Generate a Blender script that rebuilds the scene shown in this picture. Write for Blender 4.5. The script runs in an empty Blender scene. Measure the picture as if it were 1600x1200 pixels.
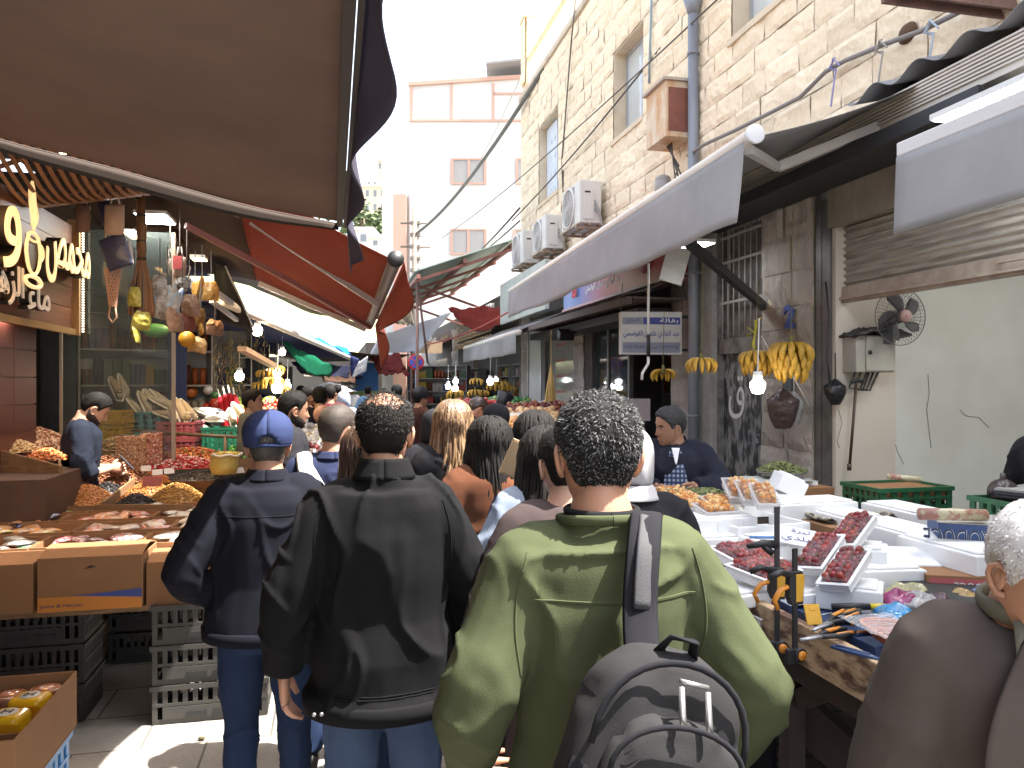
import bpy, math, random
import numpy as np
from mathutils import Vector, Matrix, noise
random.seed(7); np.random.seed(7)
SC = bpy.context.scene; COL = SC.collection
R = math.radians
# ---------------- camera ----------------
CAMZ = 1.75
cd = bpy.data.cameras.new('camera'); cam = bpy.data.objects.new('camera', cd); COL.objects.link(cam)
cam.location = (0, 0, CAMZ); cam.rotation_euler = (R(90), 0, 0)
cd.lens = 27; cd.sensor_width = 36; cd.clip_start = .05; cd.clip_end = 2000
SC.camera = cam
# ---------------- light ----------------
SUN = Vector((.43, -.05, .90)).normalized()
wd = bpy.data.worlds.new('World'); SC.world = wd; wd.use_nodes = True
nt = wd.node_tree; bg = nt.nodes['Background']; sky = nt.nodes.new('ShaderNodeTexSky')
sky.sky_type = 'NISHITA'; sky.sun_disc = False
sky.sun_elevation = math.asin(SUN.z); sky.sun_rotation = math.atan2(SUN.x, SUN.y)
sky.air_density = 1.0; sky.dust_density = 4.0; sky.ozone_density = 1.0
hsv = nt.nodes.new('ShaderNodeHueSaturation'); hsv.inputs['Saturation'].default_value = .5; nt.links.new(sky.outputs[0], hsv.inputs['Color']); nt.links.new(hsv.outputs[0], bg.inputs[0]); bg.inputs[1].default_value = .15
sl = bpy.data.lights.new('sun', 'SUN'); sl.energy = 4.8; sl.angle = R(.6); sl.color = (1, .95, .87)
so = bpy.data.objects.new('sun', sl); COL.objects.link(so)
so.rotation_euler = SUN.to_track_quat('Z', 'Y').to_euler()
SC.view_settings.view_transform = 'Standard'; SC.view_settings.look = 'None'
SC.view_settings.exposure = 2.2; SC.view_settings.gamma = 1
SC.cycles.use_denoising = True; SC.cycles.max_bounces = 9; SC.cycles.diffuse_bounces = 5; SC.cycles.glossy_bounces = 3
SC.cycles.transmission_bounces = 6; SC.cycles.transparent_max_bounces = 10; SC.cycles.sample_clamp_indirect = 8
# ---------------- street frame: u across (right +), v along (away +) ----------------
SA = math.atan(.2333); CA, SN = math.cos(SA), math.sin(SA)
def uv(u, v, z=0): return Vector((u*CA - v*SN, u*SN + v*CA, z))
def at(px, py, Y): return Vector(((px-800)/1200*Y, Y, CAMZ + (600-py)/1200*Y))
def suv(p): return (p[0]*CA + p[1]*SN, -p[0]*SN + p[1]*CA, p[2])
def onu(px, py, u):
    a = (px-800)/1200; Y = u/(CA*a + SN); return (u, Y*(CA - SN*a), CAMZ + (600-py)/1200*Y)
# ---------------- tagging ----------------
def tag(o, label=None, cat=None, group=None, kind=None):
    if label: o['label'] = label
    if cat: o['category'] = cat
    if group: o['group'] = group
    if kind: o['kind'] = kind
    return o
def thing(name, label, cat, loc=(0,0,0), rz=0, group=None, rot=None):
    o = bpy.data.objects.new(name, None); COL.objects.link(o)
    o.location = loc; o.rotation_euler = rot or (0, 0, rz); o.empty_display_size = .1
    return tag(o, label, cat, group)
def copy_tree(o, parent=None):
    c = o.copy(); COL.objects.link(c); c.parent = parent
    for ch in list(o.children): copy_tree(ch, c)
    return c
def rep(src, label, loc, rz=0, rot=None, scale=None):
    c = copy_tree(src); c['label'] = label; c.location = loc; c.rotation_euler = rot or (0, 0, rz)
    if scale: c.scale = (scale,)*3
    return c
# ---------------- mesh builder ----------------
def frame_from(d, up=Vector((0,0,1))):
    d = Vector(d).normalized()
    if abs(d.dot(up)) > .98: up = Vector((0,1,0))
    x = up.cross(d).normalized(); y = d.cross(x).normalized()
    return x, y, d
class MB:
    def __init__(s): s.v = []; s.f = []; s.r = []; s.sm = []
    def add(s, vs, fs, rnd=None, smooth=False, M=None):
        n = len(s.v); rnd = random.random() if rnd is None else rnd
        s.v += [tuple(M @ Vector(p)) for p in vs] if M else [tuple(p) for p in vs]
        s.f += [tuple(i+n for i in f) for f in fs]; s.r += [rnd]*len(fs); s.sm += [smooth]*len(fs); return s
    def box(s, x0, x1, y0, y1, z0, z1, M=None, rnd=None):
        vs = [(x,y,z) for z in (z0,z1) for y in (y0,y1) for x in (x0,x1)]
        return s.add(vs, [(0,2,3,1),(4,5,7,6),(0,1,5,4),(2,6,7,3),(0,4,6,2),(1,3,7,5)], rnd, False, M)
    def cbox(s, c, d, M=None, rnd=None, rz=0, rx=0, ry=0):
        m = Matrix.Translation(c) @ Matrix.Rotation(rz,4,'Z') @ Matrix.Rotation(ry,4,'Y') @ Matrix.Rotation(rx,4,'X')
        if M: m = M @ m
        return s.box(-d[0]/2, d[0]/2, -d[1]/2, d[1]/2, -d[2]/2, d[2]/2, m, rnd)
    def tray(s, L, W, H, t=.006, M=None, floor=None, rnd=None):    # open box, base at z=0, centred
        fl = t if floor is None else floor
        rnd = random.random() if rnd is None else rnd
        s.box(-L/2, L/2, -W/2, W/2, 0, fl, M, rnd)
        s.box(-L/2, L/2, -W/2, -W/2+t, fl, H, M, rnd); s.box(-L/2, L/2, W/2-t, W/2, fl, H, M, rnd)
        s.box(-L/2, -L/2+t, -W/2+t, W/2-t, fl, H, M, rnd); return s.box(L/2-t, L/2, -W/2+t, W/2-t, fl, H, M, rnd)
    def tube(s, pts, rad, n=8, ry=None, rnd=None, cap=True, up=None, M=None):
        pts = [Vector(p) for p in pts]; k = len(pts)
        rad = [rad]*k if isinstance(rad, (int, float)) else list(rad); ry = rad if ry is None else ([ry]*k if isinstance(ry,(int,float)) else ry)
        vs = []; x0 = None
        for i, p in enumerate(pts):
            d = (pts[min(i+1,k-1)] - pts[max(i-1,0)])
            if d.length < 1e-9: d = Vector((0,0,1))
            d.normalize()
            if x0 is None: x, y, _ = frame_from(d, up or Vector((0,0,1)))
            else:
                x = x0 - d*x0.dot(d); x.normalize(); y = d.cross(x)
            x0 = x
            for j in range(n):
                a = 2*math.pi*j/n; vs.append(p + x*math.cos(a)*rad[i] + y*math.sin(a)*ry[i])
        fs = [(i*n+j, i*n+(j+1)%n, (i+1)*n+(j+1)%n, (i+1)*n+j) for i in range(k-1) for j in range(n)]
        if cap:
            vs += [pts[0], pts[-1]]; a, b = k*n, k*n+1
            fs += [(a, (j+1)%n, j) for j in range(n)] + [(b, (k-1)*n+j, (k-1)*n+(j+1)%n) for j in range(n)]
        return s.add(vs, fs, rnd, n > 5, M)
    def rings(s, secs, n=20, rnd=None, M=None):   # secs: (x,y,z,rx,ry) stacked ellipses
        vs = []
        for (x,y,z,a,b) in secs:
            for j in range(n):
                t = 2*math.pi*j/n; vs.append((x+a*math.cos(t), y+b*math.sin(t), z))
        k = len(secs)
        fs = [(i*n+j, i*n+(j+1)%n, (i+1)*n+(j+1)%n, (i+1)*n+j) for i in range(k-1) for j in range(n)]
        vs += [secs[0][:3], secs[-1][:3]]
        fs += [(k*n, (j+1)%n, j) for j in range(n)] + [(k*n+1, (k-1)*n+j, (k-1)*n+(j+1)%n) for j in range(n)]
        return s.add(vs, fs, rnd, True, M)
    def cyl(s, p0, p1, r, n=12, rnd=None, M=None, r2=None):
        return s.tube([p0, p1], [r, r if r2 is None else r2], n, rnd=rnd, M=M)
    def ball(s, c, r, n=8, m=6, M=None, rnd=None, rot=None):
        r = (r,r,r) if isinstance(r,(int,float)) else r
        vs = [Vector((0,0,-r[2]))]
        for i in range(1, m):
            p = math.pi*i/m - math.pi/2
            vs += [Vector((r[0]*math.cos(p)*math.cos(2*math.pi*j/n), r[1]*math.cos(p)*math.sin(2*math.pi*j/n), r[2]*math.sin(p))) for j in range(n)]
        vs.append(Vector((0,0,r[2])))
        if rot is not None: vs = [rot @ q for q in vs]
        vs = [q + Vector(c) for q in vs]; t = len(vs)-1
        fs = [(0, 1+(j+1)%n, 1+j) for j in range(n)] + [(t, t-n+j, t-n+(j+1)%n) for j in range(n)]
        fs += [(1+i*n+j, 1+i*n+(j+1)%n, 1+(i+1)*n+(j+1)%n, 1+(i+1)*n+j) for i in range(m-2) for j in range(n)]
        return s.add(vs, fs, rnd, True, M)
    def grid(s, fn, nu, nv, rnd=None, thick=0, smooth=True, M=None):     # fn(s,t)->point
        P = [[Vector(fn(i/nu, j/nv)) for j in range(nv+1)] for i in range(nu+1)]
        w = nv+1; idx = lambda i, j: i*w+j
        vs = [p for r_ in P for p in r_]; fs = [(idx(i,j), idx(i+1,j), idx(i+1,j+1), idx(i,j+1)) for i in range(nu) for j in range(nv)]
        if thick:
            N = []
            for i in range(nu+1):
                for j in range(nv+1):
                    a = P[min(i+1,nu)][j]-P[max(i-1,0)][j]; b = P[i][min(j+1,nv)]-P[i][max(j-1,0)]
                    c = a.cross(b); N.append(c.normalized() if c.length > 1e-12 else Vector((0,0,1)))
            m = len(vs); vs = vs + [p - q*thick for p, q in zip(vs, N)]
            fs2 = [tuple(k+m for k in reversed(f)) for f in fs]
            e = [idx(i,0) for i in range(nu+1)] + [idx(nu,j) for j in range(1,nv+1)] + [idx(i,nv) for i in range(nu-1,-1,-1)] + [idx(0,j) for j in range(nv-1,0,-1)]
            fs = fs + fs2 + [(e[(k+1)%len(e)], e[k], e[k]+m, e[(k+1)%len(e)]+m) for k in range(len(e))]
        return s.add(vs, fs, rnd, smooth, M)
    def poly(s, pts, h, axis=2, M=None, rnd=None):   # extruded polygon in the xy (axis 2) / xz (axis 1) plane
        n = len(pts); q = []
        for d in (0, h):
            for (a, b) in pts: q.append((a, b, d) if axis == 2 else (a, d, b))
        fs = [tuple(range(n-1,-1,-1)), tuple(range(n, 2*n))] + [(i, (i+1)%n, n+(i+1)%n, n+i) for i in range(n)]
        return s.add(q, fs, rnd, False, M)
    def build(s, name, mat, parent=None, loc=None, rz=0, bevel=0, rot=None, seg=2, smooth=None):
        me = bpy.data.meshes.new(name); me.from_pydata(s.v, [], s.f)
        me.polygons.foreach_set('use_smooth', s.sm if smooth is None else [smooth]*len(s.f))
        at_ = me.attributes.new('rnd', 'FLOAT', 'FACE'); at_.data.foreach_set('value', s.r)
        me.materials.append(mat); me.update()
        o = bpy.data.objects.new(name, me); COL.objects.link(o)
        if parent: o.parent = parent
        if loc is not None: o.location = loc
        o.rotation_euler = rot or (0, 0, rz)
        if bevel:
            b = o.modifiers.new('b', 'BEVEL'); b.width = bevel; b.segments = seg; b.limit_method = 'ANGLE'; b.angle_limit = R(40); b.harden_normals = False
        return o
def evalmesh(o):
    dg = bpy.context.evaluated_depsgraph_get(); me = bpy.data.meshes.new_from_object(o.evaluated_get(dg)); return me
def meshobj(name, me, mat, parent=None):
    me.materials.clear(); me.materials.append(mat)
    o = bpy.data.objects.new(name, me); COL.objects.link(o)
    if parent: o.parent = parent
    return o
# ---------------- arabic text ----------------
AF = {'ا':0xFE8D,'أ':0xFE83,'ب':0xFE8F,'ة':0xFE93,'ت':0xFE95,'ث':0xFE99,'ج':0xFE9D,'ح':0xFEA1,'خ':0xFEA5,'د':0xFEA9,'ذ':0xFEAB,'ر':0xFEAD,'ز':0xFEAF,'س':0xFEB1,'ش':0xFEB5,'ص':0xFEB9,'ض':0xFEBD,'ط':0xFEC1,'ع':0xFEC9,'غ':0xFECD,'ف':0xFED1,'ق':0xFED5,'ك':0xFED9,'ل':0xFEDD,'م':0xFEE1,'ن':0xFEE5,'ه':0xFEE9,'و':0xFEED,'ي':0xFEF1,'ى':0xFEEF,'ء':0xFE80}
NJ = 'اأةدذرزوىء'
def ar(t):
    o = []
    for i, c in enumerate(t):
        if c not in AF: o.append(c); continue
        pj = i > 0 and t[i-1] in AF and t[i-1] not in NJ and c != 'ء'
        nj = c not in NJ and i+1 < len(t) and t[i+1] in AF and t[i+1] != 'ء'
        o.append(chr(AF[c] + ((3 if nj else 1) if pj else (2 if nj else 0))))
    return ''.join(reversed(o))
def text(s, name, w, h, mat, parent, loc, rot, ext=.002, bold=0, arabic=True, mirror=False):
    """text fitted into w x h, centred, lying in its local xy plane"""
    cu = bpy.data.curves.new(name, 'FONT'); cu.body = ar(s) if arabic else s; cu.extrude = .5; cu.offset = bold; cu.resolution_u = 3
    o = bpy.data.objects.new(name, cu); COL.objects.link(o); me = evalmesh(o); bpy.data.objects.remove(o)
    co = np.empty(len(me.vertices)*3); me.vertices.foreach_get('co', co); co = co.reshape(-1, 3)
    lo, hi = co.min(0), co.max(0); sz = np.maximum(hi-lo, 1e-6)
    co = (co - (lo+hi)/2) / sz * np.array([w*(-1 if mirror else 1), h, ext]); me.vertices.foreach_set('co', co.ravel())
    if mirror: me.flip_normals()
    me.update(); ob = meshobj(name, me, mat, parent); ob.location = loc; ob.rotation_euler = rot; return ob
# ---------------- materials ----------------
MC = {}
def mat(name, col, rough=.8, var=0., vs=4., col2=None, bump=0., bs=60., metal=0., rnd=None, emit=0., ecol=None, alpha=1., trans=0., sheen=0., spec=.5, stretch=(1,1,1), sub=0., transl=0., crisp=0., coat=0.):
    if name in MC: return MC[name]
    m = bpy.data.materials.new(name); MC[name] = m; m.use_nodes = True; N = m.node_tree; L = N.links
    b = N.nodes['Principled BSDF']; b.inputs['Roughness'].default_value = rough; b.inputs['Metallic'].default_value = metal
    b.inputs['Specular IOR Level'].default_value = spec; b.inputs['Coat Weight'].default_value = coat
    c = tuple(col)+(1,); b.inputs['Base Color'].default_value = c; m.diffuse_color = c
    src = None
    if var or rnd or bump:
        tc = N.nodes.new('ShaderNodeTexCoord'); mp = N.nodes.new('ShaderNodeMapping'); mp.inputs['Scale'].default_value = stretch
        L.new(tc.outputs['Object'], mp.inputs[0])
    if var:
        nz = N.nodes.new('ShaderNodeTexNoise'); nz.inputs['Scale'].default_value = vs; nz.inputs['Detail'].default_value = 6; nz.inputs['Roughness'].default_value = .62
        L.new(mp.outputs[0], nz.inputs[0])
        rp = N.nodes.new('ShaderNodeMapRange'); w = .5*(1-crisp)*.55+.01; rp.inputs[1].default_value = .5-w; rp.inputs[2].default_value = .5+w; rp.interpolation_type = 'SMOOTHSTEP'
        L.new(nz.outputs[0], rp.inputs[0])
        mx = N.nodes.new('ShaderNodeMix'); mx.data_type = 'RGBA'; mx.inputs['A'].default_value = c
        c2 = col2 or tuple(max(0, x*(1-var)) for x in col); mx.inputs['B'].default_value = tuple(c2)+(1,)
        if col2:
            mu = N.nodes.new('ShaderNodeMath'); mu.operation = 'MULTIPLY'; mu.inputs[1].default_value = var; L.new(rp.outputs[0], mu.inputs[0]); L.new(mu.outputs[0], mx.inputs['Factor'])
        else: L.new(rp.outputs[0], mx.inputs['Factor'])
        src = mx.outputs['Result']
    if rnd:      # rnd: list of colours picked per element, or a float = brightness jitter
        a = N.nodes.new('ShaderNodeAttribute'); a.attribute_name = 'rnd'
        if isinstance(rnd, (int, float)):
            mr = N.nodes.new('ShaderNodeMapRange'); mr.inputs[3].default_value = 1-rnd; mr.inputs[4].default_value = 1+rnd*.5; L.new(a.outputs['Fac'], mr.inputs[0])
            hs = N.nodes.new('ShaderNodeHueSaturation'); L.new(mr.outputs[0], hs.inputs['Value'])
            if src: L.new(src, hs.inputs['Color'])
            else: hs.inputs['Color'].default_value = c
            src = hs.outputs[0]
        else:
            cr = N.nodes.new('ShaderNodeValToRGB'); cr.color_ramp.interpolation = 'CONSTANT'; e = cr.color_ramp.elements
            for k, q in enumerate(rnd):
                el = e[k] if k < 2 else e.new(k/len(rnd)); el.position = k/len(rnd); el.color = tuple(q)+(1,)
            L.new(a.outputs['Fac'], cr.inputs[0])
            if src:
                m2 = N.nodes.new('ShaderNodeMix'); m2.data_type = 'RGBA'; m2.blend_type = 'MULTIPLY'; m2.inputs['Factor'].default_value = 1
                mr = N.nodes.new('ShaderNodeMapRange'); mr.inputs[3].default_value = 1-var*.8; mr.inputs[4].default_value = 1; L.new(rp.outputs[0], mr.inputs[0])
                L.new(cr.outputs[0], m2.inputs['A']); L.new(mr.outputs[0], m2.inputs['B']); src = m2.outputs['Result']
            else: src = cr.outputs[0]
    if src: L.new(src, b.inputs['Base Color'])
    if bump:
        n2 = N.nodes.new('ShaderNodeTexNoise'); n2.inputs['Scale'].default_value = bs; n2.inputs['Detail'].default_value = 5; L.new(mp.outputs[0], n2.inputs[0])
        bp = N.nodes.new('ShaderNodeBump'); bp.inputs['Strength'].default_value = min(1, bump); bp.inputs['Distance'].default_value = .6/bs*max(1, bump); L.new(n2.outputs[0], bp.inputs['Height']); L.new(bp.outputs[0], b.inputs['Normal'])
    if emit: b.inputs['Emission Color'].default_value = tuple(ecol or col)+(1,); b.inputs['Emission Strength'].default_value = emit
    if sheen: b.inputs['Sheen Weight'].default_value = sheen; b.inputs['Sheen Roughness'].default_value = .5
    if trans: b.inputs['Transmission Weight'].default_value = trans
    if sub: b.inputs['Subsurface Weight'].default_value = sub; b.inputs['Subsurface Radius'].default_value = (1,.25,.1); b.inputs['Subsurface Scale'].default_value = .012
    if alpha < 1: b.inputs['Alpha'].default_value = alpha
    if transl:
        t = N.nodes.new('ShaderNodeBsdfTranslucent'); ms = N.nodes.new('ShaderNodeMixShader'); ms.inputs[0].default_value = transl
        if src: L.new(src, t.inputs[0])
        else: t.inputs[0].default_value = c
        o = N.nodes['Material Output']; L.new(b.outputs[0], ms.inputs[1]); L.new(t.outputs[0], ms.inputs[2]); L.new(ms.outputs[0], o.inputs[0])
    return m
def fabric(name, col, transl=0, **k): return mat(name, col, rough=.92, bump=.3, bs=k.pop('bs', 350), spec=.12, transl=transl, **k)
def lin(r, g, b): return tuple((c/255/12.92 if c/255 <= .04045 else ((c/255+.055)/1.055)**2.4) for c in (r, g, b))
M_metal = mat('grey_metal', (.35,.36,.38), .4, metal=.7, var=.25, vs=9)
M_white = mat('white_paint', (.75,.74,.70), .5, var=.12, vs=5)
M_black = mat('black_plastic', (.02,.02,.022), .5, var=.3, vs=8)
M_darkm = mat('dark_metal', (.05,.05,.055), .45, metal=.5, var=.3, vs=9)
M_rope = mat('cord', (.10,.09,.08), .8)
M_wood = mat('wood', (.30,.17,.08), .7, var=.55, vs=5, stretch=(1,12,12), bump=.2, bs=30)
M_card = mat('cardboard', lin(150,108,72), .85, var=.18, vs=3, rnd=.14, bump=.1, bs=90)
M_foam = mat('white_foam', (.80,.80,.79), .75, var=.07, vs=6, bump=.22, bs=220)
M_film = mat('cling_film', (.8,.8,.85), .15, alpha=.09, bump=.9, bs=28)
M_bag = mat('clear_bag', (.85,.87,.9), .15, alpha=.3, bump=.9, bs=25)
M_led = mat('led_white', (1,1,1), emit=14, ecol=(.9,.95,1))
M_ledw = mat('led_warm', (1,.8,.5), emit=12, ecol=(1,.72,.35))
M_bulb = mat('bulb_glow', (1,.93,.8), emit=9, ecol=(1,.88,.68))
# ================= SETTING =================
def gmat():
    m = mat('pavement', (.38,.36,.33), .85, var=.9, vs=1.6, col2=(.20,.185,.165), bump=.5, bs=40)
    N = m.node_tree; L = N.links; b = N.nodes['Principled BSDF']
    tc = N.nodes.new('ShaderNodeTexCoord'); br = N.nodes.new('ShaderNodeTexBrick'); br.inputs['Scale'].default_value = 1.0
    br.inputs['Brick Width'].default_value = .6; br.inputs['Row Height'].default_value = .4; br.inputs['Mortar Size'].default_value = .006
    br.inputs['Color1'].default_value = (1,1,1,1); br.inputs['Color2'].default_value = (.86,.86,.86,1); br.inputs['Mortar'].default_value = (.35,.34,.33,1)
    L.new(tc.outputs['Object'], br.inputs[0]); mx = N.nodes.new('ShaderNodeMix'); mx.data_type = 'RGBA'; mx.blend_type = 'MULTIPLY'; mx.inputs['Factor'].default_value = 1
    s = b.inputs['Base Color'].links[0].from_socket; L.new(s, mx.inputs['A']); L.new(br.outputs['Color'], mx.inputs['B']); L.new(mx.outputs['Result'], b.inputs['Base Color'])
    return m
g = MB(); g.add([(-400,-40,0),(400,-40,0),(400,900,0),(-400,900,0)], [(0,1,2,3)]); tag(g.build('ground', gmat(), rz=SA), kind='structure')
# far hill
def hill(s, t):
    x = -260 + 420*s; y = 150 + 260*t; z = 58*math.sin(min(1, t*1.25)*math.pi/2)*(1-.55*max(0, (x+20)/180)) + 4*noise.noise((x*.03, y*.03, 0)) - .5
    return (x, y, z)
h = MB(); h.grid(hill, 50, 30); tag(h.build('hill', mat('hill_grass', (.20,.26,.09), .95, var=.7, vs=.05, col2=(.40,.36,.28), bump=.3, bs=1)), kind='structure')
# ---- stone wall blocks ----
def stone_mat(name, c, stain, rnd, amt=.6):
    m = mat(name, c, .92, var=amt, vs=1.1, col2=stain, rnd=rnd, bump=1.0, bs=22, spec=.2, stretch=(1,1,.45)); return m
M_stone = stone_mat('limestone', (.88,.76,.57), (.70,.56,.38), .08, .5)
M_stone2 = stone_mat('weathered_limestone', (.50,.46,.41), (.12,.10,.09), .14, .7)
M_mort = mat('mortar', (.70,.60,.45), .95, var=.3, vs=6)
def ashlar(mb, bk, v0, v1, z0, z1, holes=(), ch=.29, amp=.02, u0=0., bw=(.30,.56), face=-1, res=(7,5)):
    """rough stone courses on the plane u=u0 facing -u (face=-1)"""
    nz = max(1, round((z1-z0)/ch)); dz = (z1-z0)/nz
    for k in range(nz):
        a, b = z0+k*dz, z0+(k+1)*dz; segs = [(v0, v1)]
        for (h0, h1, g0, g1) in holes:
            if b > g0+.01 and a < g1-.01:
                ns = []
                for (p, q) in segs:
                    if q <= h0 or p >= h1: ns.append((p, q)); continue
                    if p < h0: ns.append((p, h0))
                    if q > h1: ns.append((h1, q))
                segs = ns
        for (p, q) in segs:
            bk.add([(u0-.002,p,a),(u0-.002,q,a),(u0-.002,q,b),(u0-.002,p,b)], [(0,3,2,1)])
            x = p
            while x < q-.03:
                w = random.uniform(*bw); e = x+w
                if q-e < bw[0]*.7: e = q
                out = random.uniform(-.004,.008); sd = random.random()*100; gp = .0022
                def fn(s, t, x=x, e=e, a=a, b=b):
                    yv = x+gp+(e-x-2*gp)*s; zz = a+gp+(b-a-2*gp)*t
                    ed = min(s, 1-s)*(e-x)/.05; et = min(t, 1-t)*(b-a)/.05; k_ = min(1, ed, et)
                    d = (.5+.5*k_)*(out+.012+amp*(.5+noise.noise((yv*4+sd, zz*5, sd)))+amp*.6*noise.noise((yv*13, zz*13+sd, sd)))
                    return (u0-d, yv, zz)
                mb.grid(fn, res[0], res[1], smooth=False)
                x = e
RB = thing('stone_building', 'long two-storey limestone building along the right side over the shops', 'building', uv(3.77,0), SA)
W1 = (8.93,9.97,5.05,6.25); W2 = (12.63,13.9,5.15,6.45); W3 = (5.75,6.75,5.05,6.3); W4=(2.4,3.5,5.05,6.3)
ch0 = 3.6; CH = .245
def snap(w): return (w[0], w[1], ch0+round((w[2]-ch0)/CH)*CH, ch0+round((w[3]-ch0)/CH)*CH)
W1, W2, W3, W4 = map(snap, (W1, W2, W3, W4))
mb, bk = MB(), MB(); ashlar(mb, bk, 1.5, 15.3, ch0, ch0+16*CH, (W1,W2,W3,W4), CH, .021)
mb.build('upper_wall', M_stone, RB); bk.build('mortar_bed', M_mort, RB)
b = MB(); b.box(.30, 8, -6, 15.25, ch0+.0, 7.6); b.box(.02,.3,-6,1.5,ch0,7.6); b.box(.013,.3, 15.2,15.3, ch0, 7.6)
for w in (W1,W2,W3,W4):    # reveals
    v0,v1,z0,z1 = w; b.box(0,.31,v0-.001,v0+.02,z0,z1); b.box(0,.31,v1-.02,v1+.001,z0,z1); b.box(0,.31,v0+.02,v1-.02,z1-.02,z1); b.box(-.045,.31,v0-.05,v1+.05,z0-.05,z0+.012)
b.build('core', mat('limestone_plain', (.72,.61,.45), .9, var=.25, vs=3), RB)
c = MB(); c.box(-.06,.4,1.5,15.35,ch0+16*CH,ch0+16*CH+.10); c.box(-.02,.4,1.5,15.3,ch0+16*CH+.10,ch0+16*CH+.15); c.build('cornice', mat('cornice_stone', (.62,.53,.42), .9, var=.3, vs=4), RB, bevel=.01)
pr = MB(); pb = MB(); ashlar(pr, pb, 14.9, 15.3, 7.8, 9.1, (), CH, u0=-.01); pr.box(.012,3.5,14.9,15.28,7.8,9.1); pr.box(-.05,3.6,14.85,15.33,9.1,9.2); pr.build('parapet_pier', M_stone, RB)
rl = MB(); zt = ch0+16*CH+.16
for k in range(60): rl.box(.03,.055,8+k*.115,8.03+k*.115,zt,zt+.55)
rl.box(.01,.075,7.9,14.9,zt+.55,zt+.60); rl.build('roof_railing', mat('cream_railing', (.62,.55,.38), .5, var=.2), RB)
def window(parent, w, label=None, shutter=False, u=.16):
    v0,v1,z0,z1 = w[0]+.02, w[1]-.02, w[2]+.012, w[3]-.02
    f = MB(); t=.045
    f.box(u,u+.05,v0,v0+t,z0,z1); f.box(u,u+.05,v1-t,v1,z0,z1); f.box(u,u+.05,v0+t,v1-t,z0,z0+t); f.box(u,u+.05,v0+t,v1-t,z1-t,z1); m_=(v0+v1)/2-.08; f.box(u,u+.05,m_-.03,m_+.03,z0+t,z1-t)
    fo = f.build('window', mat('window_aluminium', (.42,.43,.45), .4, metal=.4), parent)
    p = MB(); p.box(u+.02,u+.026,v0+t,v1-t,z0+t,z1-t); p.build('pane', mat('window_glass', (.55,.60,.60), .06, spec=.8, var=.3, vs=1.5, col2=(.34,.36,.36)), fo)
    if shutter:
        s = MB(); s.box(u-.03,u-.005,m_-.02,v1-.03,z0+.03,z1-.03)
        for q in range(4): s.box(u-.045,u-.03,m_+.08,m_+.1,z0+.15+q*.3,z0+.23+q*.3); s.box(u-.045,u-.03,m_+.3,m_+.32,z0+.15+q*.3,z0+.23+q*.3)
        s.build('shutter', mat('pale_blue_shutter', (.62,.68,.74), .6, var=.15), fo)
    return fo
window(RB, W1); window(RB, W2, shutter=True); window(RB, W3); window(RB, W4)
# ---- ground floor right ----
def pier(par,*a,**k):
    mb, bk = MB(), MB(); ashlar(mb, bk, *a, **k); o=mb.build('pier', M_stone2, par); bk.build('mortar', M_mort, o)
pier(RB, 5.46, 6.22, 0, 3.6, (), .3, .03, bw=(.3,.45)); pier(RB, 7.62, 8.12, 0, 3.6, (), .3, .02, bw=(.3,.5)); pier(RB, 11.25, 11.75, 0, 3.6, (), .24, .04, bw=(.5,.5)); pier(RB, 14.6, 15.3, 0, 3.6, (), .29, .02); pier(RB, 6.22, 7.62, 3.3, 3.6, (), .3, .02)
b = MB()
for (p,q) in ((5.44,6.22),(7.62,8.12),(11.25,11.75),(14.6,15.28)): b.box(.013,.45,p,q,0,3.59)
b.box(.014,.45,6.22,7.62,3.31,3.59); b.box(.02,.45,8.12,15.2,3.05,3.58); b.box(.02,.45,-6,5.44,3.36,3.59)
b.box(-.01,.1,7.16,7.62,0,3.3)
b.build('lintel', mat('grey_plaster', (.34,.33,.31), .9, var=.6, vs=5, col2=(.12,.11,.10), bump=.3, bs=30), RB)
# grilled door recess
d = thing('grilled_door', 'black steel door with white graffiti under a barred transom beside the drain pipe', 'door', uv(3.77,6.24), SA)
f = MB(); f.box(.10,.14,0.0,.92,0,2.05); f.build('door_leaf', mat('scratched_black_steel', (.03,.032,.035), .5, metal=.3, var=.55, vs=14, col2=(.42,.42,.42), crisp=.75, stretch=(1,1,.4)), d)
f = MB(); f.box(.05,.16,0,.92,2.05,2.2); f.box(.05,.16,-.0,.05,0,3.3); f.box(.05,.16,.87,.92,0,3.3); f.box(.17,.2,.05,.87,2.2,3.3); f.build('frame', mat('sooty_frame', (.07,.065,.06), .8, var=.7, vs=9, col2=(.3,.29,.28)), d)
f = MB()
for k in range(8): f.cyl((.07,.09+k*.107,2.2),(.07,.09+k*.107,3.3),.008,6)
for z in (2.55,2.95,3.2): f.box(.062,.078,.05,.87,z,z+.025)
f.build('transom_grille', mat('pale_bars', (.45,.44,.42), .6, var=.4, vs=20, col2=(.2,.12,.08)), d)
text('ق', 'graffiti', .30, .42, mat('spray_white', (.6,.6,.6), .9), d, (.098,.62,1.62), (R(90),0,R(-90)), .001)
f = MB(); f.cbox((.085,.2,1.22),(.03,.05,.045)); f.tube([(.085,.182,1.24),(.085,.182,1.275),(.085,.2,1.285),(.085,.218,1.275),(.085,.218,1.24)],.005,6); f.build('padlock', M_metal, d)
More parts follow.
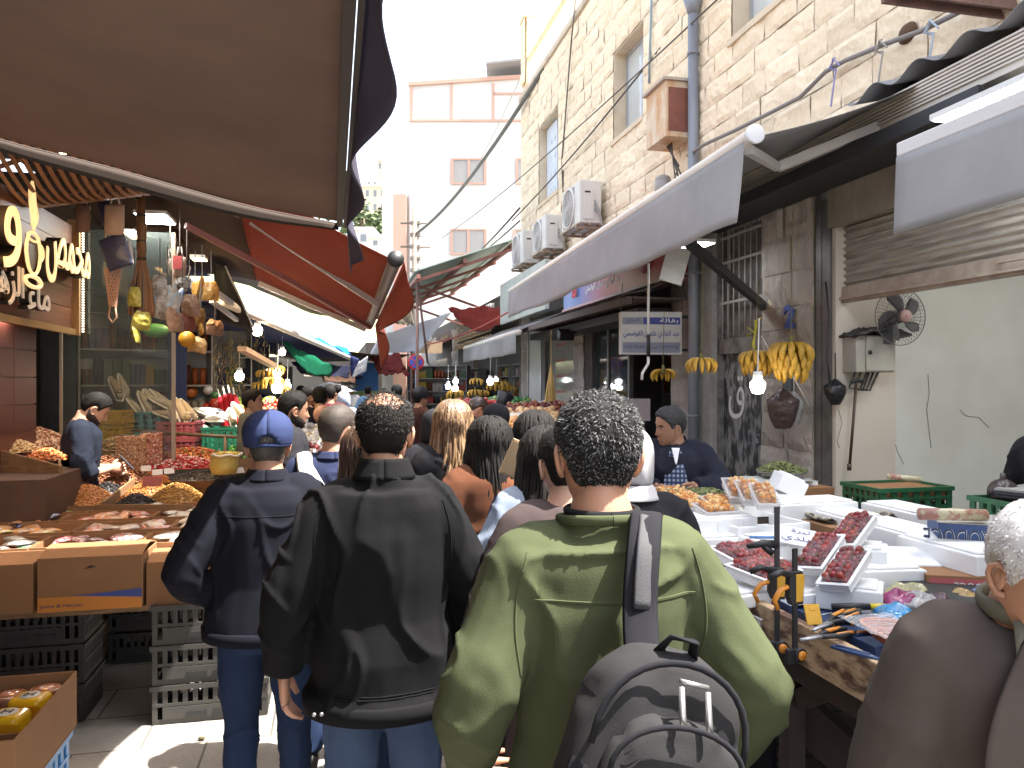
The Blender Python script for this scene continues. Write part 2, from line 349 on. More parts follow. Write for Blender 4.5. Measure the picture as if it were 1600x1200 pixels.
# shutter shop room
rm = MB(); M_room = mat('room_plaster', (.60,.61,.575), .9, var=.7, vs=1.3, col2=(.46,.45,.40))
rm.box(.42,3.2,5.34,5.44,0,3.3); rm.box(3.2,3.3,-6,5.44,0,3.3); rm.box(.4,3.3,-6,5.44,3.3,3.36); rm.build('shop_room', M_room, RB)
rm = MB(); rm.box(.02,.42,5.22,5.44,0,3.0); rm.box(.42,.60,5.27,5.34,0,3.0); rm.build('room_pier', mat('beige_pier', (.50,.44,.37), .9, var=.4, vs=2.5, col2=(.58,.54,.48)), RB)
rs = thing('roller_shutter', 'half raised corrugated steel roller shutter over the whitewashed shop', 'shutter', uv(3.77,0), SA)
f = MB()
prof = []; z=2.5
def slat(s, t):
    zz = 2.50 + .62*t; return (.10+.014*math.sin(t*2*math.pi*12), -3+8.3*s, zz)
f.grid(slat, 1, 12*10, smooth=True); f.build('curtain', mat('dirty_shutter', (.50,.47,.42), .45, metal=.35, var=.7, vs=5, col2=(.11,.09,.07), stretch=(1,.6,8)), rs)
f = MB(); f.box(.07,.13,-3,5.3,2.38,2.50); f.box(.05,.07,-3,5.3,2.40,2.42)
f.tube([(.06,3.5,2.47),(.03,3.5,2.46),(.03,3.75,2.46),(.06,3.75,2.47)],.008,6); f.build('bottom_rail', mat('worn_rail', (.42,.37,.31), .5, metal=.4, var=.6, vs=9, col2=(.16,.10,.07)), rs, bevel=.004)
f = MB(); f.box(-.0,.06,5.26,5.36,0,3.2); f.box(.0,.05,5.37,5.44,0,3.3); f.build('guide_rail', mat('guide_steel', (.17,.16,.15), .5, metal=.5, var=.5, vs=6), rs)
f = MB(); f.box(-.02,.04,-3,5.26,2.96,3.40); f.box(-.026,-.02,3.0,3.02,2.96,3.4); f.box(-.026,-.02,4.2,4.22,2.96,3.4); f.build('housing', mat('stained_panel', (.33,.30,.25), .7, var=.8, vs=2.2, col2=(.11,.085,.065), stretch=(1,1.5,.6)), rs)
# glazed grocery shop v 8.12..11.25
gs = thing('grocery_shopfront', 'tall dark glass shopfront of the grocery under the red and blue fascia', 'shopfront', uv(3.77,8.12), SA)
f = MB()
for q in (0.0,1.55,2.35,3.06): f.box(.1,.16,q,q+.06,0,3.05)
f.box(.1,.16,0.06,3.06,2.98,3.05); f.box(.1,.16,1.6,3.06,0,.12); f.box(.08,.18,3.02,3.13,0,3.05); f.build('frame', mat('grey_frame', (.16,.15,.145), .5, metal=.3), gs)
f = MB(); f.box(.12,.128,1.61,2.35,.12,2.98); f.box(.12,.128,2.41,3.02,.12,2.98)
f.build('glass', mat('shop_glass', (.05,.07,.07), .04, alpha=.45, spec=1), gs)
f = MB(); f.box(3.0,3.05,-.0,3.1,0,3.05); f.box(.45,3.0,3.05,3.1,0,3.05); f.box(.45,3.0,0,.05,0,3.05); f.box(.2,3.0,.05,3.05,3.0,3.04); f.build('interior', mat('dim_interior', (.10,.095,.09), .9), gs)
pal = [lin(*c) for c in ((190,60,50),(60,90,150),(220,190,80),(90,130,80),(210,205,195),(150,80,50),(60,60,70),(225,120,60))]
M_goods = mat('shelf_goods', (.4,.3,.2), .5, rnd=[tuple(x*.38 for x in c) for c in pal], var=.5, vs=25)
M_shelf = mat('shelf_metal', (.28,.28,.27), .5, metal=.3)
def shelf_unit(name, label, loc, rz, W, H, n, D=.3, fill=1.0, cat='shelf', group=None, gm=None, seed=1, par=None):
    rnd = random.Random(seed); t = thing(name, label, cat, loc, rz, group)
    s = MB(); s.box(0,.02,0,D,0,H); s.box(W-.02,W,0,D,0,H); s.box(.02,W-.02,D-.01,D,0,H)
    for k in range(n+1): s.box(.02,W-.02,0,D-.01,k*(H-.02)/n,k*(H-.02)/n+.02)
    s.build('rack', M_shelf, t); g_ = MB()
    for k in range(n):
        x=.03
        while x < W-.1:
            w = rnd.uniform(.05,.12); hh = rnd.uniform(.45,.85)*H/n
            c_ = rnd.random()
            for i in range(rnd.randint(1,3)):
                if x+w > W-.03: break
                if rnd.random() < fill:
                    if c_ > .6: g_.cyl((x+w/2,.12,k*(H-.02)/n+.021),(x+w/2,.12,k*(H-.02)/n+hh),w*.42,10,rnd=c_)
                    else: g_.box(x,x+w*.92,.03,.2,k*(H-.02)/n+.021,k*(H-.02)/n+hh,rnd=c_)
                x += w
    tag(g_.build('packed_goods', gm or M_goods, t), kind='stuff'); return t
shelf_unit('display_shelf', 'dark shelf of groceries behind the open grocery doorway', uv(3.77+1.5,8.4), SA-R(90)+R(180), 1.2, 2.2, 6, seed=3)
shelf_unit('display_shelf', 'grocery shelf seen through the tall glass pane', uv(3.77+1.2,11.1), SA-R(90), 1.3, 2.4, 6, seed=4)
# mid shops v 11.75..14.6: white cabinet, shelf
cb = thing('white_cabinet', 'tall white metal door panel beside the red lettered shop window', 'cabinet', uv(3.70,12.1), SA)
f = MB(); f.box(.0,.06,1.35,2.35,0,2.95); f.build('panel', mat('dull_white', (.48,.50,.50), .5, var=.2, vs=2), cb, bevel=.01)
f = MB(); f.box(-.02,.0,1.35,1.40,0,2.95); f.box(-.02,.0,2.3,2.35,0,2.95); f.build('edge_trim', M_metal, cb)
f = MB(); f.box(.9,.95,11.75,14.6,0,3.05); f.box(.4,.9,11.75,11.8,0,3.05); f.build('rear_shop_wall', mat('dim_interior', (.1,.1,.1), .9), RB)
wn = thing('lettered_shop_window', 'shop window with red handwritten lettering beyond the stone pier', 'window', uv(3.77,11.78), SA)
f = MB(); f.box(.05,.058,.0,1.6,.7,2.95); f.build('glass', mat('pale_glass', (.35,.37,.36), .1, alpha=.5), wn)
f = MB(); f.box(.03,.09,-.02,.03,0,2.98); f.box(.03,.09,1.58,1.63,0,2.98); f.box(.03,.09,.03,1.58,.64,.7); f.build('frame', M_metal, wn)
for k in range(7): text('خصم كبير عروض', 'red_lettering', .6, .10, mat('red_ink', (.6,.05,.03), .6), wn, (.046,.9,2.7-k*.27), (R(90),0,R(-90)), .001)
shelf_unit('display_shelf', 'shelf of bottles and jars behind the red lettered window', uv(3.77+.75,13.4), SA-R(90), 1.5, 2.2, 6, seed=9)
# ---------- far side: fruit shop row beyond ----------
FR = thing('arcade_building', 'low shop row beyond the stone building with open dark shopfronts', 'building', uv(3.77,15.4), SA)
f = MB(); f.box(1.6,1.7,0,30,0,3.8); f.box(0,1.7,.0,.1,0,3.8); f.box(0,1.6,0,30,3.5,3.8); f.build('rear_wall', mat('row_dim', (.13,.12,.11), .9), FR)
for (p,q) in ((8.0,9.2),(13.0,14.0),(18,19),(24,25)): pier(FR, p, q, 0, 3.5, (), .35, .04)
f = MB(); f.box(-.02,.2,0,30,3.2,3.5); f.build('lintel', mat('brown_fascia', (.12,.06,.045), .7, var=.5, vs=2), FR)
for k, s_ in enumerate((2,5,8,11,16,21)): text('محلات التوفيق', 'fascia_lettering', 1.8, .22, mat('tan_letters', (.35,.26,.14), .6), FR, (-.03, s_, 3.35), (R(90),0,R(-90)), .01)
for k,(v_,g_) in enumerate(((15.7,11),(17.6,12),(19.4,13),(21.3,14),(26,15),(31,16))):
    shelf_unit('display_shelf', ['goods shelf nearest behind the banana stall','second goods shelf behind the banana stall','third goods shelf behind the banana stall','goods shelf beside the thick stone pier','goods shelf in the shop past the no stopping sign','goods shelf deepest down the right row'][k], uv(3.77+1.1,v_+1.5), SA-R(90), 1.5, 2.3, 7, seed=g_)
# far shop doors px 650-690
for k,(v_,c_) in enumerate(((24.8,(.45,.40,.30)),(29.8,(.40,.36,.28)),(34.8,(.30,.33,.33)))):
    o = MB(); o.box(.02,.06,0,2.6,0,2.6)
    for q in range(9): o.box(0.0,.02,.1+q*.28,.16+q*.28,.1,2.5)
    tag(o.build('folding_door', mat('door_slats%d'%k, c_, .6, var=.4), loc=uv(3.6,v_), rz=SA), ['tan slatted folding door past the banana stall','second slatted folding door further down the row','grey slatted folding door farthest down the row'][k], 'door')
# ---------- white facade building ----------
Yw = 30
wb = thing('white_building', 'plain white three-storey building with brown framed windows closing the view', 'building', (0,0,0))
Xl, Xr = at(640,0,Yw).x, at(900,0,Yw).x; zt = at(0,135,Yw).z
f = MB(); z2 = at(0,118,Yw).z
vs = [(Xl,Yw,0),(Xr,Yw,0),(Xr,Yw,z2),(Xl,Yw,zt), (Xl-2.6,Yw+9,0),(Xr,Yw+9,0),(Xr,Yw+9,z2),(Xl-2.6,Yw+9,zt)]
f.add(vs, [(0,1,2,3),(5,4,7,6),(4,0,3,7),(1,5,6,2),(3,2,6,7)]); f.build('wall', mat('whitewash', (.60,.585,.56), .85, var=.12, vs=.5), wb)
tr = mat('brown_trim', (.50,.30,.23), .6); f = MB()
zb = at(0,187,Yw).z
for px in (643,706,771): f.box(at(px,0,Yw).x-.04, at(px,0,Yw).x+.04, Yw-.05, Yw-.003, zb, zt+.1)
f.box(Xl,Xr,Yw-.05,Yw-.003,zb-.08,zb); f.add([(Xl-.05,Yw-.1,zt),(Xr,Yw-.1,z2),(Xr,Yw-.1,z2+.14),(Xl-.05,Yw-.1,zt+.14),(Xl-.05,Yw+.1,zt),(Xr,Yw+.1,z2),(Xr,Yw+.1,z2+.14),(Xl-.05,Yw+.1,zt+.14)],[(0,1,2,3),(4,7,6,5),(3,2,6,7),(0,3,7,4),(0,4,5,1)])
f.box(at(771,0,Yw).x,Xr,Yw-.05,Yw-.003,at(0,148,Yw).z,at(0,148,Yw).z+.07)
for k in range(3): f.box(Xl-.14-.75*k,Xl-.05-.75*k,Yw+.5+2.6*k,Yw+.6+2.6*k,zb,zt)
f.box(Xl-.62,Xl-.12,Yw-.12,Yw+.3,0,at(0,305,Yw).z); f.build('trim', tr, wb)
f = MB(); f.add([(at(760,0,Yw).x,Yw-.5,z2+.25),(Xr,Yw-.5,z2+.62),(Xr,Yw+3,z2+.62),(at(760,0,Yw).x,Yw+3,z2+.25),(at(760,0,Yw).x,Yw-.5,z2+.33),(Xr,Yw-.5,z2+.7),(Xr,Yw+3,z2+.7),(at(760,0,Yw).x,Yw+3,z2+.33)],[(0,3,2,1),(4,5,6,7),(0,1,5,4),(1,2,6,5),(2,3,7,6),(3,0,4,7)]); f.build('roof_sheet', mat('roof_grey', (.25,.24,.24), .7), wb)
for (a,b_,c_,e) in ((705,760,248,288),(806,870,248,288),(704,760,358,398),(802,860,358,398)):
    x0,x1,z0,z1 = at(a,0,Yw).x,at(b_,0,Yw).x,at(0,e,Yw).z,at(0,c_,Yw).z; f = MB(); t=.09; y=Yw
    f.box(x0,x0+t,y-.06,y-.004,z0,z1); f.box(x1-t,x1,y-.06,y-.004,z0,z1); f.box(x0+t,x1-t,y-.06,y-.004,z0,z0+t*.6); f.box(x0+t,x1-t,y-.06,y-.004,z1-t*.6,z1); f.box((x0+x1)/2-.05,(x0+x1)/2+.05,y-.06,y-.004,z0+.05,z1-.05)
    w_ = f.build('window', tr, wb); f = MB(); f.box(x0+t,x1-t,y-.02,y-.005,z0+.05,z1-.05); f.build('pane', mat('milky_pane', (.36,.34,.31), .25, var=.6, vs=1.2, col2=(.22,.24,.25)), w_)
f = MB(); x = at(649,0,26).x; f.cyl((x,26,0),(x,26,at(0,327,26).z),.12,8)
for z in (6.4,7.2): f.cyl((x-.5,26,z),(x+.5,26,z),.04,6)
for z in (5.6,6.0,6.4,6.8,7.2): f.cbox((x,26,z),(.34,.2,.1))
tag(f.build('utility_pole', mat('weathered_pole', (.28,.23,.19), .8, var=.4)), 'thin brown utility pole in front of the white building', 'pole')
# ---------- hillside houses ----------
def house(px0,px1,py0,py1,Y,label,col,rows,cols,k):
    t = thing('hillside_house', label, 'house', (0,0,0), 0, 'houses on the far hillside'); a, b_ = at(px0,py1,Y), at(px1,py0,Y)
    f = MB(); f.box(a.x,b_.x,Y,Y+10,a.z-6,b_.z); f.build('wall', mat('house%d'%k, col, .9, var=.1), t)
    f = MB(); f.box(a.x-.4,b_.x+.4,Y-.4,Y+10.4,b_.z,b_.z+.5); f.build('roof', mat('house_roof', (.55,.48,.42), .9), t)
    w, h_ = (b_.x-a.x)/cols, (b_.z-a.z)/rows
    for i in range(rows):
        for j in range(cols):
            f = MB(); f.box(a.x+w*(j+.3),a.x+w*(j+.7),Y-.08,Y-.01,a.z+h_*(i+.3),a.z+h_*(i+.75)); f.build('window', mat('far_pane', (.18,.2,.22), .4), t)
house(556,616,292,335,200,'cream hillside house with two rows of small windows',(.62,.52,.42),2,5,1)
house(572,590,282,292,205,'small pale roof house on top of the hillside',(.6,.6,.6),1,2,2)
house(598,622,262,300,215,'pale grey tower block at the top right of the hill',(.55,.52,.48),3,2,3)
house(556,580,360,385,120,'white house with blue window low on the hillside',(.66,.65,.62),1,1,4)
house(578,612,372,405,110,'white house lowest on the hillside beside the red awning',(.62,.6,.57),2,2,5)
house(590,614,252,268,228,'block at the hilltop skyline behind the pale tower',(.5,.47,.43),1,3,6)
def leafy(name, label, loc, r, n, col, cat='tree', seed=1, grp=None, trunk=True, leaf=.35):
    rnd = random.Random(seed); t = thing(name, label, cat, loc, 0, grp)
    f = MB(); f.tube([(0,0,-1),(0.1*r,0,r*.8),(.05*r,.1*r,r*1.5)],[r*.12,r*.08,r*.03],7)
    for k in range(4):
        a = k*1.6; f.tube([(0,0,r*.7),(math.cos(a)*r*.5,math.sin(a)*r*.5,r*1.4)],[r*.06,r*.02],5)
    f.build('trunk', mat('bark', (.14,.10,.07), .9), t); c_ = MB()
    cl = [(Vector((rnd.gauss(0,.45),rnd.gauss(0,.45),1.4+rnd.gauss(0,.35)))*r, r*rnd.uniform(.3,.55)) for _ in range(9)]
    for k in range(n):
        cc, rr = rnd.choice(cl); d = Vector((rnd.gauss(0,1),rnd.gauss(0,1),rnd.gauss(0,1))).normalized()*rr*rnd.uniform(.6,1)
        p = cc+d; q = Matrix.Rotation(rnd.uniform(0,6.3),3,'Z') @ Matrix.Rotation(rnd.uniform(0,3),3,'X'); s_ = leaf*rnd.uniform(.6,1.2)
        c_.add([p+q@Vector(v) for v in ((-s_,0,0),(0,-s_*.5,0),(s_,0,0),(0,s_*.5,0))],[(0,1,2,3)],rnd.random())
    c_.build('crown', mat('foliage', (.10,.14,.06), .8, rnd=.4), t)
leafy('hillside_tree','grey green tree left on the far hillside',at(566,345,150)-Vector((0,0,7)),5,900,None,seed=2,leaf=.7)
leafy('hillside_tree','bushy tree below the cream hillside house',at(580,358,160)-Vector((0,0,5)),4,700,None,seed=3,leaf=.7)
leafy('hillside_tree','small tree low beside the white hillside house',at(604,372,140)-Vector((0,0,4)),3,500,None,seed=4,leaf=.6)
# ================= RIGHT SIDE FITTINGS =================
f = MB(); f.cyl((3.68,7.41,0),(3.68,7.41,5.62),.055,14); f.cyl((3.68,7.41,5.62),(3.68,7.41,5.8),.055,14,r2=.11); f.cyl((3.68,7.41,5.8),(3.68,7.41,8),.05,14)
for z in (1.4,3.9,5.2): f.cyl((3.68,7.41,z),(3.68,7.41,z+.03),.064,14)
dp = thing('drain_pipe','grey plastic drain pipe running down the stone wall beside the rusty box','pipe',(0,0,0),SA)
f.build('pipe', mat('pvc_grey',(.22,.235,.27),.45,var=.2,vs=2), dp)
f = MB()
for z in (2.9,3.95): f.box(3.60,3.77,7.34,7.48,z,z+.02)
f.build('bracket', M_metal, dp)
# rusty cabinet
t = thing('rusty_wall_cabinet','rusty white metal cabinet high on the stone wall left of the drain pipe','cabinet',uv(3.77,7.5),SA)
f = MB(); f.box(-.36,-.05,.0,.52,4.36,4.95); f.build('body', mat('rusty_cream',(.64,.55,.42),.7,var=.9,vs=4.5,col2=(.50,.25,.09),crisp=.4,stretch=(1,1,.6)), t, bevel=.008)
f = MB(); f.box(-.33,-.08,-.006,-.001,4.42,4.88); f.build('primer_patch', mat('red_primer',(.24,.085,.055),.7,var=.3,vs=8), t)
f = MB(); f.box(-.40,-.03,-.03,.55,4.951,4.98); f.build('lid', mat('lid_cream',(.5,.46,.4),.7,var=.5,vs=6,col2=(.3,.16,.08)), t)
f = MB()
for k,(a,b_) in enumerate(((-.2,-.05),(-.15,.0),(-.1,-.12),(-.24,-.3))): f.tube([(-.2,.2+.04*k,4.36),(-.2+.02*k,.15,4.1),(a,.1+.1*b_,3.9),(-.1,b_,3.6)],.009,6)
f.build('cable', M_rope, t)
# small box camera below it
t = thing('wall_lamp','small grey bell shaped lamp under the rusty wall cabinet','lamp',uv(3.6,7.95),SA)
f = MB(); f.cyl((0,0,3.86),(-.02,0,4.02),.11,14,r2=.09); f.ball((-.02,0,4.03),(.09,.09,.05)); f.box(.02,.17,-.02,.02,3.98,4.02); f.build('housing', mat('lamp_grey',(.42,.40,.37),.6,var=.3), t)
# air conditioners
def ac(label, v0, v1, z0, z1):
    t = thing('air_conditioner', label, 'air conditioner', uv(3.77-.42, (v0+v1)/2, z0), SA, 'air conditioners on the stone wall')
    w, h_ = v1-v0, z1-z0; D=.32
    f = MB(); f.box(0,D,-w/2,w/2,0,h_); f.build('casing', mat('ac_casing',(.66,.64,.60),.5,var=.15,vs=3), t, bevel=.015)
    f = MB(); f.box(.05,.20,-w/2-.014,-w/2-.001,.05,h_*.8); f.build('service_cover', mat('ac_cover',(.60,.58,.55),.5), t, bevel=.006)
    f = MB(); f.box(.07,.15,-w/2-.018,-w/2-.0145,h_*.7,h_*.74); f.build('grip', M_black, t)
    f = MB(); cy, cz, rr = .08, h_/2, h_*.44
    for q in range(7):
        r_ = rr*(q+1)/7; f.tube([(-.018-.012*(1-q/6),cy+r_*math.cos(a*.2618),cz+r_*math.sin(a*.2618)) for a in range(25)],.005,5,cap=False)
    f.tube([(-.008,cy+rr*1.06*math.cos(a*.2618),cz+rr*1.06*math.sin(a*.2618)) for a in range(25)],.018,6,cap=False)
    for a in range(8): f.cyl((-.03,cy,cz),(-.012,cy+rr*math.cos(a*.785),cz+rr*math.sin(a*.785)),.004,5)
    f.build('fan_guard', mat('ac_grille',(.6,.58,.55),.5), t)
    f = MB(); f.box(-.0045,-.0005,cy-rr,cy+rr,cz-rr,cz+rr); f.build('fan_opening', mat('ac_shadow',(.33,.32,.30),.8), t)
    f = MB()
    for y in (-w/2+.08,w/2-.12): f.box(-.03,.42,y,y+.035,-.06,-.025); f.box(.38,.42,y,y+.035,-.35,-.06)
    for x in (-.03,.13,.30): f.box(x,x+.03,-w/2,w/2,-.025,-.002)
    f.build('bracket', mat('rusty_bracket',(.42,.34,.25),.7,var=.6,vs=8,col2=(.2,.1,.05)), t)
    f = MB()
    for k in range(3): f.tube([(.22,-w/2,.2+.06*k),(.26,-w/2-.08,.1+.03*k),(.33,-w/2-.05,-.1),(.38,-w/2+.02*k,-.35)],.012,6)
    f.build('hose', mat('hose_grey',(.30,.28,.26),.8), t); return t
ac('air conditioner nearest the camera and highest of the three on the stone wall',10.2,11.06,4.0,4.6)
ac('middle air conditioner of the three on the stone wall',11.96,12.8,3.95,4.5)
ac('farthest air conditioner on the stone wall beside the green roof',13.5,14.35,3.95,4.55)
# wall cable bundle and overhead wires
def sag(a, b, s, n=14): a, b = Vector(a), Vector(b); return [a.lerp(b, i/n) - Vector((0,0,s*4*(i/n)*(1-i/n))) for i in range(n+1)]
def cable(label, pts, r, m=M_rope, name='cable'): f = MB(); f.tube(pts, r, 6); return tag(f.build(name, m), label, 'cable')
W_ = lambda px, py, u: uv(*onu(px, py, u))
cable('thick sagging grey cable bundle tied along the upper stone wall', [W_(x,y,3.66) for x,y in ((1075,243),(1100,226),(1150,203),(1200,178),(1250,152),(1290,112),(1320,95),(1380,70),(1440,48),(1500,18),(1560,-15),(1620,-50))], .017, mat('cable_grey',(.22,.20,.19),.8), 'cable_bundle')
for k,(x,y) in enumerate(((1305,100),(1378,72),(1457,42))):
    f = MB(); p = Vector(onu(x,y,3.64)); f.tube([p+Vector((0,0,.05)),p+Vector((-.02,.05,-.02)),p+Vector((0,-.01,-.04)),p+Vector((-.01,.01,-.18)),p+Vector((0,.05,-.3))],.007,5)
    f.tube([p+Vector((0,-.05,-.03)),p+Vector((-.02,0,.04)),p+Vector((0,.05,-.02)),p+Vector((0,0,-.05))],.007,5)
    tag(f.build('rope_tie', mat('twine%d'%k, ((.30,.28,.5),(.35,.33,.3),(.42,.5,.6))[k], .8), rz=SA), ['purple twine tied on the cable bundle, first from the drain pipe','plain twine hanging from the middle of the cable bundle','pale blue twine knotted on the cable bundle above the canopy'][k], 'rope')
cable('thick black twisted cable crossing from the roof railing to the utility pole', sag(at(925,-20,12), at(650,365,26), .5), .045, mat('black_cable',(.12,.115,.11),.7))
cable('thin wire falling across the upper window toward the air conditioners', sag(at(1090,0,8.2), at(800,345,15.5), .1), .012)
cable('second thin wire running just below the upper window', sag(at(1120,0,7.5), at(690,372,24), .15), .009)
cable('thin vertical wire dropping beside the shuttered upper window', [at(900,-5,12), at(893,60,12.1), at(878,250,12.9), at(880,300,12.8)], .012)
cable('pale wire crossing the white building diagonally', sag(at(870,-10,16), at(720,300,29), .3), .015, mat('pale_wire',(.4,.38,.36),.8))
cable('tangled wire from the lowest air conditioner to the utility pole', sag(at(812,325,15), at(640,470,26), .3), .02)
cable('second tangled wire above the green roof', sag(at(812,345,15), at(660,440,26), .25), .016)
cable('blue wire along the stone wall above the window', [W_(1018,0,3.72), W_(1016,60,3.72), W_(1014,130,3.72)], .014, mat('wire_blue',(.25,.33,.38),.6))
# ---------- awning A ----------
M_canvG = fabric('grey_canvas', (.30,.29,.285), transl=.12, var=.12, vs=1.5)
M_val = fabric('light_grey_canvas', (.50,.49,.48), transl=.35, var=.22, vs=1.6)
M_bar = mat('cream_bar', (.70,.64,.56), .45, var=.15, vs=2)
aw = thing('awning','long grey retractable awning with a hanging valance over the grocery','awning',(0,0,0),SA)
V0,V1 = 3.885, 9.76
zf = lambda v: 3.13-.17*(v-V0)/(V1-V0)
def cv(s,t): v=V0+.03+(V1-V0-.03)*t; u=3.70-(3.70-2.27)*s; return (u, v, 3.68-(3.68-zf(v))*s - .05*math.sin(math.pi*s) + .012*math.sin(t*23)*math.sin(math.pi*s))
f = MB(); f.grid(cv, 14, 30, thick=.004); f.build('canopy', M_canvG, aw)
f = MB(); f.cyl((2.27,V0-.05,zf(V0)),(2.27,V1+.03,zf(V1)),.042,16); f.build('front_roller', M_bar, aw)
f = MB(); f.cyl((2.27,V0-.075,zf(V0)),(2.27,V0-.05,zf(V0)),.054,20); f.build('end_cap', mat('cap_white',(.72,.73,.76),.35), aw, bevel=.004)
def vl(s,t): v=V0+(V1-V0)*t; return (2.27-.03-.03*math.sin(t*15+s)*s-.02*s-.012*math.sin(t*41)*s, v, zf(v)-.02-(.46-.12*t)*s+.0*s)
f = MB(); f.grid(vl, 8, 70, thick=.003); f.build('valance', M_val, aw)
f = MB(); a,b_,c = Vector(suv(at(1195,480,6.9))), Vector(suv(at(1068,372,5.45))), Vector((2.33,V0+.9,3.06))
def beam(f, a, b, w, h_): d=(b-a); x,y,z=frame_from(d); M=Matrix(((x.x,y.x,z.x,a.x),(x.y,y.y,z.y,a.y),(x.z,y.z,z.z,a.z),(0,0,0,1))); f.box(-w/2,w/2,-h_/2,h_/2,0,d.length,M)
beam(f,a,b_,.05,.07); beam(f,b_,c,.045,.06); f.build('folding_arm', mat('black_arm',(.018,.018,.02),.45), aw)
f = MB(); a2 = Vector((3.66,4.1,3.5)); b2=Vector((2.9,4.6,3.2)); beam(f,a2,b2,.05,.06); beam(f,b2,Vector((2.33,4.0,3.1)),.045,.05); f.build('folding_arm', mat('arm_white',(.6,.58,.56),.4), aw)
# cassette of the retracted awning
cs = thing('awning_cassette','ribbed white cassette of a rolled up awning fixed under the grey canopy','awning',(0,0,0),SA)
f = MB(); f.box(3.40,3.62,1.9,6.85,3.36,3.40)
for q in range(7): f.box(3.385,3.42,1.9,6.85,3.40+q*.022,3.413+q*.022)
f.box(3.42,3.62,1.9,6.85,3.40,3.55); f.build('housing', M_bar, cs, bevel=.003)
f = MB(); f.box(3.37,3.64,1.86,1.9,3.30,3.62); f.box(3.37,3.64,6.85,6.88,3.34,3.57); f.build('end_bracket', mat('bracket_white',(.62,.6,.57),.5,var=.3,vs=9), cs, bevel=.01)
f = MB(); f.box(3.25,3.76,3.3,7.0,3.255,3.275); f.box(3.23,3.26,3.3,7.0,3.20,3.29); tag(f.build('steel_canopy', mat('black_sheet',(.03,.03,.032),.6,var=.3), rz=SA),'thin black steel canopy under the ribbed awning cassette','canopy')
# corrugated sheet + steel beam
def cor(s,t): return (3.76-.42*s, 1.2+3.3*t, 3.72-.10*s+.035*math.sin(t*2*math.pi*9)) 
f = MB(); f.grid(cor, 3, 120, thick=.004); tag(f.build('corrugated_canopy', mat('grey_sheet',(.27,.27,.28),.6,var=.4,vs=3), rz=SA),'wavy corrugated grey sheet jutting from the wall at top right','canopy')
f = MB(); f.box(2.95,3.76,3.55,3.67,3.93,3.99); f.box(2.95,3.76,3.55,3.57,3.85,3.93); f.box(2.95,3.76,3.65,3.67,3.85,3.93); tag(f.build('steel_beam', mat('rust_beam',(.26,.15,.12),.7,var=.5,vs=6), rz=SA),'short rusty channel beam sticking out at the top right edge','beam')
# awning B
awb = thing('awning','light grey awning flap hanging nearest at the right edge of the photo','awning',(0,0,0),SA)
f = MB(); f.box(2.30,2.37,-1.2,2.77,2.70,2.76); f.build('front_bar', mat('white_bar',(.62,.60,.58),.5), awb, bevel=.006)
def vb(s,t): v=2.77-3.97*t; return (2.30-.02*math.sin(t*11)*s-.03*s, v-.02*s, 2.70-.33*s+.03*s*t)
f = MB(); f.grid(vb, 8, 50, thick=.003); f.build('valance', M_val, awb)
f = MB(); f.grid(lambda s,t:(2.36+1.38*s,-1.2+3.95*t,2.74+.42*s-.04*math.sin(math.pi*s)), 8, 20, thick=.004); f.build('canopy', M_canvG, awb)
f = MB(); beam(f,Vector((3.7,2.4,3.0)),Vector((2.36,2.5,2.72)),.05,.06); f.build('folding_arm', M_bar, awb)
# panel lights (lit)
def panel(label, c, w, d_, ecol, name='panel_lamp', e=10, rz=SA, rx=0):
    t = thing(name, label, 'lamp', c, rz, rot=(rx,0,rz)); f = MB(); f.box(-w/2,w/2,-d_/2,d_/2,0,.03); f.build('housing', M_white, t)
    f = MB(); f.box(-w/2+.01,w/2-.01,-d_/2+.01,d_/2-.01,-.006,-.001); f.build('diffuser', mat('glow_%s'%('w' if ecol[2] < .7 else 'c'), (1,1,1), emit=e, ecol=ecol), t); return t
panel('bright white panel lamp under the awning cassette at top right', uv(3.2,3.0,3.12), .35,.8,(.92,.96,1))
pp_=panel('white tube lamp on the ceiling of the whitewashed shop', uv(5.0,3.6,3.2), .9,.12,(.95,.98,1), e=2); l_=bpy.data.lights.new('lamp','AREA'); l_.energy=5; l_.color=(1,.97,.9); l_.size=.8; o_=bpy.data.objects.new('lamp_light',l_); COL.objects.link(o_); o_.parent=pp_; o_.location=(0,0,-.03)
panel('small floodlight under the long awning above the barred door', uv(3.2,6.35,3.0), .2,.3,(.8,.95,.8), e=2)
# red & blue fascia
fs = thing('fascia_sign','red and blue lightbox sign over the grocery with white arabic writing','sign',uv(3.5,7.62),SA)
sgm = mat('sign_gradient',(.45,.05,.06),.45); N=sgm.node_tree; tc=N.nodes.new('ShaderNodeTexCoord'); sp=N.nodes.new('ShaderNodeSeparateXYZ'); cr=N.nodes.new('ShaderNodeValToRGB'); mr=N.nodes.new('ShaderNodeMapRange')
mr.inputs[2].default_value=3.85; N.links.new(tc.outputs['Object'],sp.inputs[0]); N.links.new(sp.outputs['Y'],mr.inputs[0]); N.links.new(mr.outputs[0],cr.inputs[0]); N.links.new(cr.outputs[0],N.nodes['Principled BSDF'].inputs['Base Color'])
e=cr.color_ramp.elements; e[0].color=(.50,.045,.05,1); e[0].position=.45; e[1].color=(.10,.16,.42,1); e[1].position=.8; q=e.new(.93); q.color=(.22,.30,.55,1)
f = MB(); f.box(0,.25,0,3.85,2.9,3.7); f.build('lightbox', sgm, fs, bevel=.006)
f = MB(); f.box(-.02,.27,-.02,3.87,2.87,2.9); f.build('edge_trim', mat('trim_pink',(.5,.3,.3),.5), fs)
wm = mat('letter_white',(.75,.75,.75),.5)
text('عبد الهادي عثمان القواسمي','lettering',1.35,.15,wm,fs,(-.004,2.1,3.08),(R(90),0,R(-90)),.003,.004)
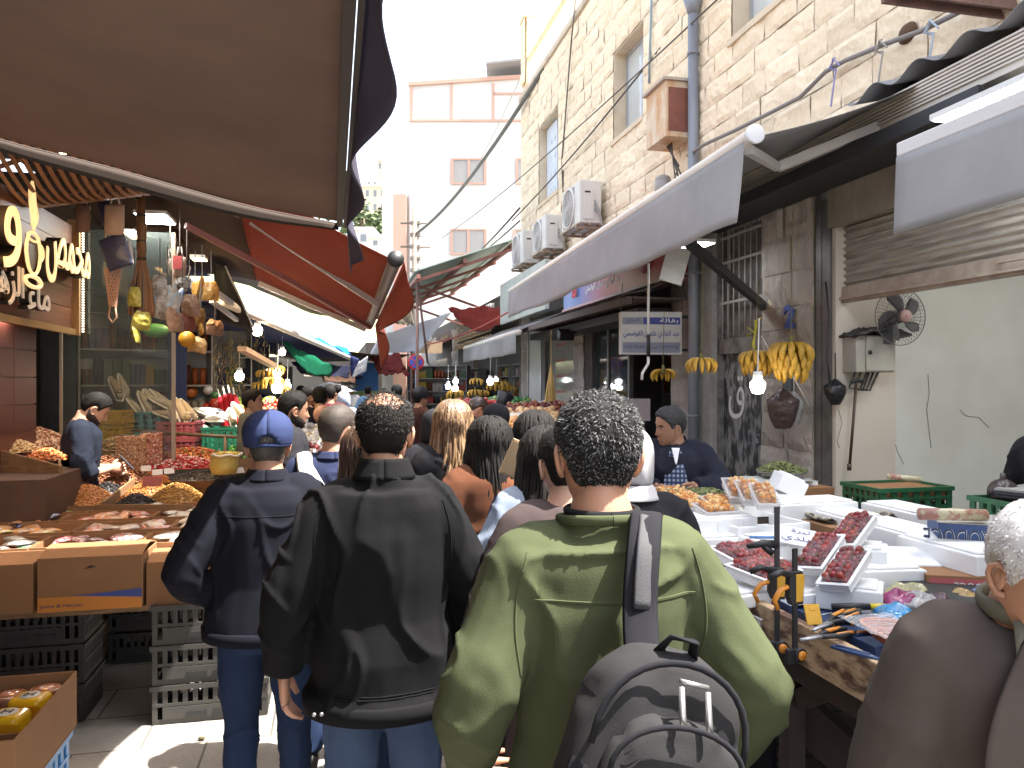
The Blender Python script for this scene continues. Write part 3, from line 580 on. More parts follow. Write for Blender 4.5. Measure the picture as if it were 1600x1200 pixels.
text('تميز بحرفة','lettering',.75,.14,wm,fs,(-.004,2.3,3.33),(R(90),0,R(-90)),.003,.004)
text('Rossi','lettering',.55,.3,mat('letter_red',(.6,.03,.04),.5),fs,(-.004,3.38,3.18),(R(90),0,R(-96)),.003,.02,arabic=False)
f = MB(); f.cyl((-.004,.62,3.28),(-.008,.62,3.28),.26,28); f.build('emblem', mat('emblem_red',(.33,.03,.04),.5), fs)
text('أسماء','lettering',.34,.13,wm,fs,(-.011,.62,3.33),(R(90),0,R(-90)),.003,.004); text('السعادة','lettering',.26,.08,wm,fs,(-.011,.62,3.18),(R(90),0,R(-90)),.003,.003)
# small vent panel hanging
f = MB(); f.box(-.12,.12,-.01,.01,-.2,.2); 
for k in range(9): f.box(-.11,.11,-.016,-.0105,-.19+k*.043,-.165+k*.043)
tag(f.build('louvre_panel', M_white, loc=at(1055,412,7.8), rot=(0,R(16),SA*.5)),'small white louvred panel hanging by the red sign end','panel')
# awning 4 over glass shop
a4 = thing('awning','worn grey canvas awning directly under the red and blue sign','awning',(0,0,0),SA)
f = MB(); f.grid(lambda s,t:(3.5-.42*s-.0,7.65+5.2*t,2.86-.14*s-.10*t-.03*math.sin(math.pi*s)+.012*math.sin(t*50)*s), 6, 60, thick=.004); f.build('canopy', fabric('faded_canvas',(.46,.46,.45),transl=.2,var=.2,vs=2), a4)
f = MB(); f.box(3.03,3.09,7.65,12.9,2.60,2.68); f.box(3.1,3.7,7.65,12.85,2.66,2.68); f.build('frame', mat('brown_frame',(.12,.09,.08),.7), a4)
f = MB(); f.box(3.3,3.72,8.0,12.8,2.50,2.60); f.build('shutter_box', mat('dark_box',(.07,.065,.06),.6,var=.4), a4)
# awning 3
a3 = thing('awning','small pale awning with a frayed grey valance over the banana stall','awning',(0,0,0),SA)
f = MB(); f.cyl((2.87,11.8,2.57),(2.87,16.9,2.54),.05,12); f.build('front_roller', M_bar, a3)
f = MB(); f.grid(lambda s,t:(2.83-.04*s*math.sin(t*19)-.012*math.sin(t*47)*s,11.85+5.0*t,2.55-.32*s), 6, 60, thick=.004); f.build('valance', M_val, a3)
f = MB(); f.grid(lambda s,t:(2.87+.85*s,11.85+5.0*t,2.60+.35*s), 4, 10, thick=.004); f.build('canopy', M_canvG, a3)
f = MB(); f.box(3.3,3.36,11.8,15.2,2.95,3.75); tag(f.build('blank_sign', mat('pale_green_panel',(.50,.53,.47),.6,var=.2,vs=3), rz=SA),'blank pale green fascia panel between the red sign and the green roof','sign')
# green corrugated canopy
gc = thing('corrugated_roof','green corrugated metal canopy on a red steel frame beyond the stone building','roof',(0,0,0),SA)
gz = lambda u,v: 4.0+.36*(u-1.6)
f = MB(); f.grid(lambda s,t:(1.6+2.1*t,15.5+8.6*s,gz(1.6+2.1*t,0)+.03*math.sin(s*2*math.pi*26)), 156, 1, thick=.006, smooth=True); f.build('sheet', mat('green_sheet',(.20,.30,.23),.5,var=.4,vs=3,col2=(.4,.4,.36)), gc)
f = MB()
for u_ in (1.65,2.6,3.6): f.box(u_,u_+.07,15.5,24,gz(u_,0)-.14,gz(u_,0)-.05)
for v_ in (15.6,17.6,19.6,21.6,23.8): beam(f,Vector((1.62,v_,gz(1.6,0)-.17)),Vector((3.72,v_,gz(3.7,0)-.17)),.06,.06)
for v_ in (17.6,21.6): beam(f,Vector((3.72,v_,3.4)),Vector((1.9,v_,4.0)),.05,.05)
f.build('frame', mat('red_oxide',(.30,.12,.09),.6,var=.3), gc)
f = MB(); f.cyl((1.7,15.9,0),(1.7,15.9,4.0),.03,8); f.cyl((1.75,17.6,0),(1.75,17.6,4.0),.03,8); f.cyl((2.0,16.6,2.2),(1.7,15.9,3.9),.025,8); f.build('post', mat('brown_post',(.16,.09,.07),.7), gc)
# white cloth awning & red tarps
def sheet(name,label,cat,c4,m,n=(14,14),sagz=.1,rip=.02,thick=.004,seed=0):
    a,b_,c,d_ = [Vector(q) for q in c4]
    def fn(s,t):
        p = (a*(1-s)+b_*s)*(1-t)+(d_*(1-s)+c*s)*t
        p.z -= sagz*math.sin(math.pi*s)*math.sin(math.pi*t); p.z += rip*noise.noise((s*6+seed,t*3,seed)); p.y += rip*noise.noise((s*5,t*7+seed,seed)); return p
    f = MB(); f.grid(fn, n[0], n[1], thick=thick); return tag(f.build(name,m),label,cat)
sheet('white_awning','white cloth awning stretched from the thick stone pier into the street','awning',(at(705,488,16),at(592,525,17),at(578,553,19),at(655,549,16.5)),fabric('white_cloth',(.62,.62,.63),transl=.4,var=.1),sagz=.1)
sheet('red_tarp','red tarpaulin strip slung under the green corrugated roof','tarpaulin',(at(700,482,17),at(800,478,15.6),at(800,500,15.6),at(715,500,17)),fabric('red_cloth',(.40,.08,.06),transl=.4,var=.3,vs=3),sagz=.35,rip=.08)
sheet('maroon_valance','ragged maroon awning cloth over the far shops','awning',(at(577,556,24),at(622,552,22),at(640,585,21),at(592,585,23)),fabric('maroon_cloth',(.22,.045,.04),transl=.3,var=.4,vs=3),sagz=.1,rip=.15)
cable('thin red rope stretched below the red tarpaulin', sag(at(810,478,14), at(650,540,19), .15), .016, mat('red_rope',(.4,.08,.06),.8), 'rope')
f = MB()
for k in range(18):
    for j in range(2): x=3.5; v_=17+k*.3; f.tube([(x-.04,v_+.1*math.cos(a*.7),3.0-j*.2+.07*math.sin(a*.7)) for a in range(10)],.014,5,cap=False)
tag(f.build('hanging_hooks', mat('tan_rings',(.32,.22,.12),.6), rz=SA),'rows of tan hanging rings on the brown shopfront past the green roof','hooks')
f = MB(); f.grid(lambda s,t:(3.35+.05*math.sin(t*60),16.2+1.7*t,3.5-.55*s), 4, 80, thick=.003); tag(f.build('plastic_strip_curtain', mat('silver_plastic',(.45,.45,.45),.25,var=.8,vs=9,col2=(.08,.08,.08),stretch=(1,4,.5)), rz=SA),'crumpled silver plastic curtain above the banana stall','curtain')
# small awning tan far
f = MB(); f.box(-.5,.5,-.3,.3,0,.03); f.box(-.5,.5,-.33,-.3,-.35,.03); tag(f.build('shade_box', fabric('tan_canvas',(.45,.33,.22),var=.2), loc=at(664,535,24), rz=SA),'small tan canvas canopy right of the no stopping sign','awning')
# no stopping sign
p = at(650,566,16); t = thing('no_stopping_sign','round red and blue no stopping sign on a thin pole','road sign',(p.x,p.y,0),0)
f = MB(); f.cyl((0,.03,0),(0,.03,p.z+.35),.022,8); f.build('pole', M_metal, t)
f = MB(); f.cyl((0,0,p.z),(0,-.012,p.z),.17,28); f.build('disc', mat('sign_red',(.50,.03,.03),.4), t)
f = MB(); 
for a in range(4):
    a0 = a*math.pi/2+.14; pts=[(.02*math.cos(a0+.64),.02*math.sin(a0+.64))]+[(.13*math.cos(a0+q*.16),.13*math.sin(a0+q*.16)) for q in range(9)]
    f.poly(pts,-.004,1,Matrix.Translation((0,-.014,p.z)) @ Matrix.Rotation(R(45),4,'Y'))
f.build('blue_field', mat('sign_blue',(.03,.08,.45),.4), t)
# hanging shop sign perpendicular
p = at(1016,521,8.2); t = thing('shop_sign','white blue and grey grocery sign with arabic writing standing out from the wall','sign',p,R(4))
w,h_ = .66,.455
f = MB(); f.box(-w/2,w/2,-.05,.05,-h_/2,h_/2); f.build('box', mat('sign_dirty_white',(.60,.60,.58),.6,var=.25,vs=4), t, bevel=.006)
f = MB(); f.box(-w/2+.24,w/2-.02,-.054,-.051,h_/2-.135,h_/2-.06); f.build('blue_band', mat('sign_navy',(.035,.045,.28),.5,var=.2), t)
f = MB(); f.box(-w/2+.02,-w/2+.235,-.054,-.051,h_/2-.135,h_/2-.06); f.box(-w/2+.02,w/2-.02,-.054,-.051,-h_/2+.02,-h_/2+.13); f.build('grey_band', mat('sign_grey',(.24,.26,.32),.5,var=.2), t)
nv = MC['sign_navy']; rt=(R(90),0,0)
text('بقالة','lettering',.2,.055,wm,t,(.19,-.056,h_/2-.097),rt,.002,.006); text('الحاج','lettering',.13,.05,nv,t,(-.2,-.056,h_/2-.097),rt,.002,.006)
text('عبد الهادي عثمان القواسمي','lettering',.60,.085,nv,t,(0,-.053,-.015),rt,.003,.012); text('٤٦١١٢٣٤ / منزل ٤٨٨٩٠١٧٧','lettering',.58,.05,nv,t,(0,-.056,-h_/2+.075),rt,.002,.003,arabic=True)
f = MB(); 
for z in (h_/2-.05,-h_/2+.05): f.box(w/2,w/2+.25,-.015,.015,z-.015,z+.015)
for x in (-w/2,w/2): f.cyl((x,-.05,h_/2),(x+.03,0,h_/2+.3),.004,5)
f.build('bracket', M_darkm, t)
# crank
t = thing('awning_crank','white awning crank handle hanging in front of the grocery sign','crank handle',at(1013,430,6.6),0)
f = MB(); f.cyl((0,0,-.52),(0,0,.1),.011,8); f.tube([(0,0,-.7),(0,0,-.76),(-.05,0,-.84),(-.055,0,-.9)],.012,8); f.build('rod', M_white, t)
f = MB(); f.cyl((0,0,-.70),(0,0,-.51),.017,8); f.build('grip', M_black, t)
# floodlight of the mid shop
t = thing('floodlight','small black floodlight over the lettered shop window','lamp',at(884,523,11),SA); f=MB(); f.cbox((0,0,0),(.22,.16,.12),rx=.5); f.build('housing',M_black,t,bevel=.01); f=MB(); f.cyl((.1,0,0),(.3,0,.15),.015,6); f.build('arm',M_darkm,t)
# bananas
M_ban = mat('banana', lin(196,150,48), .55, var=.6, vs=22, col2=lin(110,92,34), rnd=.2)
def bananas(label, loc, n, s=1., spread=1.0, hang=.5, seed=1, tiers=2, rz=0):
    rnd = random.Random(seed); t = thing('banana_bunch', label, 'bananas', loc, rz, 'banana bunches hung along the stalls')
    f = MB(); f.tube([(0,0,.05*s),(0,0,.13*s)],[.022*s,.012*s],7); f.tube([(0,0,.13*s),(.01,0,.13*s+hang)],.003,5); f.build('stem', mat('banana_stem',(.12,.11,.03),.8), t)
    f = MB()
    for q in range(tiers):
        m_ = max(3,int(n/tiers))
        for k in range(m_):
            a = 2*math.pi*k/m_*spread + rnd.uniform(-.1,.1) + q*.2; L = .17*s*rnd.uniform(.85,1.1); dx, dy = math.cos(a), math.sin(a)
            pts = []; z0 = .09*s-.05*s*q
            for i in range(8):
                w = i/7; rr = (.018+.078*math.sin(w*2.2)**.8*(1-.20*q)+.012)*s if w > 0 else .012*s; pts.append((dx*rr, dy*rr*.85, z0+.018*s*math.sin(w*3)-L*w*.66))
            f.tube(pts, [x*s for x in (.007,.013,.0175,.019,.019,.017,.011,.004)], 7, rnd=rnd.random())
    f.build('fingers', M_ban, t); return t
bananas('large ripe banana bunch hanging in front of the pier with the blue number', at(1236,562,5.6), 42, 1.35, seed=1, tiers=3, hang=.9)
bananas('banana bunch partly behind the lit bulb', at(1183,570,5.9), 26, 1.15, seed=2)
bananas('small banana hand hanging left of the black door', at(1096,578,5.8), 14, .98, seed=3, tiers=1, hang=.8)
bananas('greenish banana hand hanging over the grocery doorway', at(1036,592,7.0), 8, .95, spread=.5, seed=4, tiers=1)
for k,(x,y,s_) in enumerate(((744,600,1.1),(742,618,1.2),(756,617,.9),(782,608,1.6),(797,610,1.0),(711,621,1.4),(772,609,1.3))):
    bananas('far banana bunch %s in the stall under the small pale awning' % ['highest','lowest','between its two neighbours','beside the bulb','nearest the street','under the twin bulbs','left of the widest bunch'][k], at(x,y,14.5), 9, s_, seed=10+k, tiers=1, hang=.4)
# straw bunch
f = MB(); p = at(861,573,10.5)
for k in range(40):
    a = random.random()*6.28; r_=.05*random.random(); f.tube([p+Vector((0,0,.02)),p+Vector((math.cos(a)*r_,math.sin(a)*r_,-.25)),p+Vector((math.cos(a)*r_*1.8,math.sin(a)*r_,-.5-.15*random.random()))],.008,5)
f.tube([p+Vector((0,0,.5)),p],.004,5); tag(f.build('straw_bunch', mat('straw',lin(222,190,120),.8,rnd=.2)),'pale dried straw bunch hanging in the lettered shop window','straw')
# bulbs
def bulb(label, loc, s=1., cord=.5, warm=True, light=0, group='bare bulbs lit along the stalls'):
    t = thing('light_bulb', label, 'lamp', loc, 0, group)
    f = MB(); f.rings([(0,0,-.075*s,.01*s,.01*s),(0,0,-.068*s,.035*s,.035*s),(0,0,-.03*s,.05*s,.05*s),(0,0,.0,.05*s,.05*s),(0,0,.02*s,.03*s,.03*s)],14); f.build('globe', M_bulb if warm else mat('bulb_cool',(1,1,1),emit=9,ecol=(.9,.95,1)), t)
    f = MB(); f.cyl((0,0,.021*s),(0,0,.075*s),.032*s,12); f.cyl((0,0,.075*s),(.01,0,.1*s+cord),.004,5); f.build('socket', M_white, t); return t
bulb('large lit bulb hanging before the black door bananas', at(1184,598,5.4), 1.05, .35)
bulb('twin bulb low on the left of the post by the thick pier', at(700,602,15), 1.0, .3, False)
bulb('upper bulb hanging by the thick stone pier', at(712,594,15), 1.0, .3, False)
bulb('lowest bulb hanging by the thick stone pier', at(711,605,14.5), 1.1, .3, False)
bulb('bright bulb hanging under the small pale awning', at(766,594,13.5), 1.1, .3, False)
bulb('small bulb at the right side of the banana stall', at(775,592,15), .9, .3, False)
# bags
def bag(label, loc, s, m, seed=1, h_=1.25, name='plastic_bag', tie=.2, group=None):
    t = thing(name, label, 'bag', loc, 0, group)
    rnd = random.Random(seed); ph = rnd.random()*9
    f = MB()
    def fn(a,b_):
        th=a*2*math.pi; z=b_; r_=(math.sin(min(1,z*1.02)*math.pi*.62+.45) if z<.75 else (1-z)*2.6+.12); r_=max(.05,min(1,r_)) if z<.97 else .06
        w=1+.18*noise.noise((math.cos(th)*1.6+ph,math.sin(th)*1.6,z*2.2))+.14*math.sin(th*7+ph)*max(0,z-.35)
        return (math.cos(th)*r_*w*s*.5,math.sin(th)*r_*w*s*.4,(z*h_-h_*.98)*s)
    f.grid(fn,26,14); f.ball((0,0,-h_*.97*s),(s*.21,s*.17,s*.04)); f.build('pouch', m, t)
    f = MB(); f.tube([(0,0,-.03*s),(.02*s,0,.06*s),(0,0,tie)],.006,5); f.build('tie', m, t); return t
bag('brown plastic bag hanging low on the numbered pier', at(1223,608,6.0), .25, mat('brown_plastic',(.055,.035,.035),.25,bump=.8,bs=18), 3)
bag('clear grey bag hanging behind the brown one on the pier', at(1240,612,6.15), .17, mat('grey_bag',(.35,.34,.33),.3,bump=.8,bs=20), 4, 1.6)
bag('small black bag hanging under the meter cabinet', at(1305,592,5.85), .16, mat('black_bag',(.012,.012,.014),.3,bump=.6,bs=20), 5)
# number 2
tg = thing('house_number','blue number 2 painted plate fixed on the weathered pier','number sign',uv(3.72,5.72,2.31),SA)
text('2','digit',.135,.2,mat('number_blue',(.05,.09,.33),.5,var=.3),tg,(-.012,0,0),(R(90),0,R(-90)),.02,.03,arabic=False)
f = MB(); f.box(-.03,-.008,-.06,.06,-.62,-.44); f.build('small_plate', mat('plate_dark',(.05,.06,.08),.5), tg)
# yellow ribbon + twine
f = MB(); p = suv(at(1180,520,6.4)); P=Vector(p)
for d_ in ((-.1,-.03),(.1,.12),(-.05,-.25),(.03,-.2),(-.12,.05)): f.tube([P,P+Vector((-.03,-d_[0]*.6,d_[1]*.6+.02)),P+Vector((0,-d_[0],d_[1]))],[.008,.014,.006],5,ry=[.002]*3)
tag(f.build('yellow_ribbon', mat('ribbon_yellow',(.55,.5,.06),.5), rz=SA),'yellow ribbon knotted at the lower edge of the barred transom','ribbon')
cable('thin twine tied between the barred door and the numbered pier', [at(1175,520,6.6),at(1215,516,6.3),at(1240,512,6.2)], .004)
cable('slanting twine across the big bananas toward the shop', [at(1190,525,6.5),at(1215,570,6.0),at(1240,590,5.9),at(1268,640,6.0)], .004, M_white)
# ---------- inside the whitewashed shop ----------
t = thing('meter_cabinet','beige metal meter cabinet with rags on top inside the whitewashed shop','cabinet',uv(4.02,5.06,0),SA)
f = MB(); f.box(-.17,.17,-.0,.16,1.84,2.12); f.build('box', mat('meter_beige',(.36,.34,.29),.5,var=.25,vs=4), t, bevel=.006)
f = MB(); f.box(-.09,.165,-.012,-.001,1.85,2.11); f.build('door', MC['meter_beige'], t, bevel=.003)
f = MB(); f.cyl((-.06,-.02,1.99),(-.06,-.005,1.99),.016,12); f.build('lock', M_black, t)
f = MB(); 
for k in range(3): f.tube([(-.14+.05*k,.05,1.84),(-.2+.05*k,.04,1.72),(-.08+.03*k,.04,1.70),(-.02+.04*k,.05,1.84)],.007,6)
f.build('cable', M_black, t)
t = tag(MB().grid(lambda s,tt:(-.2+.46*s,-.06+.24*tt,2.125+.05*math.sin(s*3.1)*(1+.5*noise.noise((s*5,tt*5,1)))+.03*noise.noise((s*9,tt*9,3))),20,14,thick=.02).build('folded_rags', mat('dark_rag',(.035,.033,.033),.6,bump=.6,bs=20), loc=uv(4.02,5.04,0), rz=SA),'dark folded plastic sheets lying on the meter cabinet','rags')
fp = at(1404,495,5.75); t = thing('wall_fan','grey wall fan with a wire guard inside the whitewashed shop','fan',fp,R(12)); rr=.215
f = MB(); 
for s_ in (-1,1):
    for k in range(44):
        a=k*2*math.pi/44; f.tube([(math.cos(a)*rr*.2,-.05*s_-.02,math.sin(a)*rr*.2),(math.cos(a)*rr*.7,-.045*s_-.02,math.sin(a)*rr*.7),(math.cos(a)*rr,-.02,math.sin(a)*rr)],.0014,4)
for q in (.4,.7,1.0): f.tube([(math.cos(a*.2094)*rr*q,-.02-(.05*(1-q*.6) if q<1 else 0),math.sin(a*.2094)*rr*q) for a in range(31)],.0035 if q==1 else .0016,5,cap=False)
f.build('guard', mat('fan_wire',(.10,.10,.11),.5), t)
f = MB()
for k in range(5):
    a0=k*2*math.pi/5+.3
    f.grid(lambda s,tt:((.03+.15*s)*math.cos(a0+(tt-.5)*.75*math.sin(.5+s*2.2)+s*.5),-.02+.035*(tt-.5),(.03+.15*s)*math.sin(a0+(tt-.5)*.75*math.sin(.5+s*2.2)+s*.5)),8,4,thick=.003)
f.build('blade', mat('fan_blade',(.085,.08,.085),.4), t)
f = MB(); f.cyl((0,-.085,0),(0,-.04,0),.045,24); f.build('hub', mat('fan_hub',(.42,.28,.26),.5), t)
text('R','hub_mark',.02,.024,mat('mark_red',(.4,.05,.05),.5),t,(0,-.088,0),(R(90),0,0),.001,0,arabic=False)
f = MB(); f.cyl((0,.0,0),(0,.14,-.02),.05,16); f.box(-.05,.03,.1,.16,-.2,0); f.box(-.16,.05,.12,.17,-.22,-.14); f.build('mount', mat('fan_mount',(.09,.085,.085),.5), t)
t = thing('walking_stick','dark walking stick hanging on the shop side wall','walking stick',uv(4.36,5.2,0),SA)
q0,q1 = Vector(suv(at(1338,598,5.85))),Vector(suv(at(1327,735,5.85))); o_=Vector((4.36,5.2,0))
f = MB(); f.cyl(q0-o_,q1-o_,.011,8); f.cyl(q1-o_+Vector((0,0,.0)),q1-o_+Vector((0,0,.05)),.017,8); f.build('shaft', mat('stick_brown',(.06,.03,.02),.4), t)
f = MB(); f.tube([q0-o_+Vector((-.045,0,.0)),q0-o_+Vector((0,0,.02)),q0-o_+Vector((.06,0,.005))],.014,8); f.build('handle', M_black, t)
cable('loose cable running up the inner wall by the meter cabinet', [at(1297,600,5.8),at(1292,560,5.8),at(1296,500,5.85),at(1290,440,5.85)], .008, M_black)
f = MB(); f.box(-.05,.05,-.01,.01,-.03,.03); tag(f.build('exit_box', mat('box_green',(.05,.12,.06),.5), loc=at(1375,448,6.0), rz=SA),'tiny dark green switch box above the wall fan','switch')

# marks on the shop side wall
for k,(pts,l) in enumerate((([(1385,655),(1392,668),(1386,680),(1398,690),(1402,705),(1412,725)],'faint pencil scribble low on the whitewashed shop wall'),([(1450,585),(1452,615),(1448,640),(1455,700)],'thin crack running down the whitewashed shop wall'),([(1500,640),(1510,650),(1530,652),(1545,668)],'short slanting crack on the whitewashed shop wall'),([(1310,640),(1316,660),(1308,690),(1312,700)],'pencil marks on the beige inner pier'))):
    q=[]
    for x,y in pts: a=(x-800)/1200; v_=5.335 if k<3 else 5.215; Y_=v_/(CA-SN*a); q.append(at(x,y,Y_))
    f=MB(); f.tube(q,.0022,4); tag(f.build('wall_mark',mat('pencil_grey',(.16,.15,.14),.9)),l,'mark')
f=MB(); q=onu(1418,52,3.745); f.ball((0,0,0),(.03,.09,.07),8,6); tag(f.build('wall_hole',mat('hole_brown',(.10,.055,.03),.95),loc=uv(*q),rz=SA),'broken dark hole in the limestone above the cable bundle','hole')
# ================= RIGHT STALL =================
TZ = .85
st_ = thing('market_table','long worn wooden stall table with peeling brown edge boards','table',(0,0,0),SA)
f = MB(); f.box(1.66,3.35,1.2,5.5,TZ-.04,TZ-.002); f.build('tabletop', M_wood, st_)
f = MB(); f.box(1.62,1.66,1.2,3.0,TZ-.10,TZ+.045); f.box(1.62,1.66,3.0,5.5,TZ-.09,TZ+.03); f.build('edge_board', mat('peeling_paint',(.10,.048,.03),.75,var=1.,vs=14,col2=(.48,.34,.20),crisp=.7,stretch=(1,.5,1.3),bump=.3,bs=50), st_, bevel=.004)
for (x,y) in ((1.70,2.62),(1.70,4.2),(1.70,5.4),(3.2,2.7),(3.2,5.4)):
    f = MB(); f.box(x,x+.07,y,y+.07,0,TZ-.041); f.build('leg', mat('dark_wood',(.045,.03,.022),.8,var=.4,vs=6), st_)
f = MB(); beam(f,Vector((1.74,2.6,.55)),Vector((1.74,2.2,TZ-.06)),.05,.07); beam(f,Vector((1.80,2.7,.45)),Vector((2.2,2.2,.02)),.06,.16); f.box(1.67,1.72,1.2,5.5,TZ-.2,TZ-.105); f.build('brace', MC['dark_wood'], st_)
def onz(px, py, z):    # street coords of the point at height z seen at the pixel
    Y = 1200*(CAMZ-z)/(py-600); return Vector(suv(((px-800)/1200*Y, Y, z)))
def sloc(v): return uv(v[0], v[1], v[2])
# foam trays
def foam_box(f, L, W, H, M=None, lid=False):
    f.tray(L, W, H, .018, M, floor=.02)
    if lid: f.box(-L/2-.004,L/2+.004,-W/2-.004,W/2+.004,H+.001,H+.02,M)
fb = 0
def foam(label, c, L, W, H, rz=0, lid=True, ridges=0, rx=0, ry=0, name='foam_box', slots=False):
    f = MB(); 
    if lid:
        f.box(-L/2,L/2,-W/2,W/2,0,H)
        f.box(-L/2+.02,L/2-.02,-W/2+.02,W/2-.02,H,H+.012)
        for k in range(ridges): x=-L/2+(k+.5)*L/ridges; f.box(x-.012,x+.012,-W/2-.006,-W/2+.0,.01,H-.01); f.box(x-.012,x+.012,W/2,W/2+.006,.01,H-.01)
    else: foam_box(f,L,W,H)
    if slots:
        for i in range(12):
            for j in range(7): f.box(-L/2+.05+i*(L-.1)/11-.016,-L/2+.05+i*(L-.1)/11+.016,-W/2+.04+j*(W-.08)/6-.002,-W/2+.04+j*(W-.08)/6+.002,H+.012,H+.0135)
    o = f.build(name, M_foam, loc=sloc(c), rot=(rx,ry,SA+rz), bevel=.006)
    return tag(o, label, 'foam box', 'white foam produce boxes on the stall')
# long row behind the strawberries
row = [(onz(1300,812,1.0),'closed foam box farthest in the long row behind the strawberries'),(onz(1395,838,1.0),'closed foam box in the middle of the long row behind the strawberries'),(onz(1490,868,1.0),'closed foam box nearest in the long row behind the strawberries')]
for p,l in row: foam(l, (p.x+.03,p.y,.94), .26,.46,.11, 0, True, 0)
for k,p in enumerate((onz(1400,810,1.02),onz(1480,828,1.02))): foam(['closed foam box behind the long row, beside the patterned mat','closed foam box behind the long row, beside the blue carton'][k], (p.x+.1,p.y+.05,.95), .24,.42,.12)
f = MB(); f.box(-.16,.2,-.75,.75,0,.09); tag(f.build('black_tray', mat('tray_black',(.02,.02,.02),.6,var=.3), loc=uv(2.42,3.05,.848), rz=SA, bevel=.01),'long black carton tray supporting the row of foam boxes','tray')
t = thing('produce_carton','red and brown produce carton at the near end of the foam row','box',sloc(Vector((2.62,2.72,.85))),SA+R(-25))
f = MB(); f.box(-.21,.21,-.15,.15,0,.12); f.build('carton', M_card, t, bevel=.002); f = MB(); f.box(-.2,.1,-.1525,-.1505,.05,.11); f.build('red_band', mat('carton_red',(.42,.10,.10),.7), t)
text('PRODUCE','lettering',.18,.03,wm,t,(-.02,-.1535,.08),(R(90),R(180),0),.001,0,arabic=False)
t = thing('blue_carton','blue fruit carton with upside down white lettering','box',at(1555,842,3.35)-Vector((0,0,.06)),R(-20))
f = MB(); f.box(-.22,.22,0,.3,0,.115); f.build('carton', mat('carton_blue',(.05,.09,.22),.7,var=.25,vs=5), t, bevel=.004)
f = MB(); f.box(-.22,.22,.0,.3,.116,.120); f.build('lid', mat('carton_lid',(.42,.40,.36),.8,var=.3,vs=5), t)
text('FRESH PRODUCE','lettering',.5,.075,mat('letter_outline',(.62,.64,.62),.6),t,(-.03,-.002,.055),(R(90),R(180),0),.002,.02,arabic=False)
text('FRESH PRODUCE','lettering',.5,.075,mat('letter_navy',(.02,.03,.09),.6),t,(-.03,-.004,.055),(R(90),R(180),0),.002,-.005,arabic=False)
# patterned mat, rolls
f = MB(); f.grid(lambda s,tt:(-.2+.45*s,-.35+.7*tt,.02+.02*noise.noise((s*4,tt*4,2))+.012*math.sin(s*30)),30,30,thick=.01); tag(f.build('patterned_mat', mat('mat_black_beige',(.42,.37,.28),.8,var=1,vs=22,col2=(.015,.015,.015),crisp=.7), loc=uv(2.72,3.9,1.02), rz=SA),'black and beige patterned plastic mat behind the foam row','mat')
f = MB(); f.box(-.25,.3,-.42,.42,0,.16); tag(f.build('goods_carton', M_card, loc=uv(2.75,3.9,.85), rz=SA, bevel=.004),'plain carton under the patterned mat','box')
for k,(x0,x1,y0,y1,Y,l) in enumerate(((1437,1540,803,805,3.4,'thick printed plastic roll lying before the green crate'),(1388,1438,744,750,4.6,'thin dotted plastic roll on the green crate in the shop'))):
    a,b_ = at(x0,y0,Y),at(x1,y1,Y); f = MB(); r_=.027 if k==0 else .018; f.cyl(a,b_,r_,16); f.cyl(a-(b_-a)*.01,a-(b_-a)*.004,r_*.5,12)
    tag(f.build('plastic_roll', mat('printed_roll',(.52,.47,.30),.35,var=.9,vs=16,col2=(.35,.15,.12),crisp=.85)), l, 'roll')
# green crates at the shop
def crate(name,label,loc,rz,L,W,H,m,holes=(6,3),group=None,parent=None,cat='crate',base=True):
    t = thing(name,label,cat,loc,rz,group); f = MB(); th=.008
    def wall(M, Lw):
        nx,nz = holes; bw=Lw/(nx*2+1); f.box(-Lw/2,Lw/2,-th/2,th/2,0,H*.14,M); f.box(-Lw/2,Lw/2,-th/2,th/2,H*.86,H,M)
        for i in range(nx+1): f.box(-Lw/2+i*2*bw,-Lw/2+(i*2+1)*bw,-th/2,th/2,H*.14,H*.86,M)
        for j in range(1,nz): z=H*(.14+.72*j/nz); f.box(-Lw/2,Lw/2,-th/2-.002,th/2+.002,z-.008,z+.008,M)
    wall(Matrix.Translation((0,-W/2,0)),L); wall(Matrix.Translation((0,W/2,0)),L)
    Rz=Matrix.Rotation(R(90),4,'Z'); wall(Matrix.Translation((-L/2,0,0))@Rz,W-th*2); wall(Matrix.Translation((L/2,0,0))@Rz,W-th*2)
    f.box(-L/2+.01,L/2-.01,-W/2+.01,W/2-.01,0,.01); f.build('basket', m, t)
    f = MB(); f.box(-L/2-.012,L/2+.012,-W/2-.012,-W/2-.0045,H-.025,H); f.box(-L/2-.012,L/2+.012,W/2+.0045,W/2+.012,H-.025,H); f.box(-L/2-.012,-L/2-.0045,-W/2-.004,W/2+.004,H-.025,H); f.box(L/2+.0045,L/2+.012,-W/2-.004,W/2+.004,H-.025,H); f.build('rim', m, t); return t
M_cg = mat('crate_green',(.02,.11,.045),.5,var=.2); M_cb = mat('crate_blue',(.03,.06,.30),.5,var=.2)
p = at(1400,790,4.75); crate('plastic_crate','blue plastic crate under the green one inside the shop',(p.x,p.y,p.z-.10),SA,.46,.32,.1,M_cb,(7,1))
crate('plastic_crate','green plastic crate with a kraft label inside the whitewashed shop',(p.x,p.y,p.z+.005),SA,.50,.34,.13,M_cg,(6,2))
f = MB(); f.box(-.24,.24,-.16,.16,.0,.07); tag(f.build('carton_lid', M_card, loc=(p.x,p.y,p.z+.05), rz=SA),'kraft carton resting inside the green crate','box')
f = MB(); f.box(-.4,.5,-.3,.3,0,p.z-.10); tag(f.build('shop_bench', MC['dark_wood'], loc=(p.x+.1,p.y,0), rz=SA),'dark bench carrying the blue and green crates in the shop','bench')
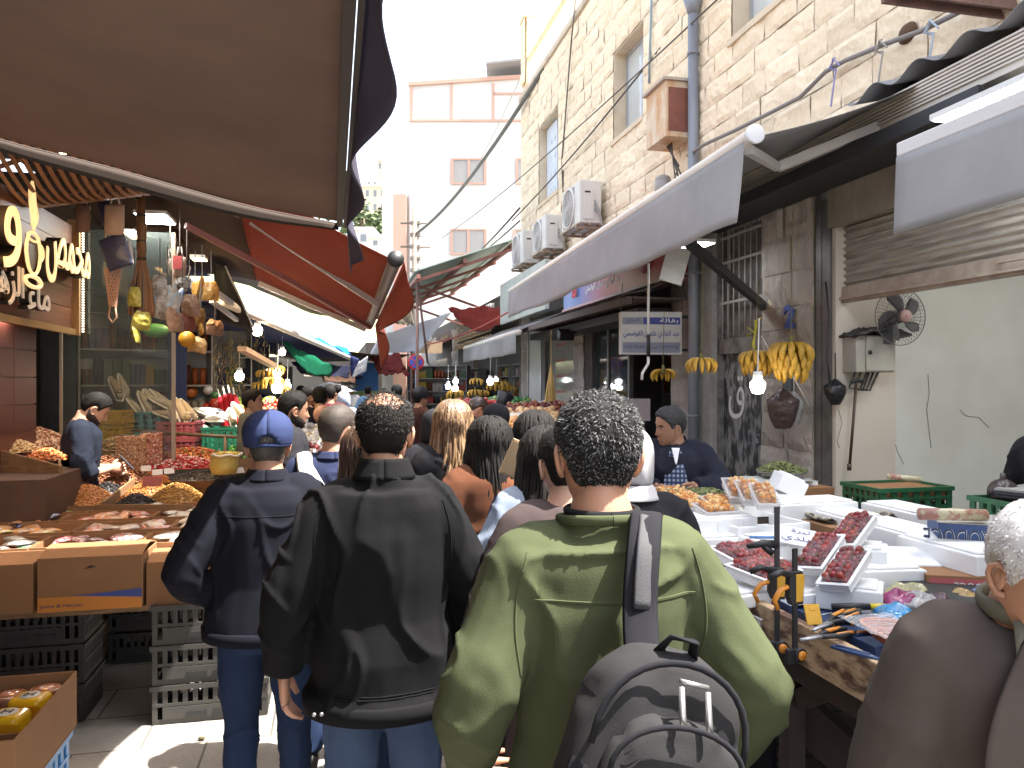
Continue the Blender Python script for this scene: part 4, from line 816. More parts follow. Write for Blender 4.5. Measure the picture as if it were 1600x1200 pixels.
p2 = at(1580,800,3.9); crate('plastic_crate','green crate at the right edge below the brown bag',(p2.x+.08,p2.y,p2.z-.09),SA,.4,.3,.16,M_cg,(5,2))
f = MB(); f.box(-.4,.5,-.25,.25,0,p2.z-.10); tag(f.build('shop_bench', MC['dark_wood'], loc=(p2.x+.1,p2.y,0), rz=SA),'second dark bench holding the green crate at the right edge','bench')
f = MB()
for k in range(3): f.box(-.15,.18,-.12,.12,.0+k*.016,.012+k*.016)
tag(f.build('flat_cartons', mat('black_carton',(.03,.03,.035),.6,rnd=[(.03,.03,.035),(.3,.29,.28),(.05,.05,.06)]), loc=p2+Vector((.12,0,.075)), rz=SA+.3),'flat dark cartons stacked on the right edge crate','cartons')
# fruit packs
M_straw = mat('strawberry',(.26,.012,.012),.3,var=.35,vs=40,rnd=[(.26,.008,.010),(.18,.006,.009),(.30,.02,.012),(.14,.006,.008),(.24,.01,.012),(.34,.05,.02)],bump=.7,bs=250,spec=.6)
M_leaf = mat('calyx',(.06,.12,.03),.6); M_phys = mat('golden_berry',(.62,.27,.03),.35,rnd=[(.55,.22,.03),(.42,.14,.015),(.60,.32,.08),(.48,.18,.02)],spec=.6,var=.2,vs=20); M_husk = mat('dry_husk',(.62,.42,.20),.7,rnd=.2)
def pack(name,label,loc,rot,L,W,H,kind,n,seed=1,film=True,group='wrapped fruit packs on the foam boxes',white=True,r=.019):
    rnd = random.Random(seed); t = thing(name,label,'fruit pack',loc,0,group,rot=rot)
    f = MB(); f.tray(L,W,H,.008,floor=.008); f.box(-L/2-.008,L/2+.008,-W/2-.008,-W/2,H-.006,H); f.box(-L/2-.008,L/2+.008,W/2,W/2+.008,H-.006,H); f.box(-L/2-.008,-L/2,-W/2,W/2,H-.006,H); f.box(L/2,L/2+.008,-W/2,W/2,H-.006,H)
    f.build('tray', M_foam if white else mat('clear_tray',(.7,.7,.7),.15,alpha=.35), t, bevel=.003)
    f, g_ = MB(), MB(); nx=max(1,int((L-.02)/(r*1.5))); ny=max(1,int((W-.02)/(r*1.5)))
    for lay in range(n):
        for i in range(nx):
            for j in range(ny):
                c=Vector((-L/2+.012+r+(L-.024-2*r)*(i/max(1,nx-1) if nx>1 else .5)+rnd.uniform(-.004,.004),-W/2+.012+r+(W-.024-2*r)*(j/max(1,ny-1) if ny>1 else .5)+rnd.uniform(-.004,.004),.012+r+lay*r*1.0+rnd.uniform(0,.008)))
                q=Matrix.Rotation(rnd.uniform(0,6.3),3,'Z')@Matrix.Rotation(rnd.uniform(-1.3,1.3),3,'X')
                if kind=='s':
                    f.add([c+q@Vector((math.cos(a*math.pi/4)*rr,math.sin(a*math.pi/4)*rr,z)) for (z,rr) in ((-.024,.003),(-.014,.011),(0,.0175),(.010,.017),(.015,.007)) for a in range(8)],[(k*8+a,k*8+(a+1)%8,(k+1)*8+(a+1)%8,(k+1)*8+a) for k in range(4) for a in range(8)]+[tuple(range(32,40))],rnd.random(),True)
                    if rnd.random()<.35:
                        for a in range(5): d_=q@Vector((math.cos(a*1.257)*.016,math.sin(a*1.257)*.016,.014)); e_=q@Vector((math.cos(a*1.257+.5)*.006,math.sin(a*1.257+.5)*.006,.018)); g_.add([c+q@Vector((0,0,.017)),c+e_,c+d_],[(0,1,2)])
                else:
                    f.ball(c,r*.85,8,6,rnd=rnd.random())
                    if rnd.random()<.5: g_.ball(c+Vector((rnd.uniform(-.01,.01),rnd.uniform(-.01,.01),.008)),(r*.7,r*.5,r*.9),6,4,rot=q)
    f.build('berries', M_straw if kind=='s' else M_phys, t); 
    if g_.v: g_.build('husks' if kind!='s' else 'leaves', M_leaf if kind=='s' else M_husk, t)
    if film: MB().grid(lambda s,tt:((s-.5)*L*.98,(tt-.5)*W*.96,H+.006+(n-1)*r*1.1*math.sin(math.pi*s)**.4*math.sin(math.pi*tt)**.4+.004*noise.noise((s*9,tt*7,seed))),16,12).build('cling_film', M_film, t)
    return t
def tilt(loc_px, Y, yaw, pitch, roll=0): return at(*loc_px, Y), (pitch, roll, yaw)
for k,(px,py,Y,yaw,pt,l) in enumerate(((1335,828,3.35,R(-52),R(26),'tilted strawberry punnet highest on the foam pile'),(1284,862,3.2,R(-50),R(26),'tilted strawberry punnet left of the highest one'),(1324,886,3.05,R(-50),R(26),'tilted strawberry punnet nearest the tools'))):
    loc,rot = tilt((px,py),Y,yaw,pt,R(-8)); pack('strawberry_punnet',l,loc-Vector((0,0,.03)),rot,.125,.235,.042,'s',2,20+k)
    foam(['foam box propped behind the highest punnet','foam box propped under the left tilted punnet','foam box propped under the nearest tilted punnet'][k], Vector(suv(loc+Vector((.02,.02,-.16)))), .24,.2,.09, R(-40), True)
pack('strawberry_punnet','large flat strawberry tray behind the tall clamp',sloc(onz(1192,902,.96)),(R(6),R(-3),SA+R(20)),.22,.20,.045,'s',2,31)
pack('strawberry_punnet','flat strawberry tray beside the green sweater',sloc(onz(1162,878,.98)),(R(8),0,SA+R(10)),.22,.20,.045,'s',2,32)
pack('strawberry_punnet','half hidden strawberry punnet low beside the clamps',sloc(onz(1200,968,.80)),(0,0,SA),.18,.2,.04,'s',2,33)
for k,(px,py,z,l) in enumerate(((1150,772,1.16,'golden berry pack leftmost on the upper foam step'),(1170,776,1.16,'golden berry pack in the middle of the upper foam step'),(1193,782,1.16,'golden berry pack rightmost on the upper foam step'))):
    pack('golden_berry_pack',l,sloc(onz(px,py,z)),(R(28),0,SA+R(-12)),.115,.17,.045,'p',2,40+k,white=False,r=.02)
for k,(px,py,z,l) in enumerate(((1118,802,1.08,'golden berry tray nearest on the lower foam step'),(1092,795,1.08,'golden berry tray partly behind the green sweater'),(1068,785,1.10,'golden berry tray beside the green carton'),(1127,790,1.10,'golden berry tray behind the nearest one'),(1048,776,1.1,'golden berry tray half hidden by the black cloak'))):
    pack('golden_berry_pack',l,sloc(onz(px,py,z)),(R(10),0,SA+R(5)),.19,.15,.035,'p',1,50+k,white=False,r=.02)
for k,(px,py,z,L,W,H,rz,l) in enumerate(((1170,800,1.02,.50,.32,.09,0,'foam box carrying the upper golden berry packs'),(1225,770,1.12,.16,.18,.1,R(-15),'upended foam box end beside the golden berries'),(1178,835,.96,.44,.34,.08,R(6),'open stepped foam box below the golden berries'),(1100,825,1.0,.44,.3,.07,R(4),'foam box under the lower golden berry trays'),(1110,850,.93,.46,.32,.06,0,'foam box with a pink inside beside the green sweater'),(1235,862,.93,.4,.3,.07,R(12),'scuffed foam box under the price card'),(1210,880,.87,.5,.36,.07,R(5),'low foam box behind the flat strawberry trays'),(1395,900,.90,.36,.22,.09,R(-20),'perforated foam box leaning right of the strawberries'),(1362,925,.86,.34,.25,.12,R(-8),'stained foam box beyond the tools'),(1260,815,.97,.5,.24,.12,R(2),'foam box at the far end of the long row'),(1160,925,.87,.4,.4,.05,R(12),'white foam sheet near the table edge'),(1175,975,.73,.3,.34,.06,0,'foam tray hanging low over the table edge'))):
    foam(l, onz(px,py,z) if k!=1 else onz(px,py,z), L,W,H,rz,lid=(k not in(2,)),ridges=3 if k in (0,3) else 0, ry=R(25) if k==1 else 0, rx=R(14) if k==7 else 0)
foam('wide slotted foam board lying flat before the strawberries', onz(1270,918,.875), .62,.42,.035, R(3), slots=True, name='foam_board')
foam('slotted foam board beyond the first one', onz(1300,880,.86), .5,.42,.04, R(-3), slots=True, name='foam_board')
# pink film, price card
t = thing('price_card','white price card with handwritten arabic on a blue stick','price tag',at(1243,838,3.55),0,rot=(R(-55),R(8),R(-18)))
f = MB(); f.box(-.085,.085,-.002,.002,-.055,.055); f.build('card', mat('card_white',(.62,.63,.66),.5), t); text('بلدي','writing',.12,.045,mat('pen_blue',(.03,.04,.15),.6),t,(-.0,-.0035,-.02),(R(90),0,0),.001,-.01); text('ليرة','writing',.08,.03,MC['pen_blue'],t,(.02,-.0035,.03),(R(90),0,0),.001,-.01)
f = MB(); f.cyl((-.08,0,-.03),(-.2,-.01,-.07),.007,8); f.build('stick', mat('stick_blue',(.12,.25,.5),.4), t)
# okra dish & scale
t = thing('okra_dish','round metal dish heaped with green beans on a white box','dish',at(1222,742,5.3),SA)
f = MB(); f.rings([(0,0,0,.1,.1),(0,0,.012,.16,.16),(0,0,.03,.175,.175),(0,0,.028,.17,.17),(0,0,.02,.12,.12)],24); f.build('dish', mat('dull_steel',(.25,.26,.24),.35,metal=.7), t)
f = MB(); rnd=random.Random(5)
for k in range(420):
    a=rnd.random()*6.3; r_=.155*math.sqrt(rnd.random()); z=.03+.06*(1-(r_/.155)**2)*rnd.random()**.4; q=Vector((math.cos(a)*r_,math.sin(a)*r_,z)); d_=Vector((rnd.gauss(0,1),rnd.gauss(0,1),rnd.gauss(0,.35))).normalized()*.02; f.tube([q-d_,q,q+d_],[.003,.006,.002],5,rnd=rnd.random())
tag(f.build('beans', mat('bean_green',(.17,.19,.07),.6,rnd=.4), t),kind='stuff')
f = MB(); f.box(-.24,.2,-.17,.17,-.13,-.012); tag(f.build('scale_box', M_foam, loc=at(1215,745,5.32), rz=SA, bevel=.006),'white box carrying the dish of green beans','box')
f = MB(); f.grid(lambda s,tt:(-.28+.52*s,-.18+.3*tt,.02*noise.noise((s*5,tt*5,8))-.006),14,10,thick=.004); tag(f.build('newspaper', mat('newsprint',(.42,.43,.42),.8,var=.3,vs=10), loc=at(1205,746,5.25), rz=SA),'crumpled grey paper sheet under the dish of beans','paper')
f = MB(); f.box(-.16,.14,-.14,.14,0,.16); tag(f.build('goods_carton', M_card, loc=at(1255,795,5.2), rz=SA),'brown carton right of the foam box end','box')
f = MB(); f.box(-.5,.3,-.25,.4,0,.93); tag(f.build('side_table', MC['dark_wood'], loc=uv(3.0,4.75), rz=SA),'dark side table behind the foam stacks','table')
# green carton with ring emblem
p = at(1085,785,4.35); t = thing('green_carton','green fruit carton with a ring emblem in front of the seated seller','box',(p.x,p.y,p.z-.05),R(6))
f = MB(); f.tray(.30,.22,.12,.006); f.build('carton', mat('carton_green',(.08,.13,.04),.7,var=.3,vs=6), t, bevel=.003)
f = MB(); f.tube([(-.03+.045*math.cos(a*.2618),-.112,.05+.045*math.sin(a*.2618)) for a in range(25)],.003,5,cap=False); f.cyl((-.03,-.111,.05),(-.03,-.113,.05),.028,20); f.build('emblem', mat('emblem_tan',(.38,.30,.16),.7), t)
f = MB(); f.box(.06,.10,-.113,-.1105,.06,.12); f.build('sticker', M_card, t); f = MB(); rnd=random.Random(8)
for k in range(120): q=Vector((rnd.uniform(-.14,.14),rnd.uniform(-.1,.1),.095+rnd.uniform(0,.02))); d_=Vector((rnd.gauss(0,1),rnd.gauss(0,1),rnd.gauss(0,.3))).normalized()*.02; f.tube([q-d_,q+d_],.007,5,rnd=rnd.random())
tag(f.build('beans', MC['bean_green'], t),kind='stuff')
f = MB(); f.box(-.5,.6,-.2,.25,0,p.z-.052); tag(f.build('side_table', MC['dark_wood'], loc=(p.x,p.y,0), rz=SA),'low dark stand under the green carton','table')
# ---------- clamps ----------
M_cy = mat('clamp_yellow',(.60,.33,.03),.4); M_co = mat('clamp_orange',(.65,.25,.03),.4)
def clamp(label, base, L, rz):
    t = thing('bar_clamp',label,'clamp',base,rz,'bar clamps standing at the table corner')
    f = MB(); f.box(-.009,.009,-.004,.004,-.02,L); f.build('bar', M_darkm, t)
    f = MB(); f.poly([(-.03,.085),(.022,.085),(.032,.06),(.026,-.03),(-.022,-.03),(-.034,.0)],.026,1,Matrix.Translation((0,-.013,.20))); f.build('grip_body', M_black, t, bevel=.004)
    f = MB(); f.poly([(-.006,.075),(.026,.075),(.030,.05),(.022,-.02),(-.006,-.02)],.03,1,Matrix.Translation((0,-.015,.20))); f.build('side_plate', M_cy, t, bevel=.003)
    f = MB(); f.tube([(-.02,0,.27),(-.06,0,.285),(-.10,0,.27)],[.014,.015,.010],8,ry=[.011]*3); f.build('handle', M_black, t)
    f = MB(); f.tube([(-.02,0,.235),(-.06,0,.225),(-.085,0,.19),(-.07,0,.16)],[.011,.012,.011,.008],8,ry=[.008]*4); f.build('trigger', M_co, t)
    f = MB(); f.box(-.035,.015,-.01,.01,-.03,.02); f.cyl((.012,-.02,.0),(.012,.014,.0),.024,18); f.build('jaw', M_black, t, bevel=.003)
    f = MB(); f.cyl((.012,-.0215,.0),(.012,-.026,.0),.016,18); f.build('pad', M_co, t); return t
c1 = at(1214,1010,2.75); clamp('taller bar clamp with black jaw and yellow grip', c1, .50, R(6))
f = MB(); f.tube([(-.11,0,.36),(-.05,0,.37),(0,0,.365)],[.009,.014,.016],8); f.tube([(-.05,0,.36),(-.02,-.01,.335)],.012,7); tag(f.build('upper_jaw', M_black, loc=c1, rz=R(6)), None); o=bpy.data.objects['upper_jaw']; o.parent=[x for x in bpy.data.objects if x.name=='bar_clamp'][0]; o.location=(0,0,0); o.rotation_euler=(0,0,0)
clamp('shorter bar clamp right of the taller one', at(1242,1022,2.62), .36, R(20))
# ---------- tools tray ----------
M_navy = mat('tool_navy',(.02,.045,.12),.4); M_cyan=mat('tool_cyan',(.03,.30,.62),.4); M_yel=mat('tool_yellow',(.70,.52,.03),.4)
def tzp(px, py, z=.905): return sloc(onz(px,py,z))
def tool(name,label,a,b_,kind,cols):
    a,b_=Vector(a),Vector(b_); d_=(b_-a).normalized(); L=(b_-a).length; side=d_.cross(Vector((0,0,1))).normalized(); t = thing(name,label,'tool',a,0); A=lambda s,o=0,z=0: (b_-a)*s+side*o+Vector((0,0,z))
    if kind=='screwdriver':
        f=MB(); f.tube([A(0),A(.1),A(.3),A(.45),A(.5)],[.009,.014,.011,.013,.008],8); f.build('handle',cols[0],t); f=MB(); f.tube([A(.08),A(.14)],.0155,8); f.tube([A(.36),A(.4)],.014,8); f.build('band',cols[1],t); f=MB(); f.tube([A(.5),A(1)],.0035,6); f.build('shank',M_metal,t)
    elif kind=='pliers':
        f=MB(); f.tube([A(0,.02),A(.3,.03),A(.6,.006),A(.62,0)],[.007,.010,.008,.006],8); f.tube([A(0,-.02),A(.3,-.03),A(.6,-.006),A(.62,0)],[.007,.010,.008,.006],8); f.build('handle',cols[0],t); f=MB(); f.tube([A(.1,.026,.004),A(.4,.022,.004)],.007,6); f.tube([A(.1,-.026,.004),A(.4,-.022,.004)],.007,6); f.build('inlay',cols[1],t); f=MB(); f.tube([A(.6),A(.75),A(1)],[.014,.016,.004],6,ry=[.006]*3); f.build('jaws',M_metal,t)
    elif kind=='hammer':
        f=MB(); f.tube([A(0),A(.4),A(.7)],[.013,.015,.012],8); f.build('grip',cols[0],t); f=MB(); f.tube([A(.7),A(1)],.012,8); f.build('shaft',cols[1],t)
    elif kind=='knife':
        f=MB(); f.tube([A(0),A(.3),A(.75),A(1)],[.011,.014,.013,.008],8,ry=[.006,.008,.008,.004]); f.build('handle',cols[0],t); f=MB(); f.tube([A(.1,0,.006),A(.8,0,.006)],.006,6); f.build('inlay',cols[1],t)
    return t
for k,(n,l,a,b_,kd,c) in enumerate((
 ('screwdriver','black and orange screwdriver pointing right on the tool pile',(1285,975),(1400,968),'screwdriver',(M_black,M_co)),
 ('hammer','hammer with black grip and yellow shaft at the back of the tools',(1300,948),(1385,948),'hammer',(M_black,M_yel)),
 ('pliers','black and orange pliers in front of the yellow shaft',(1335,955),(1270,985),'pliers',(M_black,M_co)),
 ('utility_knife','navy and orange knife nearest the peeling table edge',(1310,993),(1390,988),'knife',(M_navy,M_co)),
 ('pliers','second pliers lying under the screwdriver',(1330,985),(1250,1000),'pliers',(M_black,M_co)),
 ('utility_knife','blue handled cutter beside the clear wrappers',(1345,975),(1400,962),'knife',(M_navy,M_cyan)),
 ('screwdriver','short orange screwdriver close to the clamps',(1262,965),(1300,958),'screwdriver',(M_co,M_black)),
 ('utility_knife','black cutter with orange end by the hammer grip',(1300,965),(1345,952),'knife',(M_black,M_co)),
 ('utility_knife','navy tool case lying along the table edge',(1300,1010),(1375,1030),'knife',(M_navy,M_navy)))):
    tool(n,l,tzp(*a,.90+.008*(k%3)),tzp(*b_,.905+.008*(k%3)),kd,c)
f = MB(); f.box(-.028,.028,-.004,.004,-.035,.035); f.box(-.01,.012,-.006,-.004,.012,.026); tag(f.build('yellow_tag', M_cy, loc=at(1270,960,2.7), rot=(R(-25),0,.1), bevel=.004),'square yellow plastic hang tag at the clamp end of the tools','tag')
f = MB(); f.tray(.40,.62,.05,.006); tag(f.build('tool_tray', M_navy, loc=uv(1.90,2.45,.853), rz=SA, bevel=.003),'shallow navy tray holding the tools','tray')
t = thing('cable_coil','coil of orange cables in a clear bag at the table edge','cable coil',uv(1.79,2.15,.90),SA)
f = MB()
for k in range(7): f.tube([(.05*math.cos(a*.35)*(1+.1*k),(.10+.008*k)*math.sin(a*.35),.01+.006*k+.004*math.sin(a)) for a in range(19)],.005,6,rnd=random.random(),cap=False)
f.build('coil', mat('cable_orange',(.60,.22,.10),.4,rnd=.3), t); MB().grid(lambda s,tt:((s-.5)*.2,(tt-.5)*.34,.05+.03*math.sin(math.pi*s)*math.sin(math.pi*tt)+.01*noise.noise((s*7,tt*7,3))),16,16).build('bag', M_bag, t)
for k,(px,py,c,l) in enumerate(((1410,935,(.35,.03,.15),'magenta wrapped packet among the clear wrappers'),(1440,938,(.45,.42,.40),'clear crumpled packet behind the tools'),(1475,940,(.10,.04,.06),'dark wrapped packet in the clear heap'),(1505,935,(.55,.35,.12),'orange packet by the suit shoulder'),(1530,930,(.10,.2,.45),'blue packet nearest the old man'),(1400,958,(.03,.30,.62),'cyan plastic strip beside the tools'),(1420,925,(.55,.50,.25),'yellowish packet at the top of the clear heap'))):
    p = tzp(px,py,.92); sd=k*3.1; f = MB(); f.grid(lambda s,tt:((s-.5)*.17,(tt-.5)*.13,.045*math.sin(math.pi*s)**.5*math.sin(math.pi*tt)**.5*(1+.8*noise.noise((s*4+sd,tt*4,sd)))),18,14,thick=.004)
    tag(f.build('wrapped_packet', mat('packet%d'%k,c,.2,var=.6,vs=20,bump=.8,bs=30,coat=.5), loc=p-Vector((0,0,.02)), rz=k*.9), l, 'packet','plastic packets beyond the tools')
# under-table
for k,(u_,v_,z,l) in enumerate(((2.35,2.4,0,'black crate on the ground under the table corner'),(2.35,2.42,.27,'black crate upper one under the table corner'))):
    crate('plastic_crate',l,uv(u_,v_,z),SA,.5,.36,.26,mat('crate_black',(.02,.02,.022),.5),(8,3))
f = MB(); f.box(1.80,1.82,2.9,5.4,0,.7); tag(f.build('table_skirt', fabric('black_sheet_cloth',(.012,.012,.014)), rz=SA),'black sheet hanging under the stall table','cloth')
# ================= LEFT SIDE =================
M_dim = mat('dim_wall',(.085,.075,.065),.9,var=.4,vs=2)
LB = thing('left_shop_row','dark open fronted shop row along the left side behind the nut stall','building',(0,0,0),SA)
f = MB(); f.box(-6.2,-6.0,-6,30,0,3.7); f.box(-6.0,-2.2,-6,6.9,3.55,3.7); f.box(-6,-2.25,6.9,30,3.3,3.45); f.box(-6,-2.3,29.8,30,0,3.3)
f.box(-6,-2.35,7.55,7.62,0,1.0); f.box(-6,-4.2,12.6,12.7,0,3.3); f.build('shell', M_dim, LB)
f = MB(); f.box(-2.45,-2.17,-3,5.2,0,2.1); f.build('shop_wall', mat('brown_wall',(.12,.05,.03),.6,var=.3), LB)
# brick tile column
t = thing('tiled_column','reddish brown tiled column left of the glass pane','column',uv(-2.2,6.0),SA)
f = MB()
for k in range(12): f.box(-.05,.0,-.62,.10,.2*k+.004,.2*k+.196,rnd=random.random())
for k in range(12): f.box(-.3,.0,.105,.52,.2*k+.004,.2*k+.196,rnd=random.random())
f.build('tiles', mat('red_tile',(.13,.035,.02),.35,rnd=.2,var=.3,vs=6), t); f = MB(); f.box(-.29,-.008,-.6,.5,0,2.4); f.build('grout', mat('grout',(.32,.25,.2),.9), t)
f = MB(); f.box(-.02,.06,-1.0,-.64,0,2.3); f.build('side_post', M_darkm, t)
# sign board
sg = thing('roastery_sign','dark wooden roastery sign with glowing arabic letters and a coffee cup logo','sign',uv(-2.12,0),SA)
f = MB()
for k in range(5): f.box(0,.04,2.5,6.95,2.20+k*.17,2.365+k*.17,rnd=random.random())
f.build('board', mat('sign_wood',(.22,.085,.04),.5,rnd=.3,var=.5,vs=3,stretch=(1,.4,6)), sg)
f = MB(); f.box(.04,.07,2.5,6.97,2.15,2.20); f.box(.0,.09,6.95,6.99,2.15,3.1); f.build('frame', mat('brass_frame',(.42,.25,.10),.4,metal=.4), sg)
M_gl = mat('letter_glow',(.62,.42,.22),.5,emit=.22,ecol=(1,.66,.30)); M_lw = mat('letter_cream',(.55,.48,.40),.5,emit=.05); RT=(R(90),0,R(90))
M_ld = mat('letter_side',(.02,.015,.012),.5)
def let(s, w, h_, v, z, m=M_gl, d_=.10):
    text(s,'lettering',w,h_,M_ld,sg,(.075+d_/2,v,z),RT,d_,.004); return text(s,'lettering',w,h_,m,sg,(.08+d_,v,z),RT,.01,.004)
let('محمص',.98,.36,6.43,2.65); let('و',.26,.40,5.36,2.66); let('عطارة',.8,.4,4.7,2.66)
let('ماء',.40,.24,5.93,2.37,M_lw,.06); let('الزهر',.50,.26,5.40,2.38,M_lw,.06)
f = MB(); cv_,cz=5.70,2.62
f.add([(.17,cv_+x,cz+z) for x,z in [(-.11,.11),(.11,.11),(.10,.0),(.06,-.09),(0,-.12),(-.06,-.09),(-.10,.0)]],[(0,6,5,4,3,2,1)]); f.build('cup_face', M_ld, sg)
f = MB(); f.tube([(.18,cv_+.125*math.cos(a*.2618)*(1 if math.sin(a*.2618)>-.2 else .95),cz+.14*math.sin(a*.2618)) for a in range(25)],.012,6,cap=False)
f.tube([(.18,cv_+.10*math.cos(a*.2618),cz+.105+.025*math.sin(a*.2618)) for a in range(25)],.009,6,cap=False)
f.tube([(.18,cv_+.12+.05*math.sin(a*.35),cz+.05*math.cos(a*.35)+.02) for a in range(10)],.012,6); f.tube([(.18,cv_+.14*math.cos(a*.2618),cz-.19+.035*math.sin(a*.2618)) for a in range(25)],.014,6,cap=False)
f.tube([(.18,cv_+.03*math.sin(a*.8),cz+.16+.045*a) for a in range(8)],[.01,.02,.024,.02,.02,.024,.02,.008],6); f.tube([(.18,cv_-.04+.02*math.sin(a*.8+1),cz+.18+.035*a) for a in range(7)],.009,6); f.build('cup_outline', M_gl, sg)
# curved slat ceiling
t = thing('slatted_canopy','curved wooden slat canopy glowing orange above the roastery sign','canopy',(0,0,0),SA)
f = MB()
for k in range(17):
    u_=-2.15+.055*k*1.0; f.tube([(u_,4.45+.17*q,3.10+.14*math.sin(q*.52+.4)+.01*k) for q in range(13)],[.016]*13,4,rnd=random.random())
f.build('slats', mat('slat_wood',(.32,.15,.06),.55,rnd=.3), t)
f = MB()
for v0 in (4.6,5.4,6.3): f.tube([(-2.15+.12*q,v0,3.05+.22*math.sin(q*math.pi/12)) for q in range(13)],[.03]*13,6,ry=[.012]*13)
f.build('rib', mat('rib_wood',(.20,.09,.035),.55), t)
la = bpy.data.lights.new('lamp','AREA'); la.energy=4; la.color=(1,.55,.2); la.size=.5; lo=bpy.data.objects.new('lamp_light',la); COL.objects.link(lo); lo.location=uv(-1.7,4.7,3.02)
pw = panel('warm square lamp under the slatted canopy at the left edge', uv(-1.5,4.9,3.12), .16,.30,(1,.6,.25), e=9); lo.parent=pw; lo.matrix_parent_inverse=Matrix.Identity(4); lo.location=(-.15,0,-.1)
def parea(p, e, c, size=.4):
    l=bpy.data.lights.new('lamp','AREA'); l.energy=e; l.color=c; l.size=size; o=bpy.data.objects.new('lamp_light',l); COL.objects.link(o); o.parent=p; o.location=(0,0,-.03); return o
pp = panel('cool white panel lamp hanging between the awnings above the glass', at(243,342,6.6), .26,.42,(.92,.97,1)); parea(pp,4,(1,.95,.85))
panel('cool tube lamp low at the left photo edge', at(2,492,5.2), .12,.3,(.8,.85,1), e=6)
pp = panel('warm tube lamp behind the hanging net bags', at(207,368,6.9), .10,.3,(1,.8,.5)); parea(pp,3,(1,.8,.5))
pp = panel('warm panel lamp above the yellow hanging bags', at(311,405,7.6), .14,.2,(1,.75,.4), e=14); parea(pp,10,(1,.7,.35))
f = MB()
for k in range(44): f.box(-.008,.008,-.004,.004,k*.022,k*.022+.012)
tag(f.build('led_strip', mat('strip_glow',(.9,.85,.7),emit=.8,ecol=(1,.9,.7)), loc=uv(-2.02,7.02,2.18), rz=SA, ),'vertical dotted light strip on the end of the roastery sign','light strip')
# glass pane
t = thing('glass_partition','tall reflective glass pane standing behind the phone holding seller','glass pane',uv(-2.2,7.1),SA)
f = MB(); f.box(0,.85,0,.008,1.05,3.05); f.build('glass', mat('partition_glass',(.10,.12,.11),.05,alpha=.42,spec=.9,var=.3,vs=2), t)
f = MB(); f.box(.85,.88,-.012,.018,1.0,3.05); f.box(-.02,.0,-.01,.015,1.0,3.05); f.build('edge_post', mat('tan_post',(.38,.30,.22),.5), t)
# brown awning
M_brn = fabric('brown_canvas', (.215,.155,.128), transl=.26, var=.22, vs=1.5, bs=500)
ba = thing('awning','huge brown canvas awning seen from below at the top left','awning',(0,0,0),SA)
def bc(s,t):
    v=-1.5+5.62*t; u=.03-2.23*s; k=.5*max(0,(t-.8)/.2); return (u, v-.05*math.sin(math.pi*s)*(t>.5), 2.60+.53*s-.06*math.sin(math.pi*s)+.012*noise.noise((s*3,t*4,1))+.02*math.sin(s*9+t*4)*math.sin(math.pi*s)*.4)
f = MB(); f.grid(bc, 30, 44, thick=.004); f.build('canopy', M_brn, ba)
f = MB(); f.box(.02,.05,-1.5,4.14,2.575,2.61); f.box(.055,.068,-1.5,4.14,2.57,2.615); f.build('front_bar', mat('brown_bar',(.055,.045,.042),.6), ba)
def bvl(s,t): v=-1.5+5.66*t; w=.03+.035*math.sin(t*34)+.02*math.sin(t*13+1); return (.072+w*s*(1-.7*(t>.97)), v+.0*s, 2.60-.17*s-.10*s*max(0,(t-.93)/.07))
f = MB(); f.grid(bvl, 6, 90, thick=.003); f.build('valance', fabric('valance_navy',(.09,.085,.12),transl=.25), ba)
def bsd(s,t): u=.03-2.23*s; p=bc(s,1); return (p[0],p[1]+.012,p[2]-.012-(.03+.045*math.sin(math.pi*min(1,s*1.2)))*t)
f = MB(); f.grid(bsd, 24, 3, thick=.003); f.tube([Vector(bc(s/12,1))+Vector((0,.02,-.01)) for s in range(13)],.007,6); f.build('side_hem', fabric('brown_hem',(.07,.055,.048),transl=.03), ba)
# red awning
M_red = fabric('red_canvas', (.25,.078,.052), transl=.3, var=.08, vs=2)
ra = thing('awning','bright red canvas awning with a torn hanging tip in the middle of the street','awning',(0,0,0),SA)
r0 = Vector(suv(at(617,408,5.7))); r1 = Vector(suv(at(577,508,9.2))); l0 = Vector(suv(at(352,245,5.9))); l1 = Vector(suv(at(398,436,8.6)))
f = MB(); f.grid(lambda s,t:(r0*(1-t)+r1*t)*(1-s)+(l0*(1-t)+l1*t)*s-Vector((0,0,.05*math.sin(math.pi*s))), 12, 12, thick=.004); f.build('canopy', M_red, ra)
f = MB(); dr=(r1-r0).normalized(); f.cyl(r0-dr*.06,r1+dr*.05,.05,12); f.build('front_roller', mat('dull_bar',(.20,.18,.17),.4,metal=.3), ra); f=MB(); f.cyl(r0-dr*.08,r0-dr*.06,.062,18); f.build('end_cap', M_black, ra)
f = MB(); beam(f, r0*.55+r1*.45-Vector((.02,0,.07)), l0*.62+l1*.38+Vector((.1,0,-.06)), .05,.05); beam(f, r1-Vector((.05,.1,.06)), l1+Vector((.05,-.1,-.06)), .05,.05); f.build('folding_arm', mat('arm_grey',(.40,.36,.35),.4), ra)
def rv(s,t):
    p=r0*(1-t)+r1*t; drop=(.16+.14*math.sin(min(1,t*1.15)*math.pi)+.36*max(0,(t-.72)/.28))*s; return (p.x+.07+.10*math.sin(t*9)*s+.03*s, p.y+.0*s, p.z-drop)
f = MB(); f.grid(rv, 8, 40, thick=.003); f.build('valance', fabric('red_valance',(.22,.06,.042),transl=.35), ra)
sheet('dark_canopy','dark brown canvas joining the red awning to the left shops','awning',(at(355,247,5.88),at(400,438,8.6),uv(-2.4,9.9,3.2),uv(-2.4,5.2,3.75)),fabric('dark_brown_canvas',(.10,.075,.06),transl=.1,var=.2),n=(12,10),sagz=.03)
